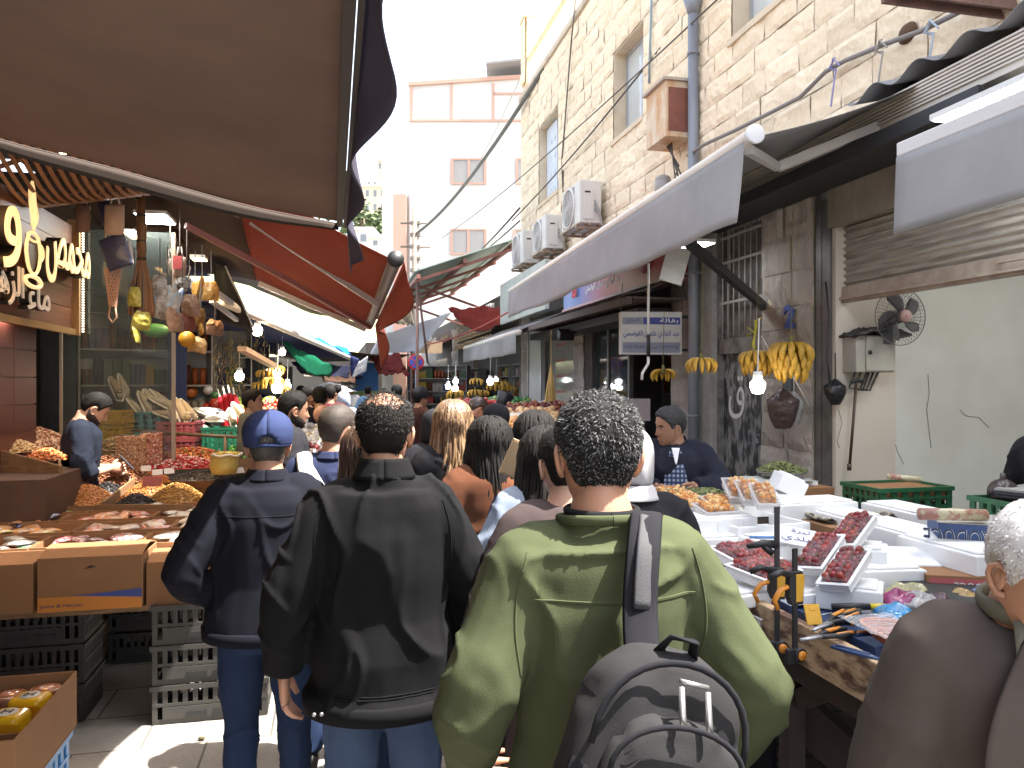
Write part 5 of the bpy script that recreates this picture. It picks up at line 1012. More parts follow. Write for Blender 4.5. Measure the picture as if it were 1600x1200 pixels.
f=MB(); f.grid(lambda s,t:(.08-2.3*s,4.47+1.28*t,2.96+.36*s),6,4,thick=.004); tag(f.build('shade_cloth',MC['dark_brown_canvas'],rz=SA),'added unseen dark sheet shading the counter behind the big brown awning','cloth')  # unseen sheet added to keep the sun off the counter
f=MB(); f.box(-2.4,-1.05,4.4,9.6,3.50,3.53); f.box(-2.4,-1.9,9.6,13,3.46,3.5); tag(f.build('sun_block_board',MC['dim_wall'],rz=SA),'added dark board blocking the sun above the left shopfronts','canopy')  # added board, stops sun stripes through the slats and dims the shopfronts
# beige shade cloth, blue tarp etc.
sheet('shade_cloth','long beige shade cloth sagging across the street behind the red awning','cloth',(at(335,388,10),at(640,470,14),at(640,508,14),at(345,436,11)),fabric('beige_cloth',(.24,.22,.17),transl=.3,var=.15),n=(24,8),sagz=.35,rip=.06)
sheet('shade_cloth','small torn beige cloth tip beside the red awning','cloth',(at(618,480,9.8),at(640,470,9.8),at(648,510,9.8),at(630,500,9.8)),MC['beige_cloth'],n=(8,8),sagz=.02)
bt = thing('awning','long awning with a white front bar over the left fruit stalls','awning',(0,0,0),0)
A0,A1 = at(345,470,8.2), at(552,562,20); f=MB(); f.tube([A0,A1],.05,10); f.build('front_bar', M_bar, bt)
B0,B1 = A0+Vector((-2.2,.3,.35)), A1+Vector((-3.2,.5,.5)); f=MB(); f.grid(lambda s,t:(A0*(1-t)+A1*t)*(1-s)+(B0*(1-t)+B1*t)*s-Vector((0,0,.12*math.sin(math.pi*s)*(1+.5*math.sin(t*30)))), 10, 40, thick=.004); f.build('canopy', fabric('navy_tarp',(.03,.035,.09),transl=.15,var=.3), bt)
sheet('blue_tarp','bright blue tarpaulin lying on top of the left awning','tarpaulin',(at(420,500,14),at(543,548,19.5),at(548,553,19),at(430,516,13.5)),fabric('blue_cloth',(.02,.18,.62),transl=.3),n=(16,6),sagz=.0,rip=.1)
sheet('green_tarp','green tarpaulin hanging under the left awning','tarpaulin',(at(440,532,12),at(520,572,16),at(515,590,16),at(445,540,12)),fabric('green_cloth',(.01,.16,.08),transl=.4,var=.4,vs=5),n=(24,10),sagz=.25,rip=.05)
sheet('navy_cloth','navy and white cloth end hanging from the left awning','cloth',(at(547,555,19),at(560,560,19),at(568,590,19),at(548,588,19)),fabric('navy_white',(.05,.06,.16),transl=.3),n=(8,8),sagz=0)
sheet('white_cloth_flap','pale cloth flap beside the navy one','cloth',(at(560,566,18.5),at(575,556,18.5),at(572,580,18.5),at(548,592,18.5)),MC['white_cloth'],n=(8,8),sagz=0)
sheet('dark_awning','dark canvas flap with a pale edge above the yellow hanging bags','awning',(at(332,408,8),at(352,418,8),at(398,520,9.5),at(340,500,9)),fabric('dark_canvas',(.03,.03,.03),var=.3),n=(10,10),sagz=.05)
f = MB(); f.cyl(at(352,416,8),at(400,520,9.5),.012,6); tag(f.build('awning_edge_rod', M_metal),'thin pale rod along the dark canvas flap','rod')
f = MB(); beam(f, at(330,452,7.6), at(362,474,8.4), .05,.05); beam(f, at(330,470,7.8), at(370,500,9), .04,.04); tag(f.build('scaffold_rail', mat('rail_pale',(.42,.42,.42),.5)),'pale metal rails under the dark canvas flap','rail')
f = MB(); beam(f, at(378,545,9), at(428,572,11), .10,.06); tag(f.build('wooden_batten', M_wood),'slanting wooden batten above the left fruit stall','plank')
f = MB(); beam(f, at(290,352,6.4), at(440,432,7.4), .03,.05); beam(f, at(440,432,7.4), at(578,512,8.9), .045,.05); tag(f.build('metal_rail', mat('pink_arm',(.36,.17,.15),.5)),'long reddish rail running under the lower edge of the red awning','rail')
f = MB(); f.grid(lambda s,t: at(208+65*s+18*t, 355+22*s*t+14*t-6*s, 6.9+.5*s), 4,4, thick=.004); tag(f.build('canopy_flap', fabric('tan_flap',(.20,.14,.09))),'tan triangular flap behind the white panel lamp','cloth')
# ---------- nut stall ----------
nt_ = thing('stall_counter','long stall counter under the cartons and nut bins','table',(0,0,0),SA)
f = MB(); f.box(-2.15,-.60,4.32,5.72,.57,.602); f.box(-1.55,-.35,5.72,7.2,.75,.80); f.box(-2.15,-.35,5.72,5.76,.5,.80); f.build('top', M_wood, nt_)
for (x,y) in ((-.72,4.6),(-.72,5.6),(-2.1,4.6),(-.5,7.0)): f=MB(); f.box(x,x+.06,y,y+.06,0,.565); f.build('leg', MC['dark_wood'], nt_)
M_cdk = mat('crate_charcoal',(.03,.029,.027),.6,var=.3,vs=6)
for k,(u_,v_,z,l) in enumerate(((-.62,4.42,0,'grey plastic crate at the bottom of the stack beside the capped man'),(-.62,4.42,.205,'grey plastic crate in the middle of the stack beside the capped man'),(-.62,4.42,.41,'grey plastic crate on top of the stack beside the capped man'),(-1.5,4.55,0,'charcoal crate at the bottom of the left stack'),(-1.5,4.55,.205,'charcoal crate in the middle of the left stack'),(-1.5,4.55,.41,'charcoal crate on top of the left stack'),(-1.12,5.4,0,'shaded crate at the bottom of the rear stack between the two stacks'),(-1.12,5.4,.205,'shaded crate in the middle of the rear stack'),(-1.12,5.4,.41,'shaded crate on top of the rear stack'))):
    t = crate('plastic_crate',l,uv(u_,v_,z),SA,.56 if k<3 else .48,.34,.20 if k<6 else .19,mat('crate_grey',(.055,.052,.047),.55,var=.3,vs=5) if k<3 else M_cdk,(11,2),'stacked plastic crates under the counter')
    f=MB(); w_=.56 if k<3 else .48
    for s_ in (-1,1): f.box(s_*.065-.05,s_*.065+.05,-.184,-.178,.035,.06)
    f.build('hand_slot', M_black, t); f=MB(); f.box(-w_/2+.05,w_/2-.1,-.180,-.1745,.028,.088); f.build('panel', MC['crate_grey'] if k<3 else M_cdk, t)
M_or = mat('print_orange',(.55,.20,.03),.7); M_pb = mat('print_blue',(.05,.07,.25),.7)
def carton(label,u0,u1,v0,v1,z0,H,flap=False,prt=False,name='cardboard_box',m=None,yaw=0):
    L,W=u1-u0,v1-v0; t = thing(name,label,'box',uv((u0+u1)/2,(v0+v1)/2,z0),SA+yaw,'open cartons on the left counter'); f=MB(); f.tray(L,W,H,.006); f.build('carton', m or M_card, t, bevel=.0015,seg=1)
    if flap:
        f=MB(); f.grid(lambda s,q:((s-.5)*L,-W/2+q*W*.62,H+.002+.035*math.sin(q*1.6)),4,6,thick=.004,smooth=False); f.build('flap', M_card, t); f=MB(); f.grid(lambda s,q:((s-.5)*L*.98,W/2-q*W*.36,H+.004+.02*q),4,3,thick=.004,smooth=False); f.build('flap', M_card, t)
    if prt:
        f=MB(); f.box(-L/2+.002,L/2-.002,-W/2-.0015,-W/2-.0003,.002,.075); f.build('orange_print', M_or, t); f=MB(); f.add([(-L*.2,-W/2-.0025,.08),(L/2-.002,-W/2-.0025,.055),(L/2-.002,-W/2-.0025,.10),(-.0,-W/2-.0025,.083)],[(0,1,2,3)]); f.build('blue_print', M_pb, t)
        text('Juice & Nectar','lettering',.2,.02,MC['pen_blue'],t,(-.13,-W/2-.004,.03),(R(90),0,0),.001,0,arabic=False); f=MB(); f.add([(-.03,-W/2-.002,H-.06),(0,-W/2-.002,H-.04),(.03,-W/2-.002,H-.05)],[(0,1,2)]); f.build('torn_hole', mat('hole_dark',(.05,.03,.02),.9), t)
    return t
carton('plain carton at the left edge of the front row',-1.92,-1.46,4.28,4.62,.602,.25)
carton('wide carton with orange and blue print in the middle of the front row',-1.44,-.955,4.28,4.62,.602,.27,flap=True,prt=True)
carton('plain folded carton at the right of the front row',-.94,-.52,4.30,4.62,.602,.22,flap=True)
M_pk = {}
def packets(label, u0,u1,v0,v1,z,cols,n,seed,flat=.02):
    rnd=random.Random(seed)
    for k in range(n):
        c=cols[k%len(cols)]; L=rnd.uniform(.11,.16); W=rnd.uniform(.08,.11); sd=rnd.random()*9
        u_=rnd.uniform(u0+.06,u1-.06); v_=rnd.uniform(v0+.05,v1-.05)
        key=tuple(round(x,2) for x in c); m=mat('pk_%s'%(key,),c,.3,var=1,vs=48,col2=tuple(min(.5,x*.3+.3) for x in c),crisp=.85,coat=.4,bump=.5,bs=40)
        f=MB(); f.grid(lambda s,t:((s-.5)*L,(t-.5)*W,.016*abs(math.sin(math.pi*s))**.3*abs(math.sin(math.pi*t))**.3*(1+.3*noise.noise((s*5+sd,t*5,sd)))),8,6,thick=.006)
        tag(f.build('snack_packet',m,loc=uv(u_,v_,z+.012*k/n*3+rnd.uniform(0,.01)),rot=(rnd.uniform(-.2,.2),rnd.uniform(-.2,.2),rnd.uniform(0,3))),label,'packet',label)
cc=[('red and green packets in the second row left carton',[(.30,.02,.04),(.03,.14,.05),(.35,.33,.3)]),('dark red packets in the second row middle carton',[(.28,.02,.03),(.25,.10,.10)]),('pale cream packets in the second row right carton',[(.55,.5,.38),(.6,.55,.5)]),
 ('orange and yellow packets in the third row left carton',[(.6,.25,.03),(.6,.45,.08)]),('pink packets in the sunlit third row carton',[(.5,.16,.10),(.55,.42,.34)]),('cream box packs in the third row right carton',[(.6,.52,.35),(.55,.5,.4)]),
 ('blue printed packets in the fourth row carton',[(.04,.06,.25),(.45,.16,.05)]),('orange red packets in the fourth row carton',[(.5,.10,.03),(.6,.2,.05)]),('beige packets in the fourth row right carton',[(.42,.36,.28),(.5,.46,.4)]),
 ('green and white packets in the rear row',[(.15,.32,.08),(.5,.5,.45)]),('silver grey packets in the rear row',[(.4,.4,.4),(.3,.25,.2)]),('orange sweets packets at the rear row right end',[(.55,.16,.05),(.6,.35,.2)])]
i=0
for r_,(v0,v1,off) in enumerate(((4.64,5.0,0),(5.01,5.33,.1),(5.34,5.62,-.08))):
    xs=[-2.12,-1.60,-1.06,-.56]
    for k in range(3):
        l,cols=cc[i]; u0,u1=xs[k]+off*(k>0),xs[k+1]-.01+off*(k<2); carton('open carton holding '+l.split(' in the')[0]+', row %s'%('second','third','fourth')[r_],u0,u1,v0,v1,.602,.26+.015*r_)
        f=MB(); f.box(u0+.01,u1-.01,v0+.01,v1-.01,.61,.815+.015*r_); tag(f.build('inner_card', M_card, rz=SA),'raised card floor under the '+l.split(' in the')[0],'cardboard')
        packets(l,u0,u1,v0,v1,.825+.015*r_,cols,12,50+i); i+=1
for k in range(3):
    l,cols=cc[i]; u0=-2.1+.52*k; carton('low tray holding '+l,u0,u0+.5,5.64,5.9,.80,.10); packets(l,u0,u0+.5,5.64,5.9,.85,cols,7,80+i); i+=1
# nuts
def heap(name,label,c,rx,ry,H,cols,n,size,seed,el=(1,.6,.5),rz=SA,vs=None):
    rnd=random.Random(seed); key='nut%d'%seed; m=mat(key,cols[0],.5,rnd=cols,var=.3,vs=60)
    f=MB(); f.grid(lambda s,t:(lambda r_,a:(rx*r_*math.cos(a),ry*r_*math.sin(a),H*(1-r_**1.6)-.01))(s,t*2*math.pi),8,20)
    for k in range(n):
        a=rnd.random()*6.2832; r_=math.sqrt(rnd.random()); q=(rx*r_*math.cos(a),ry*r_*math.sin(a),H*(1-r_**1.6)+rnd.uniform(-.3,.5)*size)
        f.ball(q,(size*el[0],size*el[1],size*el[2]),6,4,rnd=rnd.random(),rot=Matrix.Rotation(rnd.uniform(0,6.3),3,'Z')@Matrix.Rotation(rnd.uniform(-.8,.8),3,'X'))
    return tag(f.build(name,m,loc=c,rz=rz,smooth=True),label,'nuts' if 'nut' in name or 'almond' in name else 'dry goods',None,'stuff')
alm=[lin(150,92,52),lin(128,72,38),lin(168,108,62),lin(110,60,30)]; pale=[lin(214,178,128),lin(196,156,104),lin(226,196,150)]
def H_(name,label,px,py,Y,rx,ry,h_,cols,n,size,seed,**k): return heap(name,label,at(px,py,Y),rx,ry,h_,cols,n,size,seed,**k)
H_('almond_heap','big brown heap of almonds in front of the phone holding seller',168,752,6.05,.34,.26,.20,alm,1500,.0125,1)
H_('pistachio_heap','wide heap of pale pink pistachios on the left wooden bin',40,697,6.0,.36,.28,.16,[lin(206,160,124),lin(180,130,100),lin(222,186,150),lin(168,108,88)],1100,.0125,2)
H_('nut_heap','orange brown nut mix in the front half of the left wooden bin',72,716,5.5,.14,.14,.07,[lin(206,120,60),lin(180,96,48),lin(214,150,90)],420,.011,3)
H_('nut_heap','cream nuts beside the orange mix in the left wooden bin',28,703,5.5,.13,.14,.07,pale,380,.011,4)
H_('seed_heap','tall pale green seed heap at the left edge',22,765,5.55,.24,.2,.22,[lin(178,160,110),lin(160,148,92),lin(140,134,80)],1200,.008,5)
H_('date_heap','reddish brown date heap right of the pale green seeds',52,775,5.5,.17,.2,.16,[lin(120,62,38),lin(96,44,26),lin(140,80,46)],650,.010,6)
H_('nut_heap','brown peanut heap beside the small clear bag',135,788,5.5,.22,.18,.14,[lin(190,128,72),lin(164,100,54),lin(206,148,92)],1100,.010,7)
H_('raisin_heap','small black raisin heap behind the peanuts',168,772,5.75,.14,.12,.09,[(.02,.016,.014),(.035,.025,.02),(.012,.01,.01)],360,.009,8)
H_('raisin_heap','glossy black raisin heap near the right partition',212,793,5.5,.16,.14,.10,[(.02,.016,.016),(.03,.022,.02),(.012,.01,.01)],420,.010,9)
H_('seed_heap','golden brown seed heap behind the glossy black raisins',232,778,5.8,.20,.18,.13,[lin(176,112,48),lin(150,90,34),lin(196,134,66)],900,.009,10)
H_('seed_heap','mustard coloured seed heap nearest the capped man',276,784,5.7,.22,.18,.14,[lin(164,118,50),lin(140,96,36),lin(184,140,72)],900,.009,11)
H_('sweet_heap','red and white striped sweets heaped by the yellow sack',278,728,6.7,.36,.2,.09,[lin(190,50,44),lin(230,210,200),lin(170,36,34),lin(214,120,110)],700,.014,12)
H_('sweet_heap','mixed red and green sweets behind the striped ones',300,714,7.2,.34,.2,.09,[lin(170,60,36),lin(120,110,50),lin(196,120,50),lin(150,40,34)],700,.013,13)
H_('walnut_heap','cream walnut heap right behind the seller',178,712,6.9,.22,.2,.16,pale,500,.015,14)
H_('coffee_heap','dark bean tray under the yellow sack',318,746,6.1,.26,.16,.05,[(.05,.025,.016),(.03,.016,.012)],500,.009,15)
H_('nut_heap','orange flakes under the small price cards',228,752,6.3,.2,.14,.09,[lin(206,130,50),lin(188,100,40)],450,.010,16)
# bins & partitions
def board(label,a,b_,h_,name='bin_board',th=.015,m=None):
    f=MB(); a,b_=Vector(a),Vector(b_); d_=(b_-a); n_=Vector((-d_.y,d_.x,0)).normalized()*th; up=Vector((0,0,h_)); f.add([a,b_,b_+up,a+up,a+n_,b_+n_,b_+n_+up,a+n_+up],[(0,1,2,3),(5,4,7,6),(3,2,6,7),(0,3,7,4),(1,5,6,2),(0,4,5,1)]); return tag(f.build(name,m or M_wood),label,'board')
board('long wooden board in front of the left nut bin',at(-30,735,5.25),at(96,768,5.15),.17)
board('short side board of the left nut bin',at(96,768,5.15),at(92,720,6.3),.17)
board('front ledge board of the nut bins',at(-20,812,5.15),at(165,800,5.2),.05)
board('front ledge board of the right raisin bins',at(165,800,5.2),at(300,800,5.2),.05)
board('slanting partition between peanuts and raisins',at(163,797,5.25),at(232,742,6.3),.06)
board('slanting partition left of the peanuts',at(30,806,5.2),at(95,765,5.6),.06)
board('wooden ledge behind the mustard seeds',at(278,772,6.1),at(340,772,6.0),.11)
f=MB(); f.box(-2.15,-.45,5.9,7.1,.80,.875); tag(f.build('wooden_counter', M_wood, rz=SA),'sloping wooden base under the nut bins','board')
f=MB(); f.box(-2.2,-1.75,5.35,6.6,.6,1.15); tag(f.build('bin_cabinet', mat('bin_brown',(.10,.05,.03),.6,var=.4), rz=SA),'brown cabinet carrying the left nut bin','cabinet')
f=MB(); f.add([at(-10,782,5.25),at(30,768,5.3),at(58,757,5.5),at(40,745,5.7),at(10,745,5.7),at(-20,760,5.5)],[(0,1,2,3,4,5)]); o=f.build('paper_scoop', mat('cream_card',(.46,.38,.28),.7)); sm=o.modifiers.new('s','SOLIDIFY'); sm.thickness=.006; tag(o,'cream paper card lying at the left edge of the seeds','card')
f=MB(); f.cbox((0,0,0),(.13,.01,.075)); tag(f.build('price_card', mat('red_card',(.20,.02,.02),.5), loc=at(238,752,5.6), rot=(R(-30),0,SA)),'dark red price card in front of the almonds','price tag')
for k,(px,py,l) in enumerate(((228,732,'first small white price card beside the striped sweets'),(246,738,'second small white price card beside the striped sweets'),(264,736,'third small white price card beside the striped sweets'),(374,735,'plain cream price card beside the yellow sack'))):
    f=MB(); f.cbox((0,0,0),(.075,.005,.05)); tag(f.build('price_card', mat('card_pale',(.5,.45,.4),.5), loc=at(px,py,6.1), rot=(R(-35),0,SA+.2*k)),l,'price tag')
# clear bags with nuts, sack
def nutbag(label,p,w,h_,cols,seed):
    t=thing('nut_bag',label,'bag',p,SA); rnd=random.Random(seed); m=mat('nutb%d'%seed,cols[0],.4,rnd=cols); f=MB()
    for k in range(700):
        a,b_=rnd.uniform(-1,1),rnd.uniform(0,1); s_=rnd.choice((0,1,2)); q=(a*w/2,-.06+rnd.uniform(-.006,.006),b_*h_) if s_<2 else (w/2-.004,rnd.uniform(-.06,.06),b_*h_)
        f.ball(q,(.011,.006,.009),5,4,rnd=rnd.random(),rot=Matrix.Rotation(rnd.uniform(0,6),3,'Y'))
    f.box(-w/2+.005,w/2-.005,-.06,.06,0,h_); tag(f.build('nuts',m,t),kind='stuff'); f=MB(); f.grid(lambda s,q:((s-.5)*w*1.04,-.074-.006*math.sin(q*9),q*h_*1.1),10,10); f.grid(lambda s,q:(w/2*1.03,-.07+.14*s,q*h_*1.1),4,8); f.build('plastic',M_film,t)
nutbag('large clear bag of roasted nuts standing behind the almonds',at(206,728,6.5),.22,.25,[lin(196,140,90),lin(170,110,66),lin(214,166,116)],61)
nutbag('second clear bag with reddish nuts right of the first',at(239,724,6.6),.16,.26,[lin(200,120,80),lin(176,84,54),lin(220,180,140)],62)
t=thing('yellow_sack','open clear sack of yellow chips on the dark bean tray','sack',at(350,738,6.0),SA); f=MB(); f.rings([(0,0,-.01,.09,.08),(0,0,.05,.11,.1),(.01,0,.11,.105,.09),(.02,0,.135,.115,.1)],20); f.build('pouch', mat('sack_yellow',(.42,.34,.10),.35,var=.5,vs=40,col2=(.25,.18,.03)), t)
f=MB(); f.tube([(.02+.112*math.cos(a*.314),.10*math.sin(a*.314),.138+.008*math.sin(a*1.7)) for a in range(21)],.010,6,cap=False); f.build('rim', mat('sack_rim',(.55,.5,.4),.4), t); f=MB(); rnd=random.Random(4)
for k in range(160): a=rnd.random()*6.3; r_=.09*math.sqrt(rnd.random()); f.ball((.02+r_*math.cos(a),r_*math.sin(a),.135+rnd.uniform(0,.02)),(.012,.008,.006),5,4,rnd=rnd.random())
tag(f.build('chips', mat('chip_yellow',(.60,.42,.08),.5,rnd=.2), t),kind='stuff')
bag('small clear bag of pale nuts lying in the peanut bin', at(98,755,5.45), .2, mat('pale_bag',(.45,.38,.3),.3,bump=.5,bs=30), 9, .55, tie=.03)
# front carton bottom left
t=thing('cardboard_box','open carton of orange tubs and yellow cream packs at the bottom left corner','box',uv(-1.39,3.09,.38),SA)
f=MB(); f.tray(.78,.62,.22,.008); f.build('carton', M_card, t, bevel=.002,seg=1)
f=MB(); f.box(-.38,.38,-.135,-.127,.01,.17); f.build('divider', M_card, t)
rnd=random.Random(3); k_=0
def box_at(u_,v_,z_): return uv(-1.39,3.09,.38)+Matrix.Rotation(SA,3,'Z')@Vector((u_,v_,z_))
for i in range(6):
    for j in range(2):
        if i>3 and j==0: continue
        f=MB(); f.rings([(0,0,0,.045,.045),(0,0,.05,.056,.056),(0,0,.055,.058,.058),(0,0,.056,.05,.05)],16); f.ball((0,0,.052),(.048,.048,.014),10,6)
        tag(f.build('orange_tub', mat('tub_orange',(.42,.13,.06),.2,var=.6,vs=26,col2=(.6,.42,.32),coat=.6), loc=box_at(-.31+i*.122,.11+j*.125,.12+.01*(i%2)),rz=i),'small clear topped orange tub in the bottom left carton','tub','orange tubs in the bottom left carton')
for i,(a,b_,l) in enumerate(((.29,.11,'yellow cream pack farther back in the bottom left carton'),(.27,-.04,'yellow cream pack nearest the camera in the bottom left carton'))):
    p=box_at(a,b_,.125); tt=thing('cream_pack',l,'pack',p,SA+R(-10)); f=MB(); f.box(-.062,.062,-.05,.05,0,.085); f.build('carton_body', mat('pack_yellow',(.72,.42,.01),.35,coat=.3), tt, bevel=.02,seg=3); f=MB(); f.cyl((0,0,.0855),(0,0,.0865),.035,18); f.build('label_disc', M_white, tt)
    text('H','label_mark',.035,.03,mat('mark_black',(.02,.02,.02),.5),tt,(0,0,.0885),(0,0,0),.001,.01,arabic=False); f=MB(); f.box(-.063,.063,-.0512,-.0502,.02,.06); f.build('side_band', mat('pack_amber',(.6,.28,.01),.4), tt)
for k,(c,l) in enumerate((((.06,.22,.5),'blue milk crate under the bottom left carton'),((.5,.05,.06),'red crate lowest under the bottom left carton'))):
    crate('milk_crate',l,uv(-1.37,3.09,.19-.19*k),SA,.7,.55,.185,mat('milk%d'%k,c,.4),(8,2))
f=MB(); f.grid(lambda s,t:(-.1+.2*s,-.12+.24*t,.02+.05*noise.noise((s*4,t*4,4))),12,12,thick=.003); tag(f.build('blue_wrapper', mat('wrap_blue',(.03,.06,.28),.25,bump=.6,bs=30), loc=uv(-.90,3.35,.02)),'crumpled dark blue wrapper on the ground by the milk crates','wrapper')
f=MB(); f.ball((0,0,.008),(.02,.012,.008),7,5); tag(f.build('date_stone', mat('litter_brown',(.08,.06,.02),.8), loc=at(315,1156,3.77)-Vector((0,0,.0))),'small dark bit of litter on the sunlit ground','litter')
# ---------- hanging goods ----------
def hang(name,label,px,py,Y,build,cat='bag',group=None):
    t=thing(name,label,cat,at(px,py,Y),0,group); build(t); return t
def cordto(t,h_=.4): f=MB(); f.tube([(0,0,0),(0,0,h_)],.004,5); f.build('cord', M_rope, t)
def flatbag(c,w,h_,tilt_,handle=True,m2=None):
    def b(t):
        q=Matrix.Rotation(R(tilt_),4,'Y'); f=MB(); f.grid(lambda s,k:((s-.5)*w*(1-.08*k),-.03*math.sin(math.pi*s)*math.sin(math.pi*(k*.9)),-h_*k-.04),10,10,thick=.012,M=q); f.build('panel', c, t, bevel=0)
        if m2: f=MB(); f.box(-w*.36,w*.36,-.045,-.036,-h_*.85,-h_*.2,q); f.build('print', m2, t)
        f=MB(); f.tube([(-w*.25,0,-.05),(-w*.12,0,.05),(w*.12,0,.05),(w*.25,0,-.05)],.006,6,M=q); f.build('handle', mat('string',(.5,.42,.35),.8), t); cordto(t)
    return b
M_tan=mat('tan_paper',(.36,.25,.19),.8,var=.15); M_nvb=mat('navy_paper',(.025,.03,.07),.4,bump=.3,bs=15)
hang('gift_bag','tan paper bag hanging highest beside the brown awning edge',180,312,5.6,flatbag(M_tan,.14,.22,0))
hang('gift_bag','narrow navy bag behind the highest tan bag',160,302,5.7,flatbag(M_nvb,.09,.2,-12))
hang('gift_bag','large navy bag with a tan side hanging below the highest tan bag',172,362,5.6,flatbag(M_nvb,.19,.24,-18))
hang('gift_bag','pale bag right of the large navy one',190,370,5.65,flatbag(mat('lilac_paper',(.30,.25,.24),.6),.12,.18,-10))
hang('gift_bag','brown flat bag in front of the slatted canopy',131,312,5.6,flatbag(mat('brown_paper',(.13,.07,.05),.8),.10,.20,0))
hang('gift_bag','small bag with a red square label hanging from a hook',281,395,6.6,flatbag(M_tan,.11,.17,0,m2=mat('red_label',(.45,.07,.07),.6)))
hang('gift_bag','printed grey bag below the red labelled one',292,425,6.6,flatbag(mat('grey_print',(.35,.34,.32),.6,var=.9,vs=30,col2=(.05,.05,.05),crisp=.8),.12,.12,20))
hang('gift_bag','small tan bag left of the red labelled one',266,398,6.65,flatbag(M_tan,.07,.14,-12))
def netbag(t):
    f=MB()
    for k in range(14):
        a=k*math.pi/7; f.tube([(.055*math.cos(a+q*.3)*(1-.55*q/8),.055*math.sin(a+q*.3)*(1-.55*q/8),-.035*q) for q in range(9)],.0035,5); f.tube([(.055*math.cos(a-q*.3)*(1-.55*q/8),.055*math.sin(a-q*.3)*(1-.55*q/8),-.035*q) for q in range(9)],.0035,5)
    f.tube([(-.02,0,-.28),(-.03,0,-.36),(0,0,-.40),(.03,0,-.36),(.02,0,-.28)],.007,6); f.build('net', mat('net_tan',(.36,.20,.13),.8), t); cordto(t)
hang('net_bag','tan string net bag hanging below the navy bags',176,420,5.7,netbag)
def broom(n,w,h_,m):
    def b(t):
        f=MB(); rnd=random.Random(n)
        f.tube([(0,0,.55),(.01,0,.3),(0,0,.05)],[.022,.03,.034],8); f.build('bundle', mat('cane',(.24,.12,.045),.7,var=.5,vs=9,stretch=(4,4,1)), t); f=MB()
        for k in range(n): a=rnd.random()*6.3; r_=math.sqrt(rnd.random()); f.tube([(.02*r_*math.cos(a),.02*r_*math.sin(a),.08),(w*.4*r_*math.cos(a),w*.3*r_*math.sin(a),-h_*.4),(w*.5*r_*math.cos(a),w*.35*r_*math.sin(a),-h_*rnd.uniform(.9,1))],.006,5,rnd=rnd.random())
        f.build('bristles', m, t); f=MB()
        for z in (.06,.2,.4): f.cyl((0,0,z),(0,0,z+.012),.038,10)
        f.build('binding', M_black, t)
    return b
M_str=mat('broom_straw',(.22,.10,.04),.7,rnd=.3)
hang('straw_broom','tall brown straw broom hanging from a bundled cane handle',221,418,6.0,broom(110,.2,.38,M_str),'broom')
hang('straw_broom','second cane bundle hanging above the tall broom',219,352,6.05,broom(24,.05,.2,M_str),'broom')
def pouch(m,s,h_=1.3,seed=1):
    def b(t):
        ph=seed*1.7; q=Matrix.Rotation(R(14*math.sin(seed*2.3)),4,'Y')@Matrix.Rotation(seed*.9,4,'Z'); f=MB()
        for sg in (1,-1): f.grid(lambda a,c:((a-.5)*s*(.62+.38*min(1,c*3))*1.15,sg*(s*.24*(math.sin(math.pi*a)**.6)*(math.sin(math.pi*min(1,c*.95+.02))**.6)*(1+.5*noise.noise((a*4+ph,c*5,sg)))),-c*h_*s+.03*s*math.sin(a*7+ph)),12,14,M=q)
        f.build('pouch', m, t); cordto(t,.3)
    return b
my=mat('yellow_bag',(.30,.27,.05),.35,bump=.7,bs=25); mg=mat('gold_bag',(.36,.21,.06),.35,bump=.7,bs=25,transl=.3); mo=mat('orange_bag',(.55,.20,.05),.4,bump=.6,bs=25); mc=mat('clear_goods',(.42,.42,.42),.2,var=.9,vs=14,col2=(.12,.09,.07),crisp=.4,bump=.9,bs=20); mt_=mat('tan_goods',(.34,.20,.12),.4,bump=.7,bs=20,var=.4)
for k,(n_,l,px,py,Y,m_,s_,h2) in enumerate((
 ('hanging_bag','yellow bag hanging at the left of the tall broom',210,448,5.9,my,.09,1.7),('hanging_bag','lowest yellow bag under the tall broom',224,487,5.9,my,.13,1.1),('hanging_bag','thin yellowish bag at the lowest left of the hanging goods',208,505,5.9,my,.12,1.3),
 ('hanging_bag','clear bag with dark goods right of the tall broom',250,430,6.1,mc,.2,1.7),('hanging_bag','clear bag of coloured goods next to the printed bag',262,445,6.1,mat('mix_goods',(.25,.32,.36),.2,var=.9,vs=16,col2=(.42,.34,.26),crisp=.6,bump=.8,bs=20),.17,1.6),
 ('hanging_bag','brown mesh bag below the clear bags',268,480,6.1,mt_,.17,1.2),('hanging_bag','blue handled scrubber pack in the middle of the hanging goods',285,450,6.5,mat('blue_scrub',(.10,.18,.35),.4,var=.8,vs=20,col2=(.5,.5,.48),crisp=.5),.10,1.5),
 ('hanging_bag','tan bag below the printed grey bag',296,460,6.6,mt_,.14,1.4),('hanging_bag','brown bag with red label under the tan bag',290,490,6.6,mat('red_goods',(.26,.08,.05),.4,var=.5,vs=14),.15,1.0),
 ('hanging_bag','glowing yellow bag highest under the warm panel lamp',316,432,7.3,mg,.17,1.6),('hanging_bag','golden bag left of the glowing one',305,440,7.3,mg,.12,1.6),('hanging_bag','golden triangular bag right of the glowing one',330,440,7.3,mg,.13,1.4),
 ('hanging_bag','golden bag at mid height of the lamp lit column',314,482,7.2,mg,.14,1.2),('hanging_bag','small golden bag second from the bottom of the lit column',312,505,7.2,mg,.10,1.1),('hanging_bag','lowest pale golden bag below the orange ball',311,527,7.2,mat('pale_gold',(.6,.42,.2),.35,bump=.6,bs=25,transl=.3),.15,.95),
 ('hanging_bag','wicker brown basket right of the lit column',336,500,7.6,mt_,.17,.9))):
    hang(n_,l,px,py,Y,pouch(m_,s_,h2,k),'bag','bags of goods hanging by the glass pane')
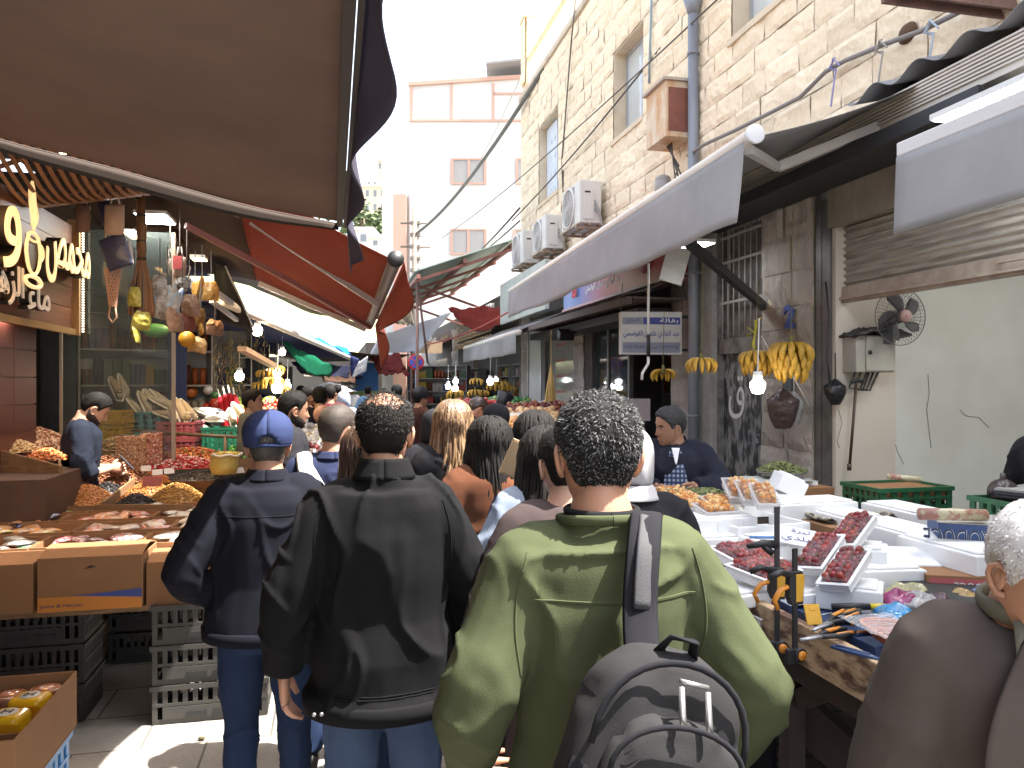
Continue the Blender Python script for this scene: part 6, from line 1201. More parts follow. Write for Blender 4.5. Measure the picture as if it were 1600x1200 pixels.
f=MB(); f.ball((0,0,0),.075,18,12); tag(f.build('orange_ball', mat('ball_orange',(.60,.30,.03),.35), loc=at(292,530,7.1)),'plain orange ball hanging beside the golden bags','ball')
f=MB(); f.ball((0,0,0),(.13,.05,.07),18,12); tag(f.build('green_balloon', mat('balloon_green',(.10,.30,.07),.25), loc=at(244,517,7.4)),'flat green balloon behind the glass pane','balloon')
# ---------- shoe stall ----------
def shoe_proto(label,loc,m1,m2,rot):
    t=thing('shoe',label,'shoe',loc,0,'shoes piled on the coloured crates',rot=rot); f=MB(); f.tube([(0,-.13,.012),(0,-.06,.012),(0,.03,.012),(0,.11,.014),(0,.15,.02)],[.032,.034,.042,.045,.02],10,ry=[.013]*5,up=Vector((0,0,1))); f.build('sole', M_white, t)
    f=MB(); f.tube([(0,-.125,.055),(0,-.07,.06),(0,.0,.052),(0,.07,.04),(0,.13,.028)],[.028,.034,.036,.04,.02],12,ry=[.04,.045,.036,.026,.014],up=Vector((0,0,1))); f.build('upper', m1, t)
    f=MB(); f.rings([(0,-.085,.085,.022,.032),(0,-.085,.105,.024,.036),(0,-.085,.106,.018,.03),(0,-.085,.09,.016,.026)],12); f.build('collar', m2, t)
    return t
ms=mat('shoe_cream',(.55,.50,.40),.7,var=.2,vs=20); ms2=mat('shoe_black',(.03,.03,.035),.6); ms3=mat('shoe_white',(.65,.64,.62),.6); ms4=mat('shoe_tan',(.46,.36,.24),.8)
P1=shoe_proto('cream shoe standing at the left end of the blue crate',at(208,640,8.6),ms,ms2,(R(50),R(15),R(100)))
P2=shoe_proto('white trainer lying on the green crate',at(345,655,9),ms3,ms2,(R(10),R(20),R(70)))
P3=shoe_proto('tan slipper on the pink crate nearest the post',at(268,648,8.6),ms4,ms,(R(60),0,R(40)))
for k,(P,px,py,Y,rot,l) in enumerate(((P1,222,633,8.6,(60,10,80),'cream shoe second from the left on the blue crate'),(P1,233,630,8.7,(65,-10,60),'cream shoe at the middle of the blue crate'),(P1,246,628,8.7,(55,20,130),'cream shoe with dark straps right on the blue crate'),(P1,252,636,8.6,(30,0,110),'cream shoe at the right end of the blue crate'),
  (P3,278,644,8.6,(65,0,60),'tan slipper in the middle of the pink crate'),(P3,288,645,8.7,(60,10,80),'tan slipper right on the pink crate'),(P3,294,655,8.6,(20,10,20),'tan slipper flat at the pink crate edge'),(P3,261,655,8.6,(20,0,120),'tan slipper lying low on the pink crate'),
  (P2,325,650,9.0,(20,0,95),'white trainer left on the green crate'),(P2,312,648,9.0,(15,40,75),'black and white trainer beside the green crate'),(P2,333,660,8.9,(0,0,60),'white trainer lowest on the green crate'),(P3,362,655,9,(40,0,30),'tan shoe at the right end of the green crate'),(P3,372,648,9.1,(50,0,60),'tan shoe behind the right end of the green crate'),(P1,312,676,8.8,(30,0,150),'cream shoe hanging between pink and green crates'),
  (P3,178,610,8.9,(60,0,60),'cream shoe pile piece seen through the glass'),(P1,190,618,8.9,(30,0,20),'cream shoe seen through the glass above the yellow crates'),(P1,186,606,9.0,(80,0,100),'cream shoe at the top of the pile behind the glass'))):
    rep(P,l,at(px,py,Y),rot=tuple(R(a) for a in rot),scale=1.15)
def stack(px,py,Y,W,H,n,cols,lab,mname,holes=(4,3)):
    p=at(px,py,Y)
    for k in range(n): crate('plastic_crate',lab[k],(p.x,p.y,p.z+k*(H+.003)),SA*.5,W,.34,H,mat(mname,cols,.45,var=.15,vs=5),holes)
stack(229,712,8.7,.42,.25,2,(.10,.28,.34),['lower pale blue crate of the shoe stall','upper pale blue crate holding cream shoes'],'crate_teal')
stack(282,712,8.6,.40,.19,2,(.50,.13,.17),['lower pink crate of the shoe stall','upper pink crate holding tan slippers'],'crate_pink',(6,4))
stack(352,712,8.8,.42,.33,1,(.04,.30,.20),['green crate holding white trainers'],'crate_sea',(6,4))
stack(180,690,8.3,.26,.11,3,(.55,.34,.03),['lowest yellow crate behind the seller','middle yellow crate behind the seller','top yellow crate behind the seller'],'crate_yellow')
for (a,b_,c,d_) in (((208,652),(252,660),.0,0),): pass
f=MB(); f.cyl(at(250,676,8.3),at(388,684,8.3),.018,8); f.cyl(at(352,682,8.3),at(352,760,8.3),.018,8); f.cyl(at(206,672,8.3),at(250,676,8.3),.018,8); tag(f.build('brown_rail', mat('rail_brown',(.16,.10,.07),.5)),'brown pipe rail in front of the shoe crates','rail')
f=MB(); f.box(-3.6,-.95,8.6,9.7,.0,.93); f.box(-3.6,-.9,9.7,13.5,0,.85); tag(f.build('shoe_table', mat('table_dark',(.05,.04,.035),.8), rz=SA),'dark draped table under the shoe crates','table')
shelf_unit('display_shelf','shelves of household goods behind the glass pane',uv(-2.9,9.9),SA+R(20),1.5,2.6,6,seed=21)
shelf_unit('display_shelf','dim rack of toys beside the red umbrellas',uv(-2.6,12.3),SA+R(10),1.4,2.6,6,seed=22)
shelf_unit('display_shelf','goods rack left of the phone holding seller behind glass',uv(-4.2,8.0),SA,1.2,2.5,6,seed=23)
f=MB(); f.box(-.1,.1,-.02,.02,0,1.5); tag(f.build('navy_banner', fabric('navy_board',(.02,.03,.08)), loc=at(277,700,8.9), rz=SA),'narrow dark navy banner right of the glass pane','banner')
# balls
rnd=random.Random(6)
for k,(px,py,r_,c,l) in enumerate(((282,607,.06,(.45,.15,.25),'pink ball highest on the straw trunk'),(298,612,.085,(.55,.18,.05),'orange dish shaped ball on the straw trunk'),(287,613,.05,(.25,.6,.08),'small lime green ball at the left'),(323,637,.06,(.5,.05,.03),'red ball left of the umbrellas'),(337,632,.085,(.42,.05,.03),'big red ball nearest the umbrellas'),(322,645,.05,(.05,.10,.45),'blue ball under the red one'),(343,642,.045,(.15,.55,.08),'green ball under the big red one'),(325,610,.06,(.5,.5,.5),'white patterned ball hanging above the red ones'),(336,618,.05,(.06,.2,.06),'dark green ball beside the white one'))):
    f=MB(); f.ball((0,0,0),r_,16,10); tag(f.build('toy_ball', mat('toy%d'%k,c,.35,var=.35,vs=14), loc=at(px,py,9.8)),l,'ball','toy balls by the shoe stall')
t=thing('cane_bundle','rough brown bundle of canes standing behind the shoes','bundle',at(302,665,10),0); f=MB()
for k in range(50): a=k*.1257*1.0; f.tube([(.18*math.cos(a),.18*math.sin(a),0),(.19*math.cos(a),.19*math.sin(a),.32)],.014,5,rnd=random.random())
f.build('canes', mat('cane_brown',(.20,.12,.07),.8,rnd=.3), t); f=MB()
for z in (.05,.2): f.tube([(.205*math.cos(a*.3),.205*math.sin(a*.3),z) for a in range(22)],.006,5)
f.build('tie', M_rope, t)
M_um=fabric('umbrella_red',(.42,.02,.03),transl=.2)
for k,(a,b_,l) in enumerate((((340,608),(362,690),'folded red umbrella leaning leftmost'),((348,604),(368,690),'folded red umbrella leaning second from the left'),((356,602),(374,688),'folded red umbrella with a white pole in the middle'),((364,606),(377,680),'folded red umbrella leaning rightmost'))):
    A_,B_=at(*a,9.6),at(*b_,9.4); t=thing('red_umbrella',l,'umbrella',A_,0,'folded red umbrellas by the shoe stall'); d_=B_-A_; f=MB(); f.tube([d_*.15,d_*.3,d_*.75,d_*.95],[.02,.045,.06,.03],9); f.build('folded_canopy', M_um, t); f=MB(); f.tube([d_*0,d_*1.0],.010,6); f.build('pole', M_white, t)
# hanging strings in dim shop
rnd=random.Random(12); labs=['leftmost','second','third','fourth','fifth','sixth','seventh','eighth']
for k in range(8):
    px=322+k*13; f=MB(); P=at(px,520+6*(k%3),10.5+.3*k)
    for j in range(26): q=P+Vector((rnd.gauss(0,.05),rnd.gauss(0,.05),-rnd.uniform(0,.8))); f.tube([q,q+Vector((rnd.gauss(0,.03),0,-.07))],[.008,.016],5,rnd=rnd.random())
    f.tube([P+Vector((0,0,.5)),P-Vector((0,0,.8))],.005,5); tag(f.build('hanging_string', mat('string%d'%(k%3),((.34,.25,.08),(.26,.20,.12),(.16,.10,.07))[k%3],.7,rnd=.4)),'%s dried string hanging above the left fruit stall, counted from the lit column'%labs[k],'strings')
for k,(px,py,s_,l) in enumerate(((412,588,1.0,'upper left banana bunch in the left fruit stall'),(432,582,1.1,'upper right banana bunch in the left fruit stall'),(426,604,1.5,'large lower banana bunch in the left fruit stall'),(440,612,1.1,'lower right banana bunch in the left fruit stall'),(404,606,.9,'small banana bunch beside the boy'))):
    bananas(l,at(px,py,11.5),10,s_,seed=70+k,tiers=1,hang=.4)
for k,(px,py,Y,s_,l) in enumerate(((374,585,10.5,1.2,'warm bulb left in the fruit stall behind the boy'),(434,580,11.5,1.1,'upper bulb cluster over the left bananas'),(433,602,11.4,1.6,'brightest bulb among the left bananas'),(449,601,12,1.1,'bulb right of the brightest one'),(402,513,10,1.3,'bare bulb under the left awning bar'),(441,548,13,1.1,'dim bulb before the green tarpaulin'),(420,578,12,.9,'small bulb above the lower banana bunch'))):
    bulb(l,at(px,py,Y),s_,.3,True)
f=MB(); f.box(-.22,.22,-.03,.03,-.55,0); tag(f.build('dark_jacket', fabric('jacket_dark',(.03,.035,.045)), loc=at(407,560,12)),'dark garment hanging in the left fruit stall','clothes')
# fruit displays left mid
def fruitpile(label,px,py,Y,w,d_,cols,n,r_,seed):
    rnd=random.Random(seed); t=thing('fruit_display',label,'fruit display',at(px,py,Y),SA); m=mat('fr%d'%seed,cols[0],.4,rnd=cols); f=MB()
    for i in range(n):
        a,b_=rnd.random(),rnd.random(); f.ball(((a-.5)*w,(b_-.5)*d_,.02+.25*d_*b_+rnd.uniform(0,.03)),r_,7,5,rnd=rnd.random())
    tag(f.build('fruit',m,t),kind='stuff'); f=MB(); f.box(-w/2,w/2,-d_/2,d_/2,-.1,0); f.box(-w/2,w/2,-d_/2-.02,-d_/2,-.1,.04); f.build('tray', M_wood, t); return t
fruitpile('pile of red apples beside the boy',425,652,9.5,.6,.6,[(.4,.04,.02),(.5,.15,.05),(.45,.06,.03)],120,.035,81)
fruitpile('white grey packets heap behind the bearded man',428,665,8.6,.6,.5,[(.55,.55,.52),(.12,.12,.12),(.5,.5,.5)],140,.03,82)
fruitpile('green limes beside the red umbrellas',392,640,11,.6,.5,[(.25,.42,.05),(.4,.45,.08)],80,.035,83)
fruitpile('green vegetables in front of the capped man',385,720,7.4,.3,.3,[(.03,.2,.03),(.08,.3,.05)],60,.03,84)
for k in range(7):
    p=at(472,690-6*k,6.9); f=MB(); f.box(-.17,.05,-.12,.12,0,.03); f.box(-.16,.04,-.125,-.121,.005,.025); tag(f.build('white_package', M_foam, loc=p, rz=SA, bevel=.004),'white package in the stack right of the bearded man','package','stacked white packages right of the bearded man')
t=thing('market_cart','low table heaped with wrapped white goods right of the bearded man','table',at(505,712,6.6),SA); f=MB(); f.box(-.5,.35,-.3,.3,-.06,0); f.build('top', M_wood, t); f=MB(); f.box(-.48,-.42,-.28,-.22,-1.05,-.06); f.build('leg', MC['dark_wood'], t); f=MB(); f.box(.27,.33,-.28,-.22,-1.05,-.06); f.build('leg', MC['dark_wood'], t)
fruitpile('crumpled white wrapped goods on the low cart',500,700,6.7,.7,.5,[(.5,.48,.44),(.6,.58,.55),(.42,.34,.22)],130,.045,85)
fruitpile('dark and white folded goods before the low cart',462,725,5.9,.5,.4,[(.03,.03,.04),(.4,.38,.36),(.2,.03,.03)],90,.04,86)
# ================= RIGHT MID & FAR =================
def table(label,u0,u1,v0,v1,z): f=MB(); f.box(u0,u1,v0,v1,z-.05,z); f.box(u0+.02,u1-.02,v0+.02,v1-.02,0,z-.051); return tag(f.build('stall_table', MC['table_dark'], rz=SA),label,'table')
table('dark stall table of the dried goods before the glass shopfront',2.0,3.4,7.7,11.0,.85)
table('dark stall table under the far bananas',1.9,3.4,12.0,16.5,.8)
table('dark stall table along the left fruit stall',-2.3,-1.0,9.8,20,.8)
def fr2(label,px,py,Y,w,d_,cols,n,r_,seed): return fruitpile(label,px,py,Y,w,d_,cols,n,r_,seed)
fr2('heap of brown dried figs right of the orange shirted man',822,668,8.2,.75,.6,[lin(190,150,100),lin(160,110,66),lin(210,176,130)],190,.04,101)
fr2('heap of dark red dates beside the figs',850,655,9.6,.8,.6,[lin(130,50,30),lin(96,34,24),lin(150,80,40)],190,.035,102)
fr2('red pomegranates in the far banana stall',750,642,12.5,.6,.5,[(.42,.03,.03),(.35,.05,.04)],60,.05,103)
fr2('green vegetables in the far banana stall',800,640,12.8,.7,.6,[(.04,.2,.06),(.1,.3,.08),(.3,.35,.1)],110,.045,104)
fr2('mixed pale goods at the lettered shop window',870,648,10.6,.8,.5,[(.5,.47,.42),(.3,.2,.15),(.4,.1,.05)],140,.04,105)
fr2('pale nuts tray beside the orange shirted man',792,680,7.6,.5,.5,[lin(206,160,100),lin(180,120,70)],150,.03,106)
f=MB(); f.cbox((0,0,0),(.34,.24,.2)); tag(f.build('goods_carton', M_card, loc=at(812,718,6.3), rz=SA),'brown carton below the dried figs','box')
f=MB(); f.rings([(0,0,0,.08,.08),(0,0,.1,.1,.1),(0,0,.105,.105,.105),(0,0,.106,.09,.09)],18); tag(f.build('white_tub', mat('tub_white',(.6,.62,.64),.4), loc=at(810,695,6.2)),'white tub with yellow fruit on the brown carton','tub')
f=MB(); f.cbox((0,0,0),(.30,.02,.14)); tag(f.build('white_card', M_white, loc=at(815,655,8.0), rot=(R(-20),0,.2)),'white card standing in the dried goods','price tag')
for k,(px,py,Y,c,l) in enumerate(((1000,640,8.8,(.35,.3,.3),'small pale fridge box inside the grocery doorway'),)):
    f=MB(); f.cbox((0,0,0),(.2,.2,.25)); tag(f.build('goods_box', mat('gb%d'%k,c,.5), loc=at(px,py,Y)),l,'box')
f=MB(); f.box(-.35,.35,-.3,.3,0,.9); tag(f.build('white_counter', MC['dull_white'], loc=uv(3.55,8.9), rz=SA),'pale counter at the grocery doorway behind the seated seller','counter')
f=MB(); f.ball((0,0,0),(.05,.05,.07),10,8); tag(f.build('pear', mat('pear_green',(.4,.45,.1),.4), loc=at(1000,684,5.4)),'green pear in a bag beside the seated seller','fruit')
# far street end
f=MB(); f.box(-6,6,60,62,0,3.8); tag(f.build('far_buildings', mat('far_wall',(.05,.045,.04),.9,var=.3,vs=.4), rz=SA),'pale far buildings closing the street end','building')
f=MB(); f.box(1.9,6,46,60,0,4.2); tag(f.build('far_right_building', mat('far_wall2',(.05,.04,.035),.9,var=.3,vs=.4), rz=SA),'brown far building at the right of the street end','building')
for k in range(9):
    f=MB(); f.box(0,.05,.3+k*1.6,1.3+k*1.6,.2,2.6); tag(f.build('dark_shopfront', mat('shopdark',(.03,.03,.035),.5), loc=uv(-2.2,29.8), rz=SA),'far dark shop opening on the left row beyond the tarpaulins','shopfront','far dark shop openings on the left')
t=thing('blue_poster','tall blue poster with a palm coloured base at the street end','poster',at(570,590,26),SA*.5); f=MB(); f.box(-.45,.45,0,.04,-.9,.5); f.build('board', mat('poster_blue',(.03,.18,.55),.5,var=.4,vs=3), t); f=MB(); f.box(-.44,.44,-.012,-.002,-.9,-.45); f.build('lower_print', mat('poster_low',(.15,.3,.12),.6,var=.6,vs=9,col2=(.4,.35,.1)), t)
sheet('grey_awning','dark grey awning cloth left of the blue poster','awning',(at(535,575,26),at(562,572,26),at(566,592,25),at(538,592,25)),fabric('slate_cloth',(.08,.08,.09),transl=.2),n=(6,6))
for k,(px,py,w,h_,c) in enumerate(((505,583,60,14,(.5,.42,.3)),(545,600,30,8,(.6,.58,.55)))):
    sheet('shade_cloth',['tan shade cloth low behind the green tarpaulin','white shade cloth before the street end'][k],'cloth',(at(px-w/2,py-h_/2,24),at(px+w/2,py,26),at(px+w/2,py+h_/2,24),at(px-w/2,py+h_/3,22)),fabric('fsc%d'%k,c,transl=.4),n=(8,6))
sheet('lane_shade_sheet','added dark brown sheet shading the far lane','tarpaulin',(uv(-2.4,23,2.75),uv(2.6,23,2.6),uv(2.6,44,3.1),uv(-2.4,44,3.1)),fabric('lane_shade',(.06,.045,.04),transl=.1,var=.3),n=(14,14),sagz=.15,rip=.1)  # sheet added to put the far lane in shade
sheet('navy_tarp','added navy sheet darkening the lane over the far left crowd','tarpaulin',(at(455,566,15),at(548,572,19),at(545,590,19),at(470,584,15)),fabric('navy_far',(.03,.035,.07),transl=.2,var=.3),n=(12,8),sagz=.1,rip=.06)  # dark sheet added to tone down the bright far lane
sheet('brown_lane_filler','added brown sheet darkening the lane left of the blue poster','cloth',(at(500,578,20),at(552,576,22),at(556,598,22),at(505,596,20)),fabric('brown_far',(.09,.05,.035),transl=.2,var=.3),n=(12,8),sagz=.1,rip=.06)  # second dark sheet added to make the lane end darker
t=thing('white_parasol','white market parasol above the far crowd','parasol',at(515,612,20),0); f=MB(); f.rings([(0,0,0,.75,.75),(0,0,.12,.45,.45),(0,0,.26,.02,.02)],8); f.build('canopy', fabric('parasol_white',(.7,.7,.7),transl=.3), t); f=MB(); f.cyl((0,0,-1.6),(0,0,.2),.02,8); f.build('pole', M_metal, t)
f=MB()
for (x,y,w) in ((552,612,8),(562,610,6)): pass
f.cyl(at(552,555,28),at(552,640,28),.12,10); tag(f.build('pale_column', mat('pale_col',(.6,.57,.52),.8)),'pale column at the street end','column')
shelf_unit('display_shelf','rack of dark goods below the maroon awning cloth',uv(2.2,23.5),SA-R(35),2.0,2.3,6,seed=31)
shelf_unit('display_shelf','rack of goods along the left row below the green tarpaulin',uv(-2.1,14.5),SA+R(60),2.2,2.2,6,seed=32)
shelf_unit('display_shelf','second rack of goods deeper along the left row',uv(-2.1,18.5),SA+R(60),2.2,2.2,6,seed=33)
t=thing('black_scale_hopper','tilted black hopper on the far fruit counter','scale',at(781,628,12.2),R(30)); f=MB(); f.cyl((0,0,-.1),(.12,0,.12),.08,12,r2=.14); f.build('hopper', M_black, t); f=MB(); f.box(-.12,.12,-.1,.1,-.22,-.1); f.build('base', M_white, t)
# ================= PEOPLE =================
ZS=[-.122,-.118,-.10,-.08,-.055,-.03,0,.03,.06,.085,.103,.115,.120]
HW=[.005,.026,.045,.057,.065,.070,.074,.077,.074,.062,.044,.022,.001]; HF=[.070,.076,.084,.088,.089,.089,.088,.086,.079,.064,.045,.022,.001]; HB=[-.03,-.01,.012,.045,.072,.088,.098,.102,.095,.079,.056,.028,.001]
def hp(a, z, o=0.):      # a: 0 = back, pi = face; x right, y forward
    w,f_,b_ = (float(np.interp(z,ZS,q)) for q in (HW,HF,HB)); s,c = math.sin(a), -math.cos(a)
    sg = lambda x: math.copysign(abs(x)**.88, x)
    x = (w+o)*sg(s); y = (f_+o)*sg(c) if c > 0 else (b_+o)*sg(c)
    if c > 0:
        g = lambda x0,z0,sx,sz: math.exp(-((x-x0)/sx)**2-((z-z0)/sz)**2)
        y += .024*g(0,-.034,.013,.012)+.013*g(0,-.012,.009,.02)-.011*(g(.031,.002,.014,.011)+g(-.031,.002,.014,.011))+.004*g(0,.024,.045,.009)
        y += .006*g(0,-.064,.022,.006)+.006*g(0,-.076,.019,.006)-.004*g(0,-.070,.02,.002)+.006*g(0,-.105,.02,.014)+.004*(g(.045,-.022,.018,.018)+g(-.045,-.022,.018,.018))-.003*g(0,-.09,.025,.006)
    return Vector((x, y, z+o*(z/.12 if z>0 else 0)))
def headgrid(f, nz=34, na=44):
    zs=[-.122+.242*(.5-.5*math.cos(math.pi*(.06+.94*i/nz)))*1.0 for i in range(nz+1)]; zs[-1]=.12
    f.grid(lambda s,t: hp(t*2*math.pi, zs[min(nz,int(round(s*nz)))]), nz, na)
def ear(f, sx):
    P=[(0,.018,-.026),(.004,.006,-.031),(.010,-.008,-.022),(.016,-.016,-.004),(.018,-.014,.014),(.014,-.004,.026),(.006,.008,.024),(.002,.016,.010)]
    c=Vector((sx*.070,-.004,-.012)); f.tube([c+Vector((sx*p[0],p[1],p[2])) for p in P],[.005,.007,.006,.005,.005,.005,.005,.004],7)
    f.ball(c+Vector((sx*.004,0,-.002)),(.006,.015,.026),8,6); f.ball(c+Vector((sx*.007,-.005,-.0)),(.004,.010,.018),8,6)
def lerp3(a,b,t): return a.lerp(b,t)
def hand(f, w, d, side, curl=.5, s=1., nrm=None):   # wrist point, pointing direction, palm normal
    d=Vector(d).normalized(); n=Vector(nrm or (side*-1,0,0)); n=(n-d*n.dot(d)).normalized(); x=d.cross(n).normalized()   # x across knuckles
    P=lambda a,b_,c: w+d*a*s+x*b_*s+n*c*s
    th = 1 if (x.dot(Vector((0,1,0)))>0) else -1
    f.tube([P(-.02,0,0),P(.02,0,0),P(.06,0,0),P(.085,0,0)],[.024*s,.032*s,.040*s,.036*s],12,ry=[.02*s,.016*s,.015*s,.012*s],up=n)
    for k,(o,L) in enumerate(((.031,.072),(.0105,.082),(-.0105,.076),(-.031,.058))):
        o*=th; c=curl*(1+.12*k); p=P(.078,o,0); dd=d.copy(); pts=[p]; 
        for q in (.42,.32,.26): dd=(dd*math.cos(c*.8)+n*math.sin(c*.8)).normalized(); nn=n*math.cos(c*.8); p=p+dd*L*q*s; pts.append(p)
        pts[1:1]=[pts[0].lerp(pts[1],.5)]; f.tube(pts,[.0095*s,.0088*s,.009*s,.008*s,.005*s],8)
    f.tube([P(.015,.022*th,.004),P(.04,.045*th,.012),P(.065,.055*th,.02),P(.085,.055*th,.028)],[.014*s,.0125*s,.010*s,.007*s],8)
def remesh(mb, vox, smooth=6, fac=.5, it2=0):
    o=mb.build('tmp', M_black); m=o.modifiers.new('r','REMESH'); m.mode='VOXEL'; m.voxel_size=vox; m.use_smooth_shade=True
    s=o.modifiers.new('s','SMOOTH'); s.factor=fac; s.iterations=smooth; me=evalmesh(o); bpy.data.objects.remove(o); return me
def coords(me): c=np.empty(len(me.vertices)*3); me.vertices.foreach_get('co',c); return c.reshape(-1,3)
def normals(me): n=np.empty(len(me.vertices)*3); me.vertices.foreach_get('normal',n); return n.reshape(-1,3)
def wrinkle(me, amp, sc, seed, ridge=True, arms=None):
    c=coords(me); n=normals(me); out=c.copy()
    for i in range(len(c)):
        p=Vector(c[i]); w=noise.noise((p.x*3+seed,p.y*3,p.z*3))*.5
        q=(p.x*sc[0]+w*1.5+seed, p.y*sc[1]+w, p.z*sc[2]+w*2)
        a=noise.noise(q); b=noise.noise((p.x*sc[3]+seed,p.y*sc[3],p.z*sc[4]))
        r=max(0,1-abs(a)*5.5); d=r*r*.85+a*.6+.45*b
        if arms:
            k=min(1,max(0,(abs(p.x)-arms[0])/.03))
            if k: r2=max(0,1-abs(noise.noise((p.x*4+seed,p.y*5,p.z*arms[1]+p.x*8)))*4); d=d*(1-.5*k)+k*(r2*r2*.55-.05)
        out[i]=c[i]+n[i]*amp*d
    me.vertices.foreach_set('co',out.ravel()); me.update()
def lerpR(pts, rad, n=3):
    P=[Vector(p) for p in pts]; o=[]; r=[]
    for i in range(len(P)-1):
        for k in range(n):
            t=k/n; a=P[max(i-1,0)]; b=P[i]; c=P[i+1]; d=P[min(i+2,len(P)-1)]
            o.append(.5*((2*b)+(c-a)*t+(2*a-5*b+4*c-d)*t*t+(3*b-a-3*c+d)*t**3)); r.append(rad[i]*(1-t)+rad[i+1]*t)
    o.append(P[-1]); r.append(rad[-1]); return o,r
SKIN=mat('skin_tan',(.46,.24,.155),.5,var=.12,vs=30,sub=.12,bump=.06,bs=300); SKINL=mat('skin_light',(.56,.33,.235),.5,var=.12,vs=30,sub=.12,bump=.06,bs=300); SKIND=mat('skin_olive',(.36,.185,.115),.5,var=.15,vs=30,sub=.1,bump=.06,bs=300)
M_hb=mat('hair_black',(.012,.010,.009),.75,rnd=.5,spec=.2); M_hg=mat('hair_salt_pepper',(.03,.03,.03),.8,rnd=[(.006,.006,.006),(.012,.011,.011),(.03,.03,.03),(.008,.008,.008),(.08,.08,.085),(.012,.012,.012),(.010,.010,.010),(.13,.13,.13)],spec=.25)
M_hw=mat('hair_white',(.6,.58,.56),.5,rnd=[(.62,.60,.58),(.5,.48,.46),(.66,.65,.64),(.36,.34,.33)]); M_hbl=mat('hair_blond',(.34,.20,.10),.4,rnd=[(.20,.12,.06),(.12,.07,.035),(.27,.175,.10),(.16,.095,.05),(.08,.045,.025)],spec=.5); M_hbr=mat('hair_brown',(.05,.028,.018),.4,rnd=.4,spec=.6)
M_eye=mat('eye_white',(.36,.33,.31),.2); M_iris=mat('iris',(.03,.015,.008),.15); M_lip=mat('lip',(.36,.14,.11),.5)
def hairline(a, j=0):   # a: 0 back .. pi front
    d=math.degrees(abs(math.atan2(math.sin(a),math.cos(a)))); return float(np.interp(d,[0,35,60,78,90,102,118,140,180],[-.078,-.072,-.045,.012,.022,-.012,.035,.062,.076]))
def make_hair(kind, par, m, seed, hires, length=.35, dens=1.):
    rnd=random.Random(seed); f=MB()
    def cap(s,t):
        a=t*2*math.pi; zl=hairline(a); z=zl+(.1199-zl)*s
        th={'short':.010,'buzz':.004,'bald':.006,'salt':.008,'thin':.008,'beanie':.016}.get(kind,.012)
        k=min(1,s*4.5); return hp(a,z,.0008+th*k*(1+.35*noise.noise((math.sin(a)*5+seed,math.cos(a)*5,z*60)))*(.55 if kind=='salt' and z<0 else 1))
    if kind=='bald': # horseshoe only
        def cap2(s,t):
            a=t*2*math.pi; zl=hairline(a); top=.080+.02*noise.noise((math.sin(a)*3,math.cos(a)*3,1)); zl=min(zl,top-.004); z=zl+(top-zl)*s; return hp(a,z,.001+.006*math.sin(min(1,s*1.05)*math.pi)**.5)
        f.grid(cap2,14,44,rnd=.05)
    elif kind in('short','buzz','salt','thin'): f.grid(cap,18,48,rnd=.05)
    if hires:
        n=int(hires*dens)
        for k in range(n):
            a=rnd.uniform(0,2*math.pi); zl=hairline(a); z=zl+.002+(.118-zl)*rnd.random()**(.8); L=.011
            if kind!='bald' and rnd.random()>.35+(z-zl)/.03: continue
            if kind=='buzz': L=.005
            if kind in('bald',) and z>.082:
                if rnd.random()<.62: continue
                L=.016
            if z<0: L*=.5
            p=hp(a,z,.003 if (kind=='bald' and z>.08) else .007 if kind=='bald' else .008*min(1,(z-zl)/.035+.15) if kind!='buzz' else .004); nn=(p-Vector((0,0,.02))).normalized()
            fl=Vector((rnd.gauss(0,.35),rnd.gauss(0,.35)+.35,rnd.gauss(0,.25)-.5)); dr=(nn*.42+fl*.75).normalized(); sd=dr.cross(nn)
            if sd.length<1e-4: continue
            sd=sd.normalized()*.0013; L*=rnd.uniform(.6,1.3)
            f.add([p-sd,p+sd,p+dr*L*.6+sd*.7-nn*.001,p+dr*L*.6-sd*.7-nn*.001,p+dr*L-nn*.004],[(0,1,2,3),(3,2,4)],rnd.random(),True)
    if kind in('long','longwave','curtain'):
        def sh(s,t):
            a=(t-.5)*math.radians(285 if kind!='curtain' else 290); zz=.1195-.17*s
            return hp(a,zz,.004+.006*s)
        f.grid(sh,10,40,rnd=.1)
        N=420 if kind!='longwave' else 520
        for k in range(N):
            a=rnd.uniform(-1,1)*math.radians(128); z0=rnd.uniform(.05,.119); p0=hp(a,z0,.011); a2=a*(.92 if abs(a)<1.6 else .85)
            p1=hp(a2,.02,.018+rnd.uniform(0,.012)); p2=hp(a2,-.06,.03+rnd.uniform(0,.02)); L=length*rnd.uniform(.65,1.05)
            o=Vector((math.sin(a2)*.03,-math.cos(a2)*.03-.015,0)); amp=.018 if kind=='longwave' else .005; ph=rnd.random()*6+a*3
            pts=[p0,hp(a*.97,(z0+.045)/2+.01,.015),hp(a2,.035+rnd.uniform(-.02,.02),.020),p1+Vector((0,0,-.02)),p2]; 
            for q in range(1,8):
                w=q/7; base=p2+o*w*(1-.3*w)+Vector((0,0,-L*w*.8)); base+=Vector((math.sin(ph+w*9)*amp*w,math.cos(ph*1.3+w*8)*amp*.6*w,0)); base.x*=(1-.12*w) if kind!='longwave' else 1
                pts.append(base)
            P_,r_=lerpR(pts,[.006]+[.010]*4+[.0085*(1-.7*(q/7)**2) for q in range(1,8)],2); f.tube(P_,r_,4,ry=[x*.33 for x in r_],rnd=rnd.random(),cap=False); f.sm[-(len(P_)-1)*4:]=[True]*((len(P_)-1)*4)
    return f.build('hair', m, par)
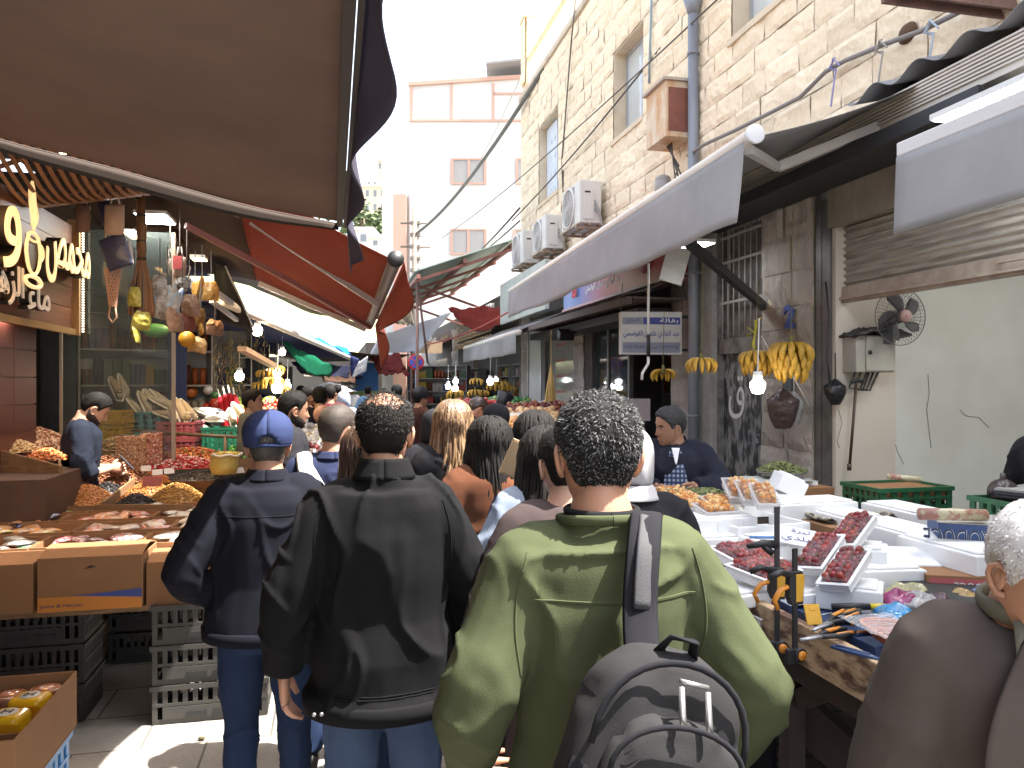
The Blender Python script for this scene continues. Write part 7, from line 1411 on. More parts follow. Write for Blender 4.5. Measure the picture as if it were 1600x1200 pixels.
def person(label, X, Y, yaw=SA, H=1.72, W=1., skin=SKIN, hair=('short',M_hb), head=(0,0,0), lean=0, arms=None, top=None, legs=None, res=.012, seed=1, z0=0., face=False, beard=False, group=None, hires=0, elb=None, hands=True, shoes=True, hs=1.0, slump=0.):
    """arms: [(elbow),(wrist),(hand dir),curl] x2 (left -x, right +x), metres in a 1.72 m body"""
    if not hires and Y<6.5 and hair and hair[0] in('short','buzz'): hires=1600
    arms=arms or [((-.27,-.02,1.13),(-.29,.06,.90),(0,.25,-1),.35),((.27,-.02,1.13),(.29,.06,.90),(0,.25,-1),.35)]
    S=Matrix.Scale(H/1.72,4); hipz=.93
    LM=Matrix.Translation((0,0,hipz))@Matrix.Rotation(-lean,4,'X')@Matrix.Translation((0,0,-hipz))
    U=lambda p: LM@Vector(p)
    f=MB(); tz=[(.86,.15,.11,0),(.95,.165,.12,0),(1.06,.145,.105,0),(1.18,.155,.115,0),(1.30,.172,.118,0),(1.38,.168,.105,0),(1.43,.12,.085,-.005),(1.47,.07,.065,-.01),(1.52,.054,.058,0),(1.56,.050,.055,.01)]
    f.rings([(0,y,z,a*W,b*W if z<1.4 else b) for z,a,b,y in tz],20,M=LM)
    shd=[U((-.165*W,-.01,1.405-slump)),U((.165*W,-.01,1.405-slump))]; E=[]
    for i,(e,w,dr,cu) in enumerate(arms):
        e,w=U(e),U(w); p,r=lerpR([shd[i],e,w],[.052,.040,.027]); f.tube(p,r,10); E.append((e,w,dr,cu))
    lg=legs or [((-.10,.02,.50),(-.11,-.04,.09)),((.10,.03,.50),(.11,.10,.09))]
    for i,(k,a) in enumerate(lg):
        p,r=lerpR([(-.09 if i==0 else .09,0,.90),k,a],[.082,.055,.038]); f.tube(p,r,10)
    me=remesh(f,max(res,.009),5); g=MB(); mm=me; n=len(mm.vertices)
    g.v=[tuple(v.co) for v in mm.vertices]; g.f=[tuple(p.vertices) for p in mm.polygons]; g.r=[.5]*len(g.f); g.sm=[True]*len(g.f)
    hc=MB(); headgrid(hc, 34 if (face or hires) else 22, 44 if (face or hires) else 28); ear(hc,-1); ear(hc,1)
    hc.tube([(0,-.026,-.185),(0,-.022,-.13),(0,-.016,-.085),(0,-.01,-.05)],[.062,.055,.056,.058],18,ry=[.060,.056,.058,.062])
    HM=LM@Matrix.Translation((0,.02,1.595))@Matrix.Translation((0,-.02,-.10))@Matrix.Rotation(head[0],4,'Z')@Matrix.Rotation(-head[1],4,'X')@Matrix.Rotation(head[2],4,'Y')@Matrix.Translation((0,.02,.10))@Matrix.Scale(hs,4)
    g.add(hc.v,hc.f,.5,True,HM)
    if hands:
        for i,(e,w,dr,cu) in enumerate(E): hand(g,w,LM.to_3x3()@Vector(dr),-1 if i==0 else 1,cu)
    body=g.build('person', skin); body.matrix_world=Matrix.Translation((X,Y,z0))@Matrix.Rotation(yaw,4,'Z')@S
    tag(body,label,'person',group)
    HP=thing_parent=body
    def kid(o): o.parent=body; return o
    if hair:
        h=make_hair(hair[0],body,hair[1],seed,hires,*(hair[2:3])) if hair[0] not in('none',) else None
        if h: h.matrix_local=HM
    if face:
        for s_ in (-1,1):
            e=MB(); e.ball((s_*.031,.0705,.003),(.0115,.010,.008),12,8); o=e.build('eye',M_eye,body); o.matrix_local=HM; e=MB(); e.ball((s_*.031+.0,.0797,.003),(.0050,.0018,.0050),10,6); q=e.build('iris',M_iris,o)
            e=MB(); e.tube([hp(math.pi-s_*a_,.0235+b_,.0015) for a_,b_ in ((.16,-.003),(.3,.002),(.46,.003),(.62,-.004))],[.002,.0042,.004,.0015],6); o=e.build('eyebrow',M_hb if hair and hair[1] is not M_hw else hair[1],body); o.matrix_local=HM
        e=MB(); e.tube([hp(math.pi+a_,-.0695+.001*abs(a_),.0015) for a_ in (-.28,-.15,0,.15,.28)],[.001,.004,.0045,.004,.001],6); o=e.build('lips',M_lip,body); o.matrix_local=HM
    if beard:
        e=MB(); e.grid(lambda s,t:hp(math.pi+(t-.5)*math.radians(215),-.119+(.045+.055*abs(2*t-1)**1.5)*s+.0,.001+.0035*math.sin(s*3.1)),10,30)
        e.grid(lambda s,t:hp(math.pi+(t-.5)*.62,-.056+.008*s,.003),3,10); o=e.build('beard',mat('beard_dark',(.03,.02,.016),.8,var=.4,vs=90),body); o.matrix_local=HM
    T=dict(hem=.84,off=.025,mat=M_black,sleeve='long',collar=False,wr=.010,flare=.0,name='jacket',aoff=.022); T.update(top or {})
    f=MB(); o_=T['off']; hem=T['hem']; fl=T['flare']
    secs=[(z,a+o_+fl*max(0,(1.3-z)),b+o_+fl*max(0,(1.3-z)),y) for z,a,b,y in [(hem,.165,.122,0),(hem+.03,.17,.127,0)]+[q for q in tz if q[0]>hem+.05 and q[0]<1.45]]+[(1.455-slump,.098+o_*.4,.082+o_*.4,-.008),(1.475,.078+o_*.2,.074+o_*.2,-.012)]
    f.rings([(0,y,z,a*W,b*(W if z<1.43 else 1)) for z,a,b,y in secs],24,M=LM)
    ao=T['aoff']
    for i,(e,w,dr,cu) in enumerate(E):
        sx=-1 if i==0 else 1; s0=U((sx*.06*W,-.01,1.435-slump)); s1=U((sx*.150*W,-.01,1.405-slump)); mid=s1.lerp(e,.5)
        if T['sleeve']=='long': p,r=lerpR([s0,s1,mid,e,e.lerp(w,.55),w.lerp(e,.06)],[.045+ao*.5,.062+ao*.7,.056+ao,.050+ao,.042+ao,.034+ao*.7])
        elif T['sleeve']=='rolled': p,r=lerpR([s0,s1,mid,e,e.lerp(w,.35)],[.045+ao*.5,.062+ao*.7,.056+ao,.052+ao,.046+ao])
        else: p,r=lerpR([s0,s1,mid,mid.lerp(e,.35)],[.045+ao*.5,.06+ao*.6,.054+ao,.054+ao])
        f.tube(p,r,14)
    me=remesh(f,res,7)
    if T['wr']: wrinkle(me,T['wr'],T.get('sc',(5,5,2.2,13,9)),seed*3.7,arms=(T.get('ax',.20)*W,T.get('asc',11)))
    o=meshobj(T['name'],me,T['mat'],body)
    if T['collar']:
        e=MB(); ch=T.get('ch',.055); e.grid(lambda s,t:U(((.068+.012*s*0+.022*(1-s))*math.sin(t*2*math.pi)*1.05,-.016-(.066+.02*(1-s))*math.cos(t*2*math.pi)*(1 if math.cos(t*6.283)>0 else .95),1.462+ch*s*(1 if math.cos(t*6.283)>-.2 else .5))),5,32,thick=-.006); e.build('collar',T['mat'],body)
    if T.get('yoke'):    # seam line over the shoulder blades
        bv=bvh(o); e=MB(); pts=[]
        for k in range(25):
            x=(-.17+.34*k/24)*W; h_=bv.ray_cast(U((x,-.6,1.335)),LM.to_3x3()@Vector((0,1,0)))
            if h_[0]: pts.append(h_[0]+Vector((0,.001,0)))
        if len(pts)>3: e.tube(pts,.0035,5); e.build('yoke_seam',T['mat'],body)
    if T.get('band'):
        e=MB(); e.rings([(0,0,hem-.012,(.168+o_+fl*.4)*W,(.125+o_+fl*.4)*W),(0,0,hem-.010,(.176+o_+fl*.4)*W,(.132+o_+fl*.4)*W),(0,0,hem+.035,(.178+o_+fl*.4)*W,(.134+o_+fl*.4)*W),(0,0,hem+.04,(.16+o_+fl*.4)*W,(.125+o_+fl*.4)*W)],40,M=LM); me=e.build('hem_band',T['mat'],body)
    # trousers
    tr_=T.get('legs_mat')
    if tr_:
        f=MB(); f.rings([(0,0,.80,.15*W,.115*W),(0,0,.88,.168*W,.128*W),(0,0,.96,.170*W,.128*W),(0,0,1.02,.155*W,.115*W)],20)
        for i,(k,a) in enumerate(lg):
            sx=-1 if i==0 else 1; k=Vector(k); a=Vector(a); p,r=lerpR([(sx*.088*W,0,.86),(sx*.095*W,.01,.70),k,k.lerp(a,.5),a],[.098*W,.090*W,.070,.062,.060]); f.tube(p,r,14)
        me=remesh(f,max(res,.010),6); wrinkle(me,.008,(6,6,4,16,14),seed*2.1); meshobj('trousers',me,tr_,body)
    if shoes:
        for i,(k,a) in enumerate(lg):
            a=Vector(a); e=MB(); e.tube([a+Vector((0,-.07,-.045)),a+Vector((0,0,-.04)),a+Vector((0,.09,-.055)),a+Vector((0,.17,-.065))],[.035,.042,.045,.03],12,ry=[.04,.05,.032,.022],up=Vector((0,0,1))); e.build('shoe',mat('shoe_leather',(.03,.025,.02),.5),body)
    return body,HM,LM
from mathutils.bvhtree import BVHTree
def seams(body,LM,lines,m,r=.0022):
    o=[c for c in body.children if c.name.startswith(('sweatshirt','jacket'))][0]; bv=bvh(o); e=MB()
    for L in lines:
        P,_=lerpR([(x,-.6,z) for x,z in L],[1]*len(L),5); q=[]
        for p in P:
            h_=bv.ray_cast(LM@p,LM.to_3x3()@Vector((0,1,0)))
            if h_[0]: q.append(h_[0]+Vector((0,-.0005,0)))
        if len(q)>2: e=MB(); e.tube(q,r,5); e.build('seam',m,body)
def bvh(o): me=o.data; return BVHTree.FromPolygons([v.co for v in me.vertices],[p.vertices for p in me.polygons])
def place(px, Y): return (px-800)/1200*Y
def cap_on(body,HM,m,back=True,brim=True,opening=True):
    f=MB()
    def fn(s,t):
        a=t*2*math.pi; zb=.002+.026*max(0,-math.cos(a)); z=zb+(.1199-zb)*s; p=hp(a,z,.014+.007*math.sin(s*3)); p.z+=.006*s
        return p
    n=44; g_=MB(); g_.grid(fn,14,n)
    if opening:      # arched hole at the back
        v=g_.v; keep=[]
        for q in g_.f:
            c=sum((Vector(v[i]) for i in q),Vector())/4
            if c.y<0 and ((c.x/.036)**2+((c.z-.004)/.036)**2)<1: continue
            keep.append(q)
        g_.f=keep; g_.r=g_.r[:len(keep)]; g_.sm=g_.sm[:len(keep)]
    o=g_.build('cap',m,body); o.matrix_local=HM; sm=o.modifiers.new('s','SOLIDIFY'); sm.thickness=.004
    f=MB(); f.tube([hp(a*2*math.pi/40,.003+.026*max(0,-math.cos(a*2*math.pi/40)),.0155) for a in range(41)],[.003]*41,6,ry=[.009]*41,cap=False)
    for k in range(6): f.tube([hp(k*math.pi/3+.52,z,.0185) for z in (.03,.06,.085,.105,.118)],.0012,5)
    f.ball((0,-.0,.136),(.008,.008,.004),8,5); 
    if opening: f.tube([Vector((.038*math.cos(a),0,.004+.037*math.sin(a)))+Vector((0,hp(0,.02,.017).y+.006*abs(math.cos(a))**2*2.2,0)) for a in [k*math.pi/12 for k in range(13)]],.003,5)
    q=f.build('band',m,o)
    if brim:
        e=MB(); e.grid(lambda s,t:(.072*math.sin((t-.5)*2.6)*(1-.05*s),.080*math.cos((t-.5)*1.7)+.07*s*math.cos((t-.5)*2.4),.036-.016*s-.012*abs(2*t-1)**2),6,16,thick=.004); e.build('brim',m,o)
    return o
def onbody(par, pts, HM=None): return pts
# ---- materials of clothes ----
C_green=fabric('olive_sweatshirt',(.062,.073,.037),var=.12,vs=7); C_blk=fabric('black_jacket',(.008,.008,.0092),var=.2,vs=5,bs=250); C_nvy=fabric('navy_jacket',(.010,.0108,.017),var=.2,vs=5)
C_jean=fabric('blue_jeans',(.014,.025,.062),var=.4,vs=7,col2=(.03,.05,.10)); C_jean2=fabric('faded_jeans',(.040,.062,.12),var=.5,vs=6,col2=(.08,.115,.19))
C_grey=fabric('grey_brown_suit',(.082,.066,.058),var=.15,vs=9); C_teeb=fabric('black_tee',(.014,.014,.016)); C_navyT=fabric('navy_shirt',(.030,.038,.085),var=.2); C_rust=fabric('rust_shirt',(.125,.05,.027),var=.15,vs=5); C_orange=fabric('orange_shirt',(.26,.105,.035)); C_sky=fabric('sky_shirt',(.22,.37,.58),var=.1); C_white=fabric('white_cotton',(.68,.68,.70)); C_khaki=fabric('olive_top',(.09,.085,.065)); C_dark=fabric('dark_clothes',(.02,.02,.024)); C_cloak=fabric('mauve_coat',(.06,.045,.045))
# ---- green sweater man ----
XG,YG=place(938,1.55),1.55
gb,HMg,LMg=person('man with short salt and pepper hair in an olive green sweatshirt nearest the camera',XG,YG,SA*.55,1.735,.97,SKIN,('salt',M_hg),(R(-4),R(3),0),0,
 [((-.262,-.06,1.13),(-.25,.13,.93),(.3,.8,-.5),.6),((.298,-.05,1.13),(.30,.10,.92),(-.2,.8,-.6),.6)],dict(mat=C_green,off=.028,hem=.86,name='sweatshirt',wr=.013,sc=(3.6,3.6,3.4,9,7),aoff=.022,legs_mat=C_jean2,asc=9,yoke=True),res=.0075,seed=3,slump=.02,hires=20000)
f=MB(); f.tube([LMg@Vector((.087*math.sin(a*.2618),-.014-.084*math.cos(a*.2618),1.468-.010*math.cos(a*.2618+math.pi))) for a in range(25)],[.006]*25,8,ry=[.011]*25,cap=False); f.build('neck_band',C_green,gb)
f=MB(); f.tube([LMg@Vector((.070*math.sin(a*.2618),-.012-.072*math.cos(a*.2618),1.484)) for a in range(25)],[.007]*25,8,ry=[.009]*25,cap=False); f.build('undershirt',C_teeb,gb)
f=MB(); f.tube([hp(math.radians(d),z,.004) for d,z in ((60,-.01),(75,.015),(92,.018),(98,.0),(100,-.03),(103,-.08))],.0028,5); o=f.build('ear_strap',M_black,gb); o.matrix_local=HMg
seams(gb,LMg,[[(-.16,1.42),(-.178,1.36),(-.185,1.28),(-.175,1.20)],[(.16,1.42),(.178,1.36),(.185,1.28),(.175,1.20)],[(-.2,.915),(0,.90),(.2,.915)]],C_green)
# ---- backpack ----
def sell(f,c,r,n=22,m=16,e=.55,M=None,flat=None):
    def fn(s,t):
        a=t*2*math.pi; p=(s-.5)*math.pi*.999; g_=lambda x: math.copysign(abs(x)**e,x); q=Vector((r[0]*g_(math.cos(p))*g_(math.cos(a)),r[1]*g_(math.cos(p))*g_(math.sin(a)),r[2]*g_(math.sin(p)))); q.x*=1-.22*max(0,q.z/r[2])**2; return q+Vector(c)
    f.grid(fn,m,n,M=M)
C_bp=fabric('backpack_grey',(.028,.0275,.029),var=.25,vs=8,bs=400); C_bps=fabric('strap_black',(.015,.015,.018),bs=500)
bp=thing('backpack','black and grey backpack slung over the right shoulder of the green sweatshirt','backpack',at(1018,1212,1.2),0,rot=(R(-6),R(14),SA*.6))
def bpart(name,c,r,m,e=.6,wr=.006,seed=1,par=bp):
    f=MB(); sell(f,c,r,34,26,e); o=f.build(name,m,par,smooth=True); me=o.data; wrinkle(me,wr,(7,7,5,20,16),seed); return o
mainb=bpart('main_body',(0,.02,-.03),(.148,.075,.22),C_bp,.62,.012,2)
bpart('front_pocket',(.005,-.055,-.05),(.122,.035,.155),C_bp,.6,.010,5); bpart('lower_pocket',(.01,-.085,-.115),(.110,.030,.105),C_bp,.6,.010,8)
bpart('side_pocket',(-.135,.0,-.12),(.03,.05,.10),C_bps,.7,.004,9)
def arc(w,h_,y,z,n=17): return [Vector((w*math.cos(math.pi*k/(n-1)),y-.012*math.sin(math.pi*k/(n-1)),z+h_*math.sin(math.pi*k/(n-1))**.8)) for k in range(n)]
f=MB(); f.tube(arc(.104,.085,-.092,.02),[.0045]*17,8,ry=[.004]*17); f.build('pocket_piping',C_bps,bp)
f=MB(); f.tube(arc(.093,.062,-.118,-.075),[.0045]*17,8,ry=[.004]*17); f.build('pocket_piping',C_bps,bp)
f=MB(); f.tube(arc(.122,.140,-.045,.045),[.0055]*17,8,ry=[.004]*17); f.build('main_zip',C_bps,bp)
f=MB(); f.tube([(-.03,.0,.185),(-.02,-.02,.215),(.02,-.02,.215),(.03,.0,.185)],[.012]*4,8,ry=[.004]*4); f.build('grab_handle',C_bps,bp)
f=MB()
for x in (-.012,.030): f.tube([(x,-.075,.155),(x+.004,-.085,.12),(x+.008,-.092,.10)],[.0045,.0055,.005],8)
f.tube([(-.014,-.07,.162),(.032,-.07,.160)],.004,6); f.build('zip_pull',mat('zip_silver',(.4,.4,.4),.35,metal=.8),bp)
f=MB(); f.tube([(-.10,.0,.10),(-.13,-.03,.0),(-.14,-.04,-.1),(-.13,-.03,-.22)],[.018]*4,8,ry=[.004]*4); f.build('side_strap',C_bps,bp)
sp=[at(1012,806,1.50),at(1010,806,1.43),at(1006,850,1.365),at(1002,900,1.335),at(1000,950,1.315),at(1002,1000,1.28),at(1008,1040,1.25)]
f=MB(); f.tube(lerpR(sp,[1]*7,3)[0],[.030]*19,10,ry=[.006]*19,up=Vector((0,0,1))); o=f.build('shoulder_strap',C_bps,None); 
bpy.context.view_layer.update(); o.parent=bp; o.matrix_parent_inverse=bp.matrix_world.inverted()
# orient check: wide axis must face the camera
f=MB(); f.tube(lerpR([p+Vector((.002,-.009,0)) for p in sp[1:5]],[1]*4,3)[0],[.016]*10,8,ry=[.003]*10,up=Vector((0,-1,.2))); o=f.build('strap_webbing',mat('webbing',(.04,.04,.045),.8,bump=.4,bs=300),None); o.parent=bp; o.matrix_parent_inverse=bp.matrix_world.inverted()
# ---- black jacket man ----
XB,YB=place(600,2.32),2.32
bb,HMb,_=person('man with a thinning crown in a loose black jacket and faded jeans',XB,YB,SA*.7,1.73,.98,SKIN,('bald',M_hb),(R(-6),R(2),0),0,
 [((-.275,-.03,1.12),(-.295,.03,.87),(.05,.1,-1),.45),((.27,-.0,1.12),(.27,.10,.92),(0,.6,-.8),.5)],dict(mat=C_blk,off=.042,hem=.80,flare=.06,collar=True,ch=.06,wr=.017,sc=(6,6,1.7,12,7),aoff=.028,legs_mat=C_jean2,asc=8,ax=.255,band=True),res=.008,seed=7,slump=.03,hires=9000)
f=MB()
for x,z in ((-.19,.825),(-.17,.825),(.19,.825)): f.ball((x,-.155,z),(.006,.003,.006),8,6)
f.build('snap_button',M_metal,bb)
f=MB(); f.tube([hp(math.radians(-95),z,.006) for z in (.012,-.02,-.05)],.004,6); f.ball(hp(math.radians(-92),-.055,.012),(.007,.009,.02),8,6); o=f.build('earpiece',M_black,bb); o.matrix_local=HMb
seams(bb,_,[[(-.17,1.40),(-.19,1.33),(-.195,1.25),(-.19,1.15)],[(.17,1.40),(.19,1.33),(.195,1.25),(.19,1.15)],[(-.2,.865),(0,.86),(.2,.865)],[(-.2,.873),(0,.868),(.2,.873)]],C_blk)
# ---- cap man ----
XC,YC=place(418,2.92),2.92
cb_,HMc,_=person('man in a blue baseball cap, navy jacket and blue jeans at the left counter',XC,YC,SA*.9,1.635,1.05,SKIN,('buzz',mat('hair_grey',(.25,.24,.22),.5,rnd=[(.05,.045,.04),(.4,.38,.36),(.12,.11,.10),(.55,.53,.5)])),(R(4),R(2),0),0,
 [((-.30,-.10,1.12),(-.20,.10,.97),(.5,.8,-.2),.6),((.27,.0,1.12),(.24,.14,.95),(-.2,.7,-.6),.5)],dict(mat=C_nvy,off=.040,hem=.86,flare=.05,collar=True,ch=.045,wr=.012,sc=(5,5,2.4,12,8),aoff=.028,legs_mat=C_jean,asc=9,band=True,yoke=True),res=.009,seed=11,slump=.015,hires=5000)
cap_on(cb_,HMc,fabric('cap_blue',(.036,.050,.125),var=.1,bs=500))
# ---- earbud man with white backpack ----
XE,YE=place(522,3.55),3.55
eb,HMe,_=person('balding man with a black earbud and navy polo in front of the two jackets',XE,YE,SA,1.66,1.0,SKIN,('buzz',mat('hair_fade',(.085,.058,.043),.7,rnd=.5,var=.6,vs=40,col2=(.02,.016,.013))),(R(-48),R(4),0),0,None,dict(mat=C_navyT,off=.02,collar=True,ch=.035,wr=.010,sleeve='short',name='polo_shirt',legs_mat=C_jean),res=.012,seed=13,hires=3500,face=True)
f=MB(); c=hp(math.radians(-88),-.012,.02); f.ball(c+Vector((0,0,.006)),(.008,.011,.012),10,8); f.tube([c,c+Vector((-.004,.014,-.028))],[.006,.0055],8); o=f.build('earbud',M_black,eb); o.matrix_local=HMe
wb_=thing('white_backpack','white backpack with wide straps on the balding man with an earbud','backpack',(XE,YE,0),SA); f=MB()
f.tube([(-.135,-.02,1.435),(-.125,-.13,1.38),(-.06,-.165,1.27),(-.03,-.17,1.22)],[.035]*4,8,ry=[.008]*4,up=Vector((0,1,0))); f.build('strap',fabric('white_webbing',(.72,.72,.70)),wb_)
f=MB(); f.tube([(.14,-.02,1.41),(.12,-.13,1.36),(.05,-.165,1.28),(.0,-.17,1.22)],[.03]*4,8,ry=[.008]*4,up=Vector((0,1,0))); f.build('strap',MC['white_webbing'],wb_)
f=MB(); sell(f,(-.0,-.20,1.05),(.15,.07,.19)); f.build('pack',MC['white_webbing'],wb_,smooth=True); f=MB(); f.box(-.035,.02,-.20,-.175,1.21,1.26); f.build('buckle',mat('buckle_tan',(.42,.36,.28),.6),wb_)
# ---- dark haired woman behind the black jacket, striped blue hood ----
person('woman with brown hair and a dark blue striped top half hidden behind the black jacket',place(572,2.95),2.95,SA,1.60,.88,SKINL,('long',M_hbr,.30),(R(-30),0,0),0,None,dict(mat=mat('blue_striped',(.02,.035,.075),.85,var=1,vs=9,col2=(.10,.25,.42),crisp=.9,stretch=(.3,.3,9)),off=.02,wr=.006,name='striped_top',legs_mat=C_jean),res=.014,seed=17)
# ---- blonde woman ----
wb2,_,_=person('woman with long wavy blonde hair and a black t-shirt with a red bag strap',place(708,3.9),3.9,SA,1.67,.92,SKINL,('longwave',M_hbl,.46),(R(-6),0,0),0,
 [((-.25,.02,1.14),(-.24,.16,1.02),(.2,.9,.1),.6),((.25,.02,1.14),(.22,.18,1.02),(0,.9,.1),.6)],dict(mat=C_teeb,off=.018,sleeve='short',wr=.008,name='t_shirt',legs_mat=C_dark),res=.012,seed=19)
sb=thing('shoulder_bag','red strapped bag across the back of the blonde woman','bag',(place(708,3.9),3.9,0),SA); f=MB(); f.tube([(.14,-.10,1.43),(.05,-.16,1.30),(-.08,-.165,1.16),(-.20,-.12,1.04)],[.012]*4,8,ry=[.004]*4,up=Vector((0,1,0))); f.build('strap',mat('strap_red',(.40,.03,.03),.5),sb); f=MB(); sell(f,(-.22,.0,.98),(.05,.09,.08)); f.build('pouch',mat('pouch_red',(.3,.03,.03),.5),sb,smooth=True)
# ---- rust coat woman ----
person('woman with long black hair in a rust brown belted coat',place(768,3.35),3.35,SA*.9,1.61,.95,SKINL,('long',M_hb,.34),(R(12),R(4),0),0,
 [((-.25,-.04,1.13),(-.17,.14,1.05),(.5,.8,.2),.6),((.24,.0,1.14),(.16,.18,1.08),(-.4,.8,.2),.6)],dict(mat=C_rust,off=.030,hem=.50,flare=.10,wr=.014,sc=(5,5,1.6,11,6),aoff=.030,name='coat',collar=True,ch=.03,legs_mat=C_dark),res=.012,seed=23)
# ---- sky blue shirt woman ----
person('woman with straight black hair in a sky blue shirt beside the rust coat',place(836,3.4),3.4,SA*.8,1.635,.85,SKINL,('long',M_hb,.30),(R(-14),R(6),0),0,
 [((-.25,-.05,1.12),(-.20,.10,1.0),(.3,.8,-.2),.6),((.24,.0,1.12),(.22,.15,1.0),(0,.8,0),.6)],dict(mat=C_sky,off=.030,wr=.014,aoff=.034,name='shirt',legs_mat=C_jean),res=.012,seed=29)
f=MB(); f.grid(lambda s,t:(.02+.13*math.sin(t*6.283)*(.6+.4*math.sin(s*3.1))*(1+.2*noise.noise((t*6,s*4,1))),.09*math.cos(t*6.283)*(.6+.4*math.sin(s*3.1)),-.42*s),16,24); tag(f.build('folded_jacket',fabric('carried_navy',(.03,.04,.10),var=.3),loc=at(795,775,3.15)),'dark navy jacket hanging over the arm of the woman in the sky blue shirt','jacket')
f=MB(); f.box(-.035,.035,-.006,.006,-.075,.075); f.box(-.028,.028,-.009,-.0065,-.068,.068); tag(f.build('cardboard_folder',mat('folder_card',(.42,.30,.17),.8),loc=at(803,716,3.1),rot=(R(10),R(22),SA)),'tan cardboard folder held up between the rust coat and the sky blue shirt','folder')
# ---- pale blue denim woman + mauve coat ----
person('woman in a pale denim jacket with straight black hair partly behind the green sweatshirt',place(852,2.75),2.75,SA*.9,1.60,.85,SKINL,('long',M_hb,.28),(R(-20),R(2),0),0,None,dict(mat=fabric('pale_denim',(.26,.31,.40),var=.2),off=.022,wr=.012,name='denim_jacket',legs_mat=C_dark),res=.014,seed=31)
person('person in a mauve brown coat hidden behind the green sweatshirt',place(885,2.35),2.35,SA,1.62,1.0,SKINL,('short',M_hb),(0,0,0),0,None,dict(mat=C_cloak,off=.03,hem=.6,wr=.010,name='coat',legs_mat=C_dark),res=.016,seed=37)
# ---- white cap / hijab person right ----
hb,HMh,_=person('woman with a white headscarf and black cloak just right of the green sweatshirt head',place(978,2.6),2.6,SA*.5,1.60,1.12,SKINL,('none',M_hb),(R(-25),R(2),0),0,None,dict(mat=C_dark,off=.035,hem=.45,flare=.1,wr=.012,name='cloak',legs_mat=C_dark),res=.014,seed=41,face=True)
f=MB(); f.grid(lambda s,t:hp((t-.5)*math.radians(250),.1195-.20*s,.012+.016*s*s+.003*math.sin(t*30)),16,40,thick=-.003); f.grid(lambda s,t:(lambda p:Vector((p.x*1.05,p.y*1.05-.01*s,-.08-.05*s)))(hp((t-.5)*math.radians(260),-.06,.02+.03*s)),5,40,thick=-.003); o=f.build('headscarf',fabric('scarf_white',(.45,.45,.47)),hb); o.matrix_local=HMh
# ---- seated seller on the right ----
XS,YS=place(1052,4.85),4.85
sr,HMs,_=person('grey haired seller in a navy jacket and plaid shirt reaching into the green carton',XS,YS,R(180)-R(8),1.66,1.02,SKIND,('short',mat('hair_iron',(.06,.055,.05),.8,rnd=[(.02,.02,.02),(.08,.075,.07),(.04,.04,.038),(.12,.115,.11)])),(R(-62),R(8),0),R(10),
 [((-.30,.08,1.20),(-.09,.28,1.275),(.5,.75,-.35),.5),((.27,.10,1.20),(.12,.29,1.265),(-.35,.8,-.35),.5)],dict(mat=fabric('seller_navy',(.022,.024,.036),var=.2),off=.032,wr=.014,collar=True,ch=.05,aoff=.036,legs_mat=C_dark,hem=.80),res=.011,seed=43,face=True,hires=2500,z0=-.03)
pl=mat('plaid_blue',(.04,.06,.13),.85); N=pl.node_tree; tc=N.nodes.new('ShaderNodeTexCoord'); ck=[]
for ax,sc_ in (('X',24),('Z',22)):
    w=N.nodes.new('ShaderNodeTexWave'); w.bands_direction=ax; w.inputs['Scale'].default_value=sc_/2; w.inputs['Distortion'].default_value=.5; N.links.new(tc.outputs['Object'],w.inputs[0]); ck.append(w)
mx=N.nodes.new('ShaderNodeMath'); mx.operation='MULTIPLY'; N.links.new(ck[0].outputs['Fac'],mx.inputs[0]); N.links.new(ck[1].outputs['Fac'],mx.inputs[1]); cr=N.nodes.new('ShaderNodeValToRGB'); cr.color_ramp.elements[0].color=(.015,.025,.07,1); cr.color_ramp.elements[1].color=(.35,.42,.55,1); N.links.new(mx.outputs[0],cr.inputs[0]); N.links.new(cr.outputs[0],N.nodes['Principled BSDF'].inputs['Base Color'])
LMs=Matrix.Translation((0,0,.93))@Matrix.Rotation(-R(10),4,'X')@Matrix.Translation((0,0,-.93))
f=MB(); f.grid(lambda s,t:LMs@Vector(((t-.5)*(.07+.17*s),.186+.010*math.cos((t-.5)*3)-.085*(1-s)**2.2,1.45-.40*s)),14,10,thick=-.004); f.build('plaid_shirt',pl,sr)
f=MB(); f.grid(lambda s,t:LMs@Vector(((t-.5)*.05*(1-s*.8),.128+.055*s,1.475-.09*s)),6,6,thick=-.004); f.build('undershirt',C_white,sr)
# ---- old man right ----
XO,YO=place(1588,1.32),1.32
om,HMo,LMo=person('white haired old man in a grey brown suit jacket at the right edge',XO,YO,R(166),1.58,.92,SKIN,('short',M_hw),(R(14),R(24),R(0)),R(3),
 [((-.215,.0,1.12),(-.22,.12,.90),(0,.4,-1),.5),((.215,-.02,1.12),(.22,.08,.90),(0,.4,-1),.5)],dict(mat=C_grey,off=.028,hem=.74,flare=.05,wr=.010,sc=(4,4,1.8,11,7),aoff=.032,legs_mat=C_grey,asc=7,name='suit_jacket'),res=.0095,seed=47,face=True,hires=9000)
f=MB(); f.grid(lambda s,t:LMo@Vector((-(.012+.062*s-.02*s*s)-.06*t*(math.sin(s*2.6)+.15),.175+.01*t-.09*(1-s)**2,1.485-.34*s)),12,6,thick=-.006); f.grid(lambda s,t:LMo@Vector(((.012+.062*s-.02*s*s)+.06*t*(math.sin(s*2.6)+.15),.175+.01*t-.09*(1-s)**2,1.485-.34*s)),12,6,thick=-.006); f.build('lapel',C_grey,om)
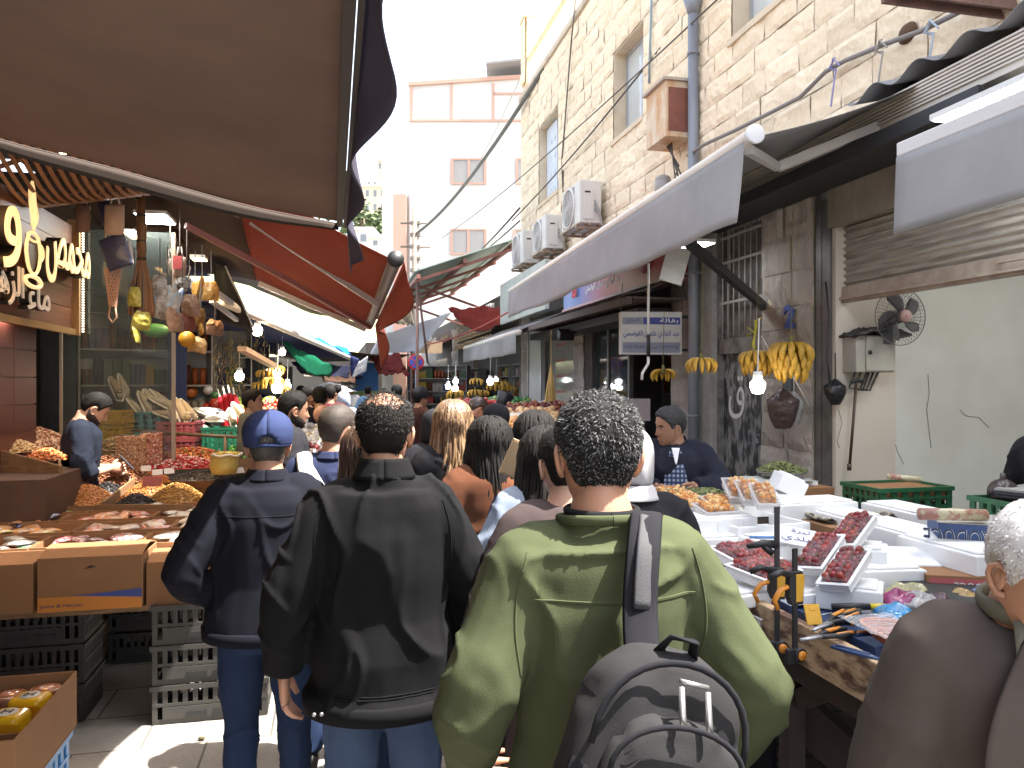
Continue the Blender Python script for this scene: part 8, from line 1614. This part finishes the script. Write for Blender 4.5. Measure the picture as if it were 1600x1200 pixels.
f=MB(); f.grid(lambda s,t:LMo@Vector(((t-.5)*(.09+.10*s*0),.158-.07*(1-s)**2,1.50-.40*s)),12,8,thick=-.004); f.tube([LMo@Vector((.066*math.sin(a*.2618),-.005-.070*math.cos(a*.2618),1.50+.004*math.cos(a*.26))) for a in range(25)],[.008]*25,8,ry=[.020]*25,cap=False); f.build('sweater',fabric('khaki_knit',(.13,.125,.095),bs=180),om)
# ---- right edge shop keeper ----
sk,_,_=person('shop keeper in a dark sweater at the right edge holding a dark round bag',place(1668,4.25),4.25,R(120),1.72,1.0,SKIND,('short',M_hb),(0,R(5),0),R(14),
 [((-.22,.14,1.18),(-.14,.44,1.02),(.1,.6,-.8),.8),((.26,.0,1.14),(.2,.2,1.0),(0,.8,-.5),.6)],dict(mat=C_dark,off=.02,wr=.012,name='sweater',legs_mat=C_dark),res=.014,seed=53)
f=MB(); f.ball((0,0,-.07),(.075,.07,.07),18,12); f.tube([(0,0,-.02),(.0,0,.03)],[.02,.012],8); o=f.build('round_bag',mat('maroon_bag',(.045,.03,.032),.35,bump=.6,bs=25),loc=at(1567,748,4.0)); tag(o,'dark round plastic bag held by the shop keeper at the right edge','bag')
# ---- nut seller ----
XN,YN=place(122,5.75),5.75
ns,HMn,LMn=person('bearded nut seller in a navy long sleeve shirt looking down at a phone',XN,YN,R(-62),1.72,1.0,SKINL,('short',M_hb),(R(0),R(32),0),R(4),
 [((-.20,.05,1.13),(-.04,.22,1.13),(.5,.8,.1),.7),((.25,.02,1.12),(.06,.20,1.13),(-.4,.9,.05),.7)],dict(mat=fabric('seller_shirt',(.014,.018,.03)),off=.020,sleeve='rolled',wr=.010,name='shirt',legs_mat=C_dark),res=.011,seed=59,face=True,beard=True,hires=1500)
bpy.context.view_layer.update(); wp=ns.matrix_world@(LMn@Vector((.01,.31,1.17))); t=thing('mobile_phone','black mobile phone in the hands of the nut seller','phone',wp,0,rot=(R(-50),0,R(-62))); f=MB(); f.box(-.037,.037,-.075,.075,-.004,.004); f.build('case',M_black,t,bevel=.003); f=MB(); f.box(-.033,.033,-.07,.07,.0045,.005); f.build('screen',mat('screen_dim',(.05,.06,.08),.1,emit=.15,ecol=(.5,.6,.8)),t)
# ---- boy, bearded man ----
person('young man in an olive shirt looking right by the left fruit stall',place(392,7.6),7.6,R(-80),1.70,.9,SKIND,('short',M_hb),(R(0),0,0),0,None,dict(mat=C_khaki,off=.02,wr=.012,name='shirt',legs_mat=C_dark),res=.014,seed=61,face=True)
person('bearded man in a black top turning right behind the blue cap',place(450,5.1),5.1,R(-62),1.71,.95,SKIND,('short',M_hb),(R(0),R(10),0),0,None,dict(mat=C_dark,off=.025,wr=.010,name='top',legs_mat=C_dark),res=.014,seed=67,face=True,beard=True)
# ---- mid & far people ----
def far(label,px,Y,H,m,hair=('short',M_hb),yaw=SA,head=(0,0,0),lean=0,skin=SKIND,W=1.,seed=70,cap=None,scarf=None,tm=C_dark):
    b,HM,_=person(label,place(px,Y),Y,yaw,H,W,skin,hair,head,lean,None,dict(mat=m,off=.022,wr=.010,legs_mat=tm,name='top'),res=.02,seed=seed,hands=False,shoes=False)
    if cap: cap_on(b,HM,cap,opening=False)
    if scarf: f=MB(); f.grid(lambda s,t:hp((t-.5)*math.radians(270),.1195-.22*s,.014+.03*s*s),12,30,thick=-.003); o=f.build('headscarf',scarf,b); o.matrix_local=HM
    return b
far('man in an orange shirt and black cap at the dried goods stall',776,5.3,1.60,C_orange,cap=fabric('cap_black',(.015,.015,.018)),seed=71,skin=SKIN)
far('woman in a black headscarf left of the blonde hair',682,5.0,1.58,C_dark,hair=('none',M_hb),scarf=C_dark,seed=72,head=(R(20),0,0))
far('brown haired man bending over a stall left of the blonde woman',705,7.6,1.70,C_dark,yaw=R(-60),lean=R(22),head=(0,R(20),0),hair=('short',M_hbr),seed=73,skin=SKIN)
far('man in a dark cap beside the thin sign pole',655,9.5,1.70,fabric('maroon_top',(.06,.025,.02)),cap=MC['cap_black'],seed=74,yaw=R(-50))
far('bald man in a beige jumper bending forward in the crowd',562,7.4,1.68,fabric('beige_jumper',(.42,.38,.32)),hair=('none',M_hb),yaw=R(80),lean=R(30),head=(0,R(20),0),seed=75,skin=SKIN)
far('man in a dark navy jacket in the middle of the far left crowd',500,8.6,1.72,C_nvy,seed=76)
far('man in black leaning beside the navy jacket in the crowd',482,9.2,1.72,C_dark,seed=77,yaw=R(-70))
far('dark haired man with a maroon top in the far left crowd',515,10.5,1.74,fabric('wine_top',(.08,.02,.025)),seed=78)
far('woman in a grey blue scarf in the far crowd',537,11,1.64,fabric('slate_top',(.2,.24,.32)),hair=('none',M_hb),scarf=fabric('grey_blue_scarf',(.35,.4,.5)),seed=79)
far('man with dark hair facing the camera in the far crowd',603,9,1.68,C_dark,yaw=R(180),seed=80)
far('woman with dark hair right of the bald man',583,8.2,1.58,fabric('taupe_top',(.16,.12,.1)),hair=('long',M_hbr,.2),yaw=R(150),seed=81,skin=SKIN)
far('man with grey hair near the maroon awning',620,12,1.74,fabric('grey_top',(.2,.2,.2)),hair=('short',M_hg),seed=82)
far('far shopper in a red top under the maroon awning',600,16,1.66,fabric('far_red',(.3,.04,.04)),seed=83)
far('far shopper in black left of the white parasol',470,14,1.72,C_dark,seed=84)
far('far shopper in pale blue near the blue poster',575,18,1.70,C_sky,seed=85)
far('far shopper in white near the street end',548,20,1.72,C_white,seed=86)
far('far shopper in dark green under the tarpaulin',492,15.5,1.68,fabric('far_green',(.03,.09,.05)),seed=87)
far('far shopper in brown beside the pale column',528,17,1.73,fabric('far_brown',(.12,.07,.04)),seed=88)
far('shopper in a blue shirt behind the young man in olive',446,9.6,1.60,fabric('royal_shirt',(.04,.07,.2)),seed=89,yaw=R(-120),lean=R(25))
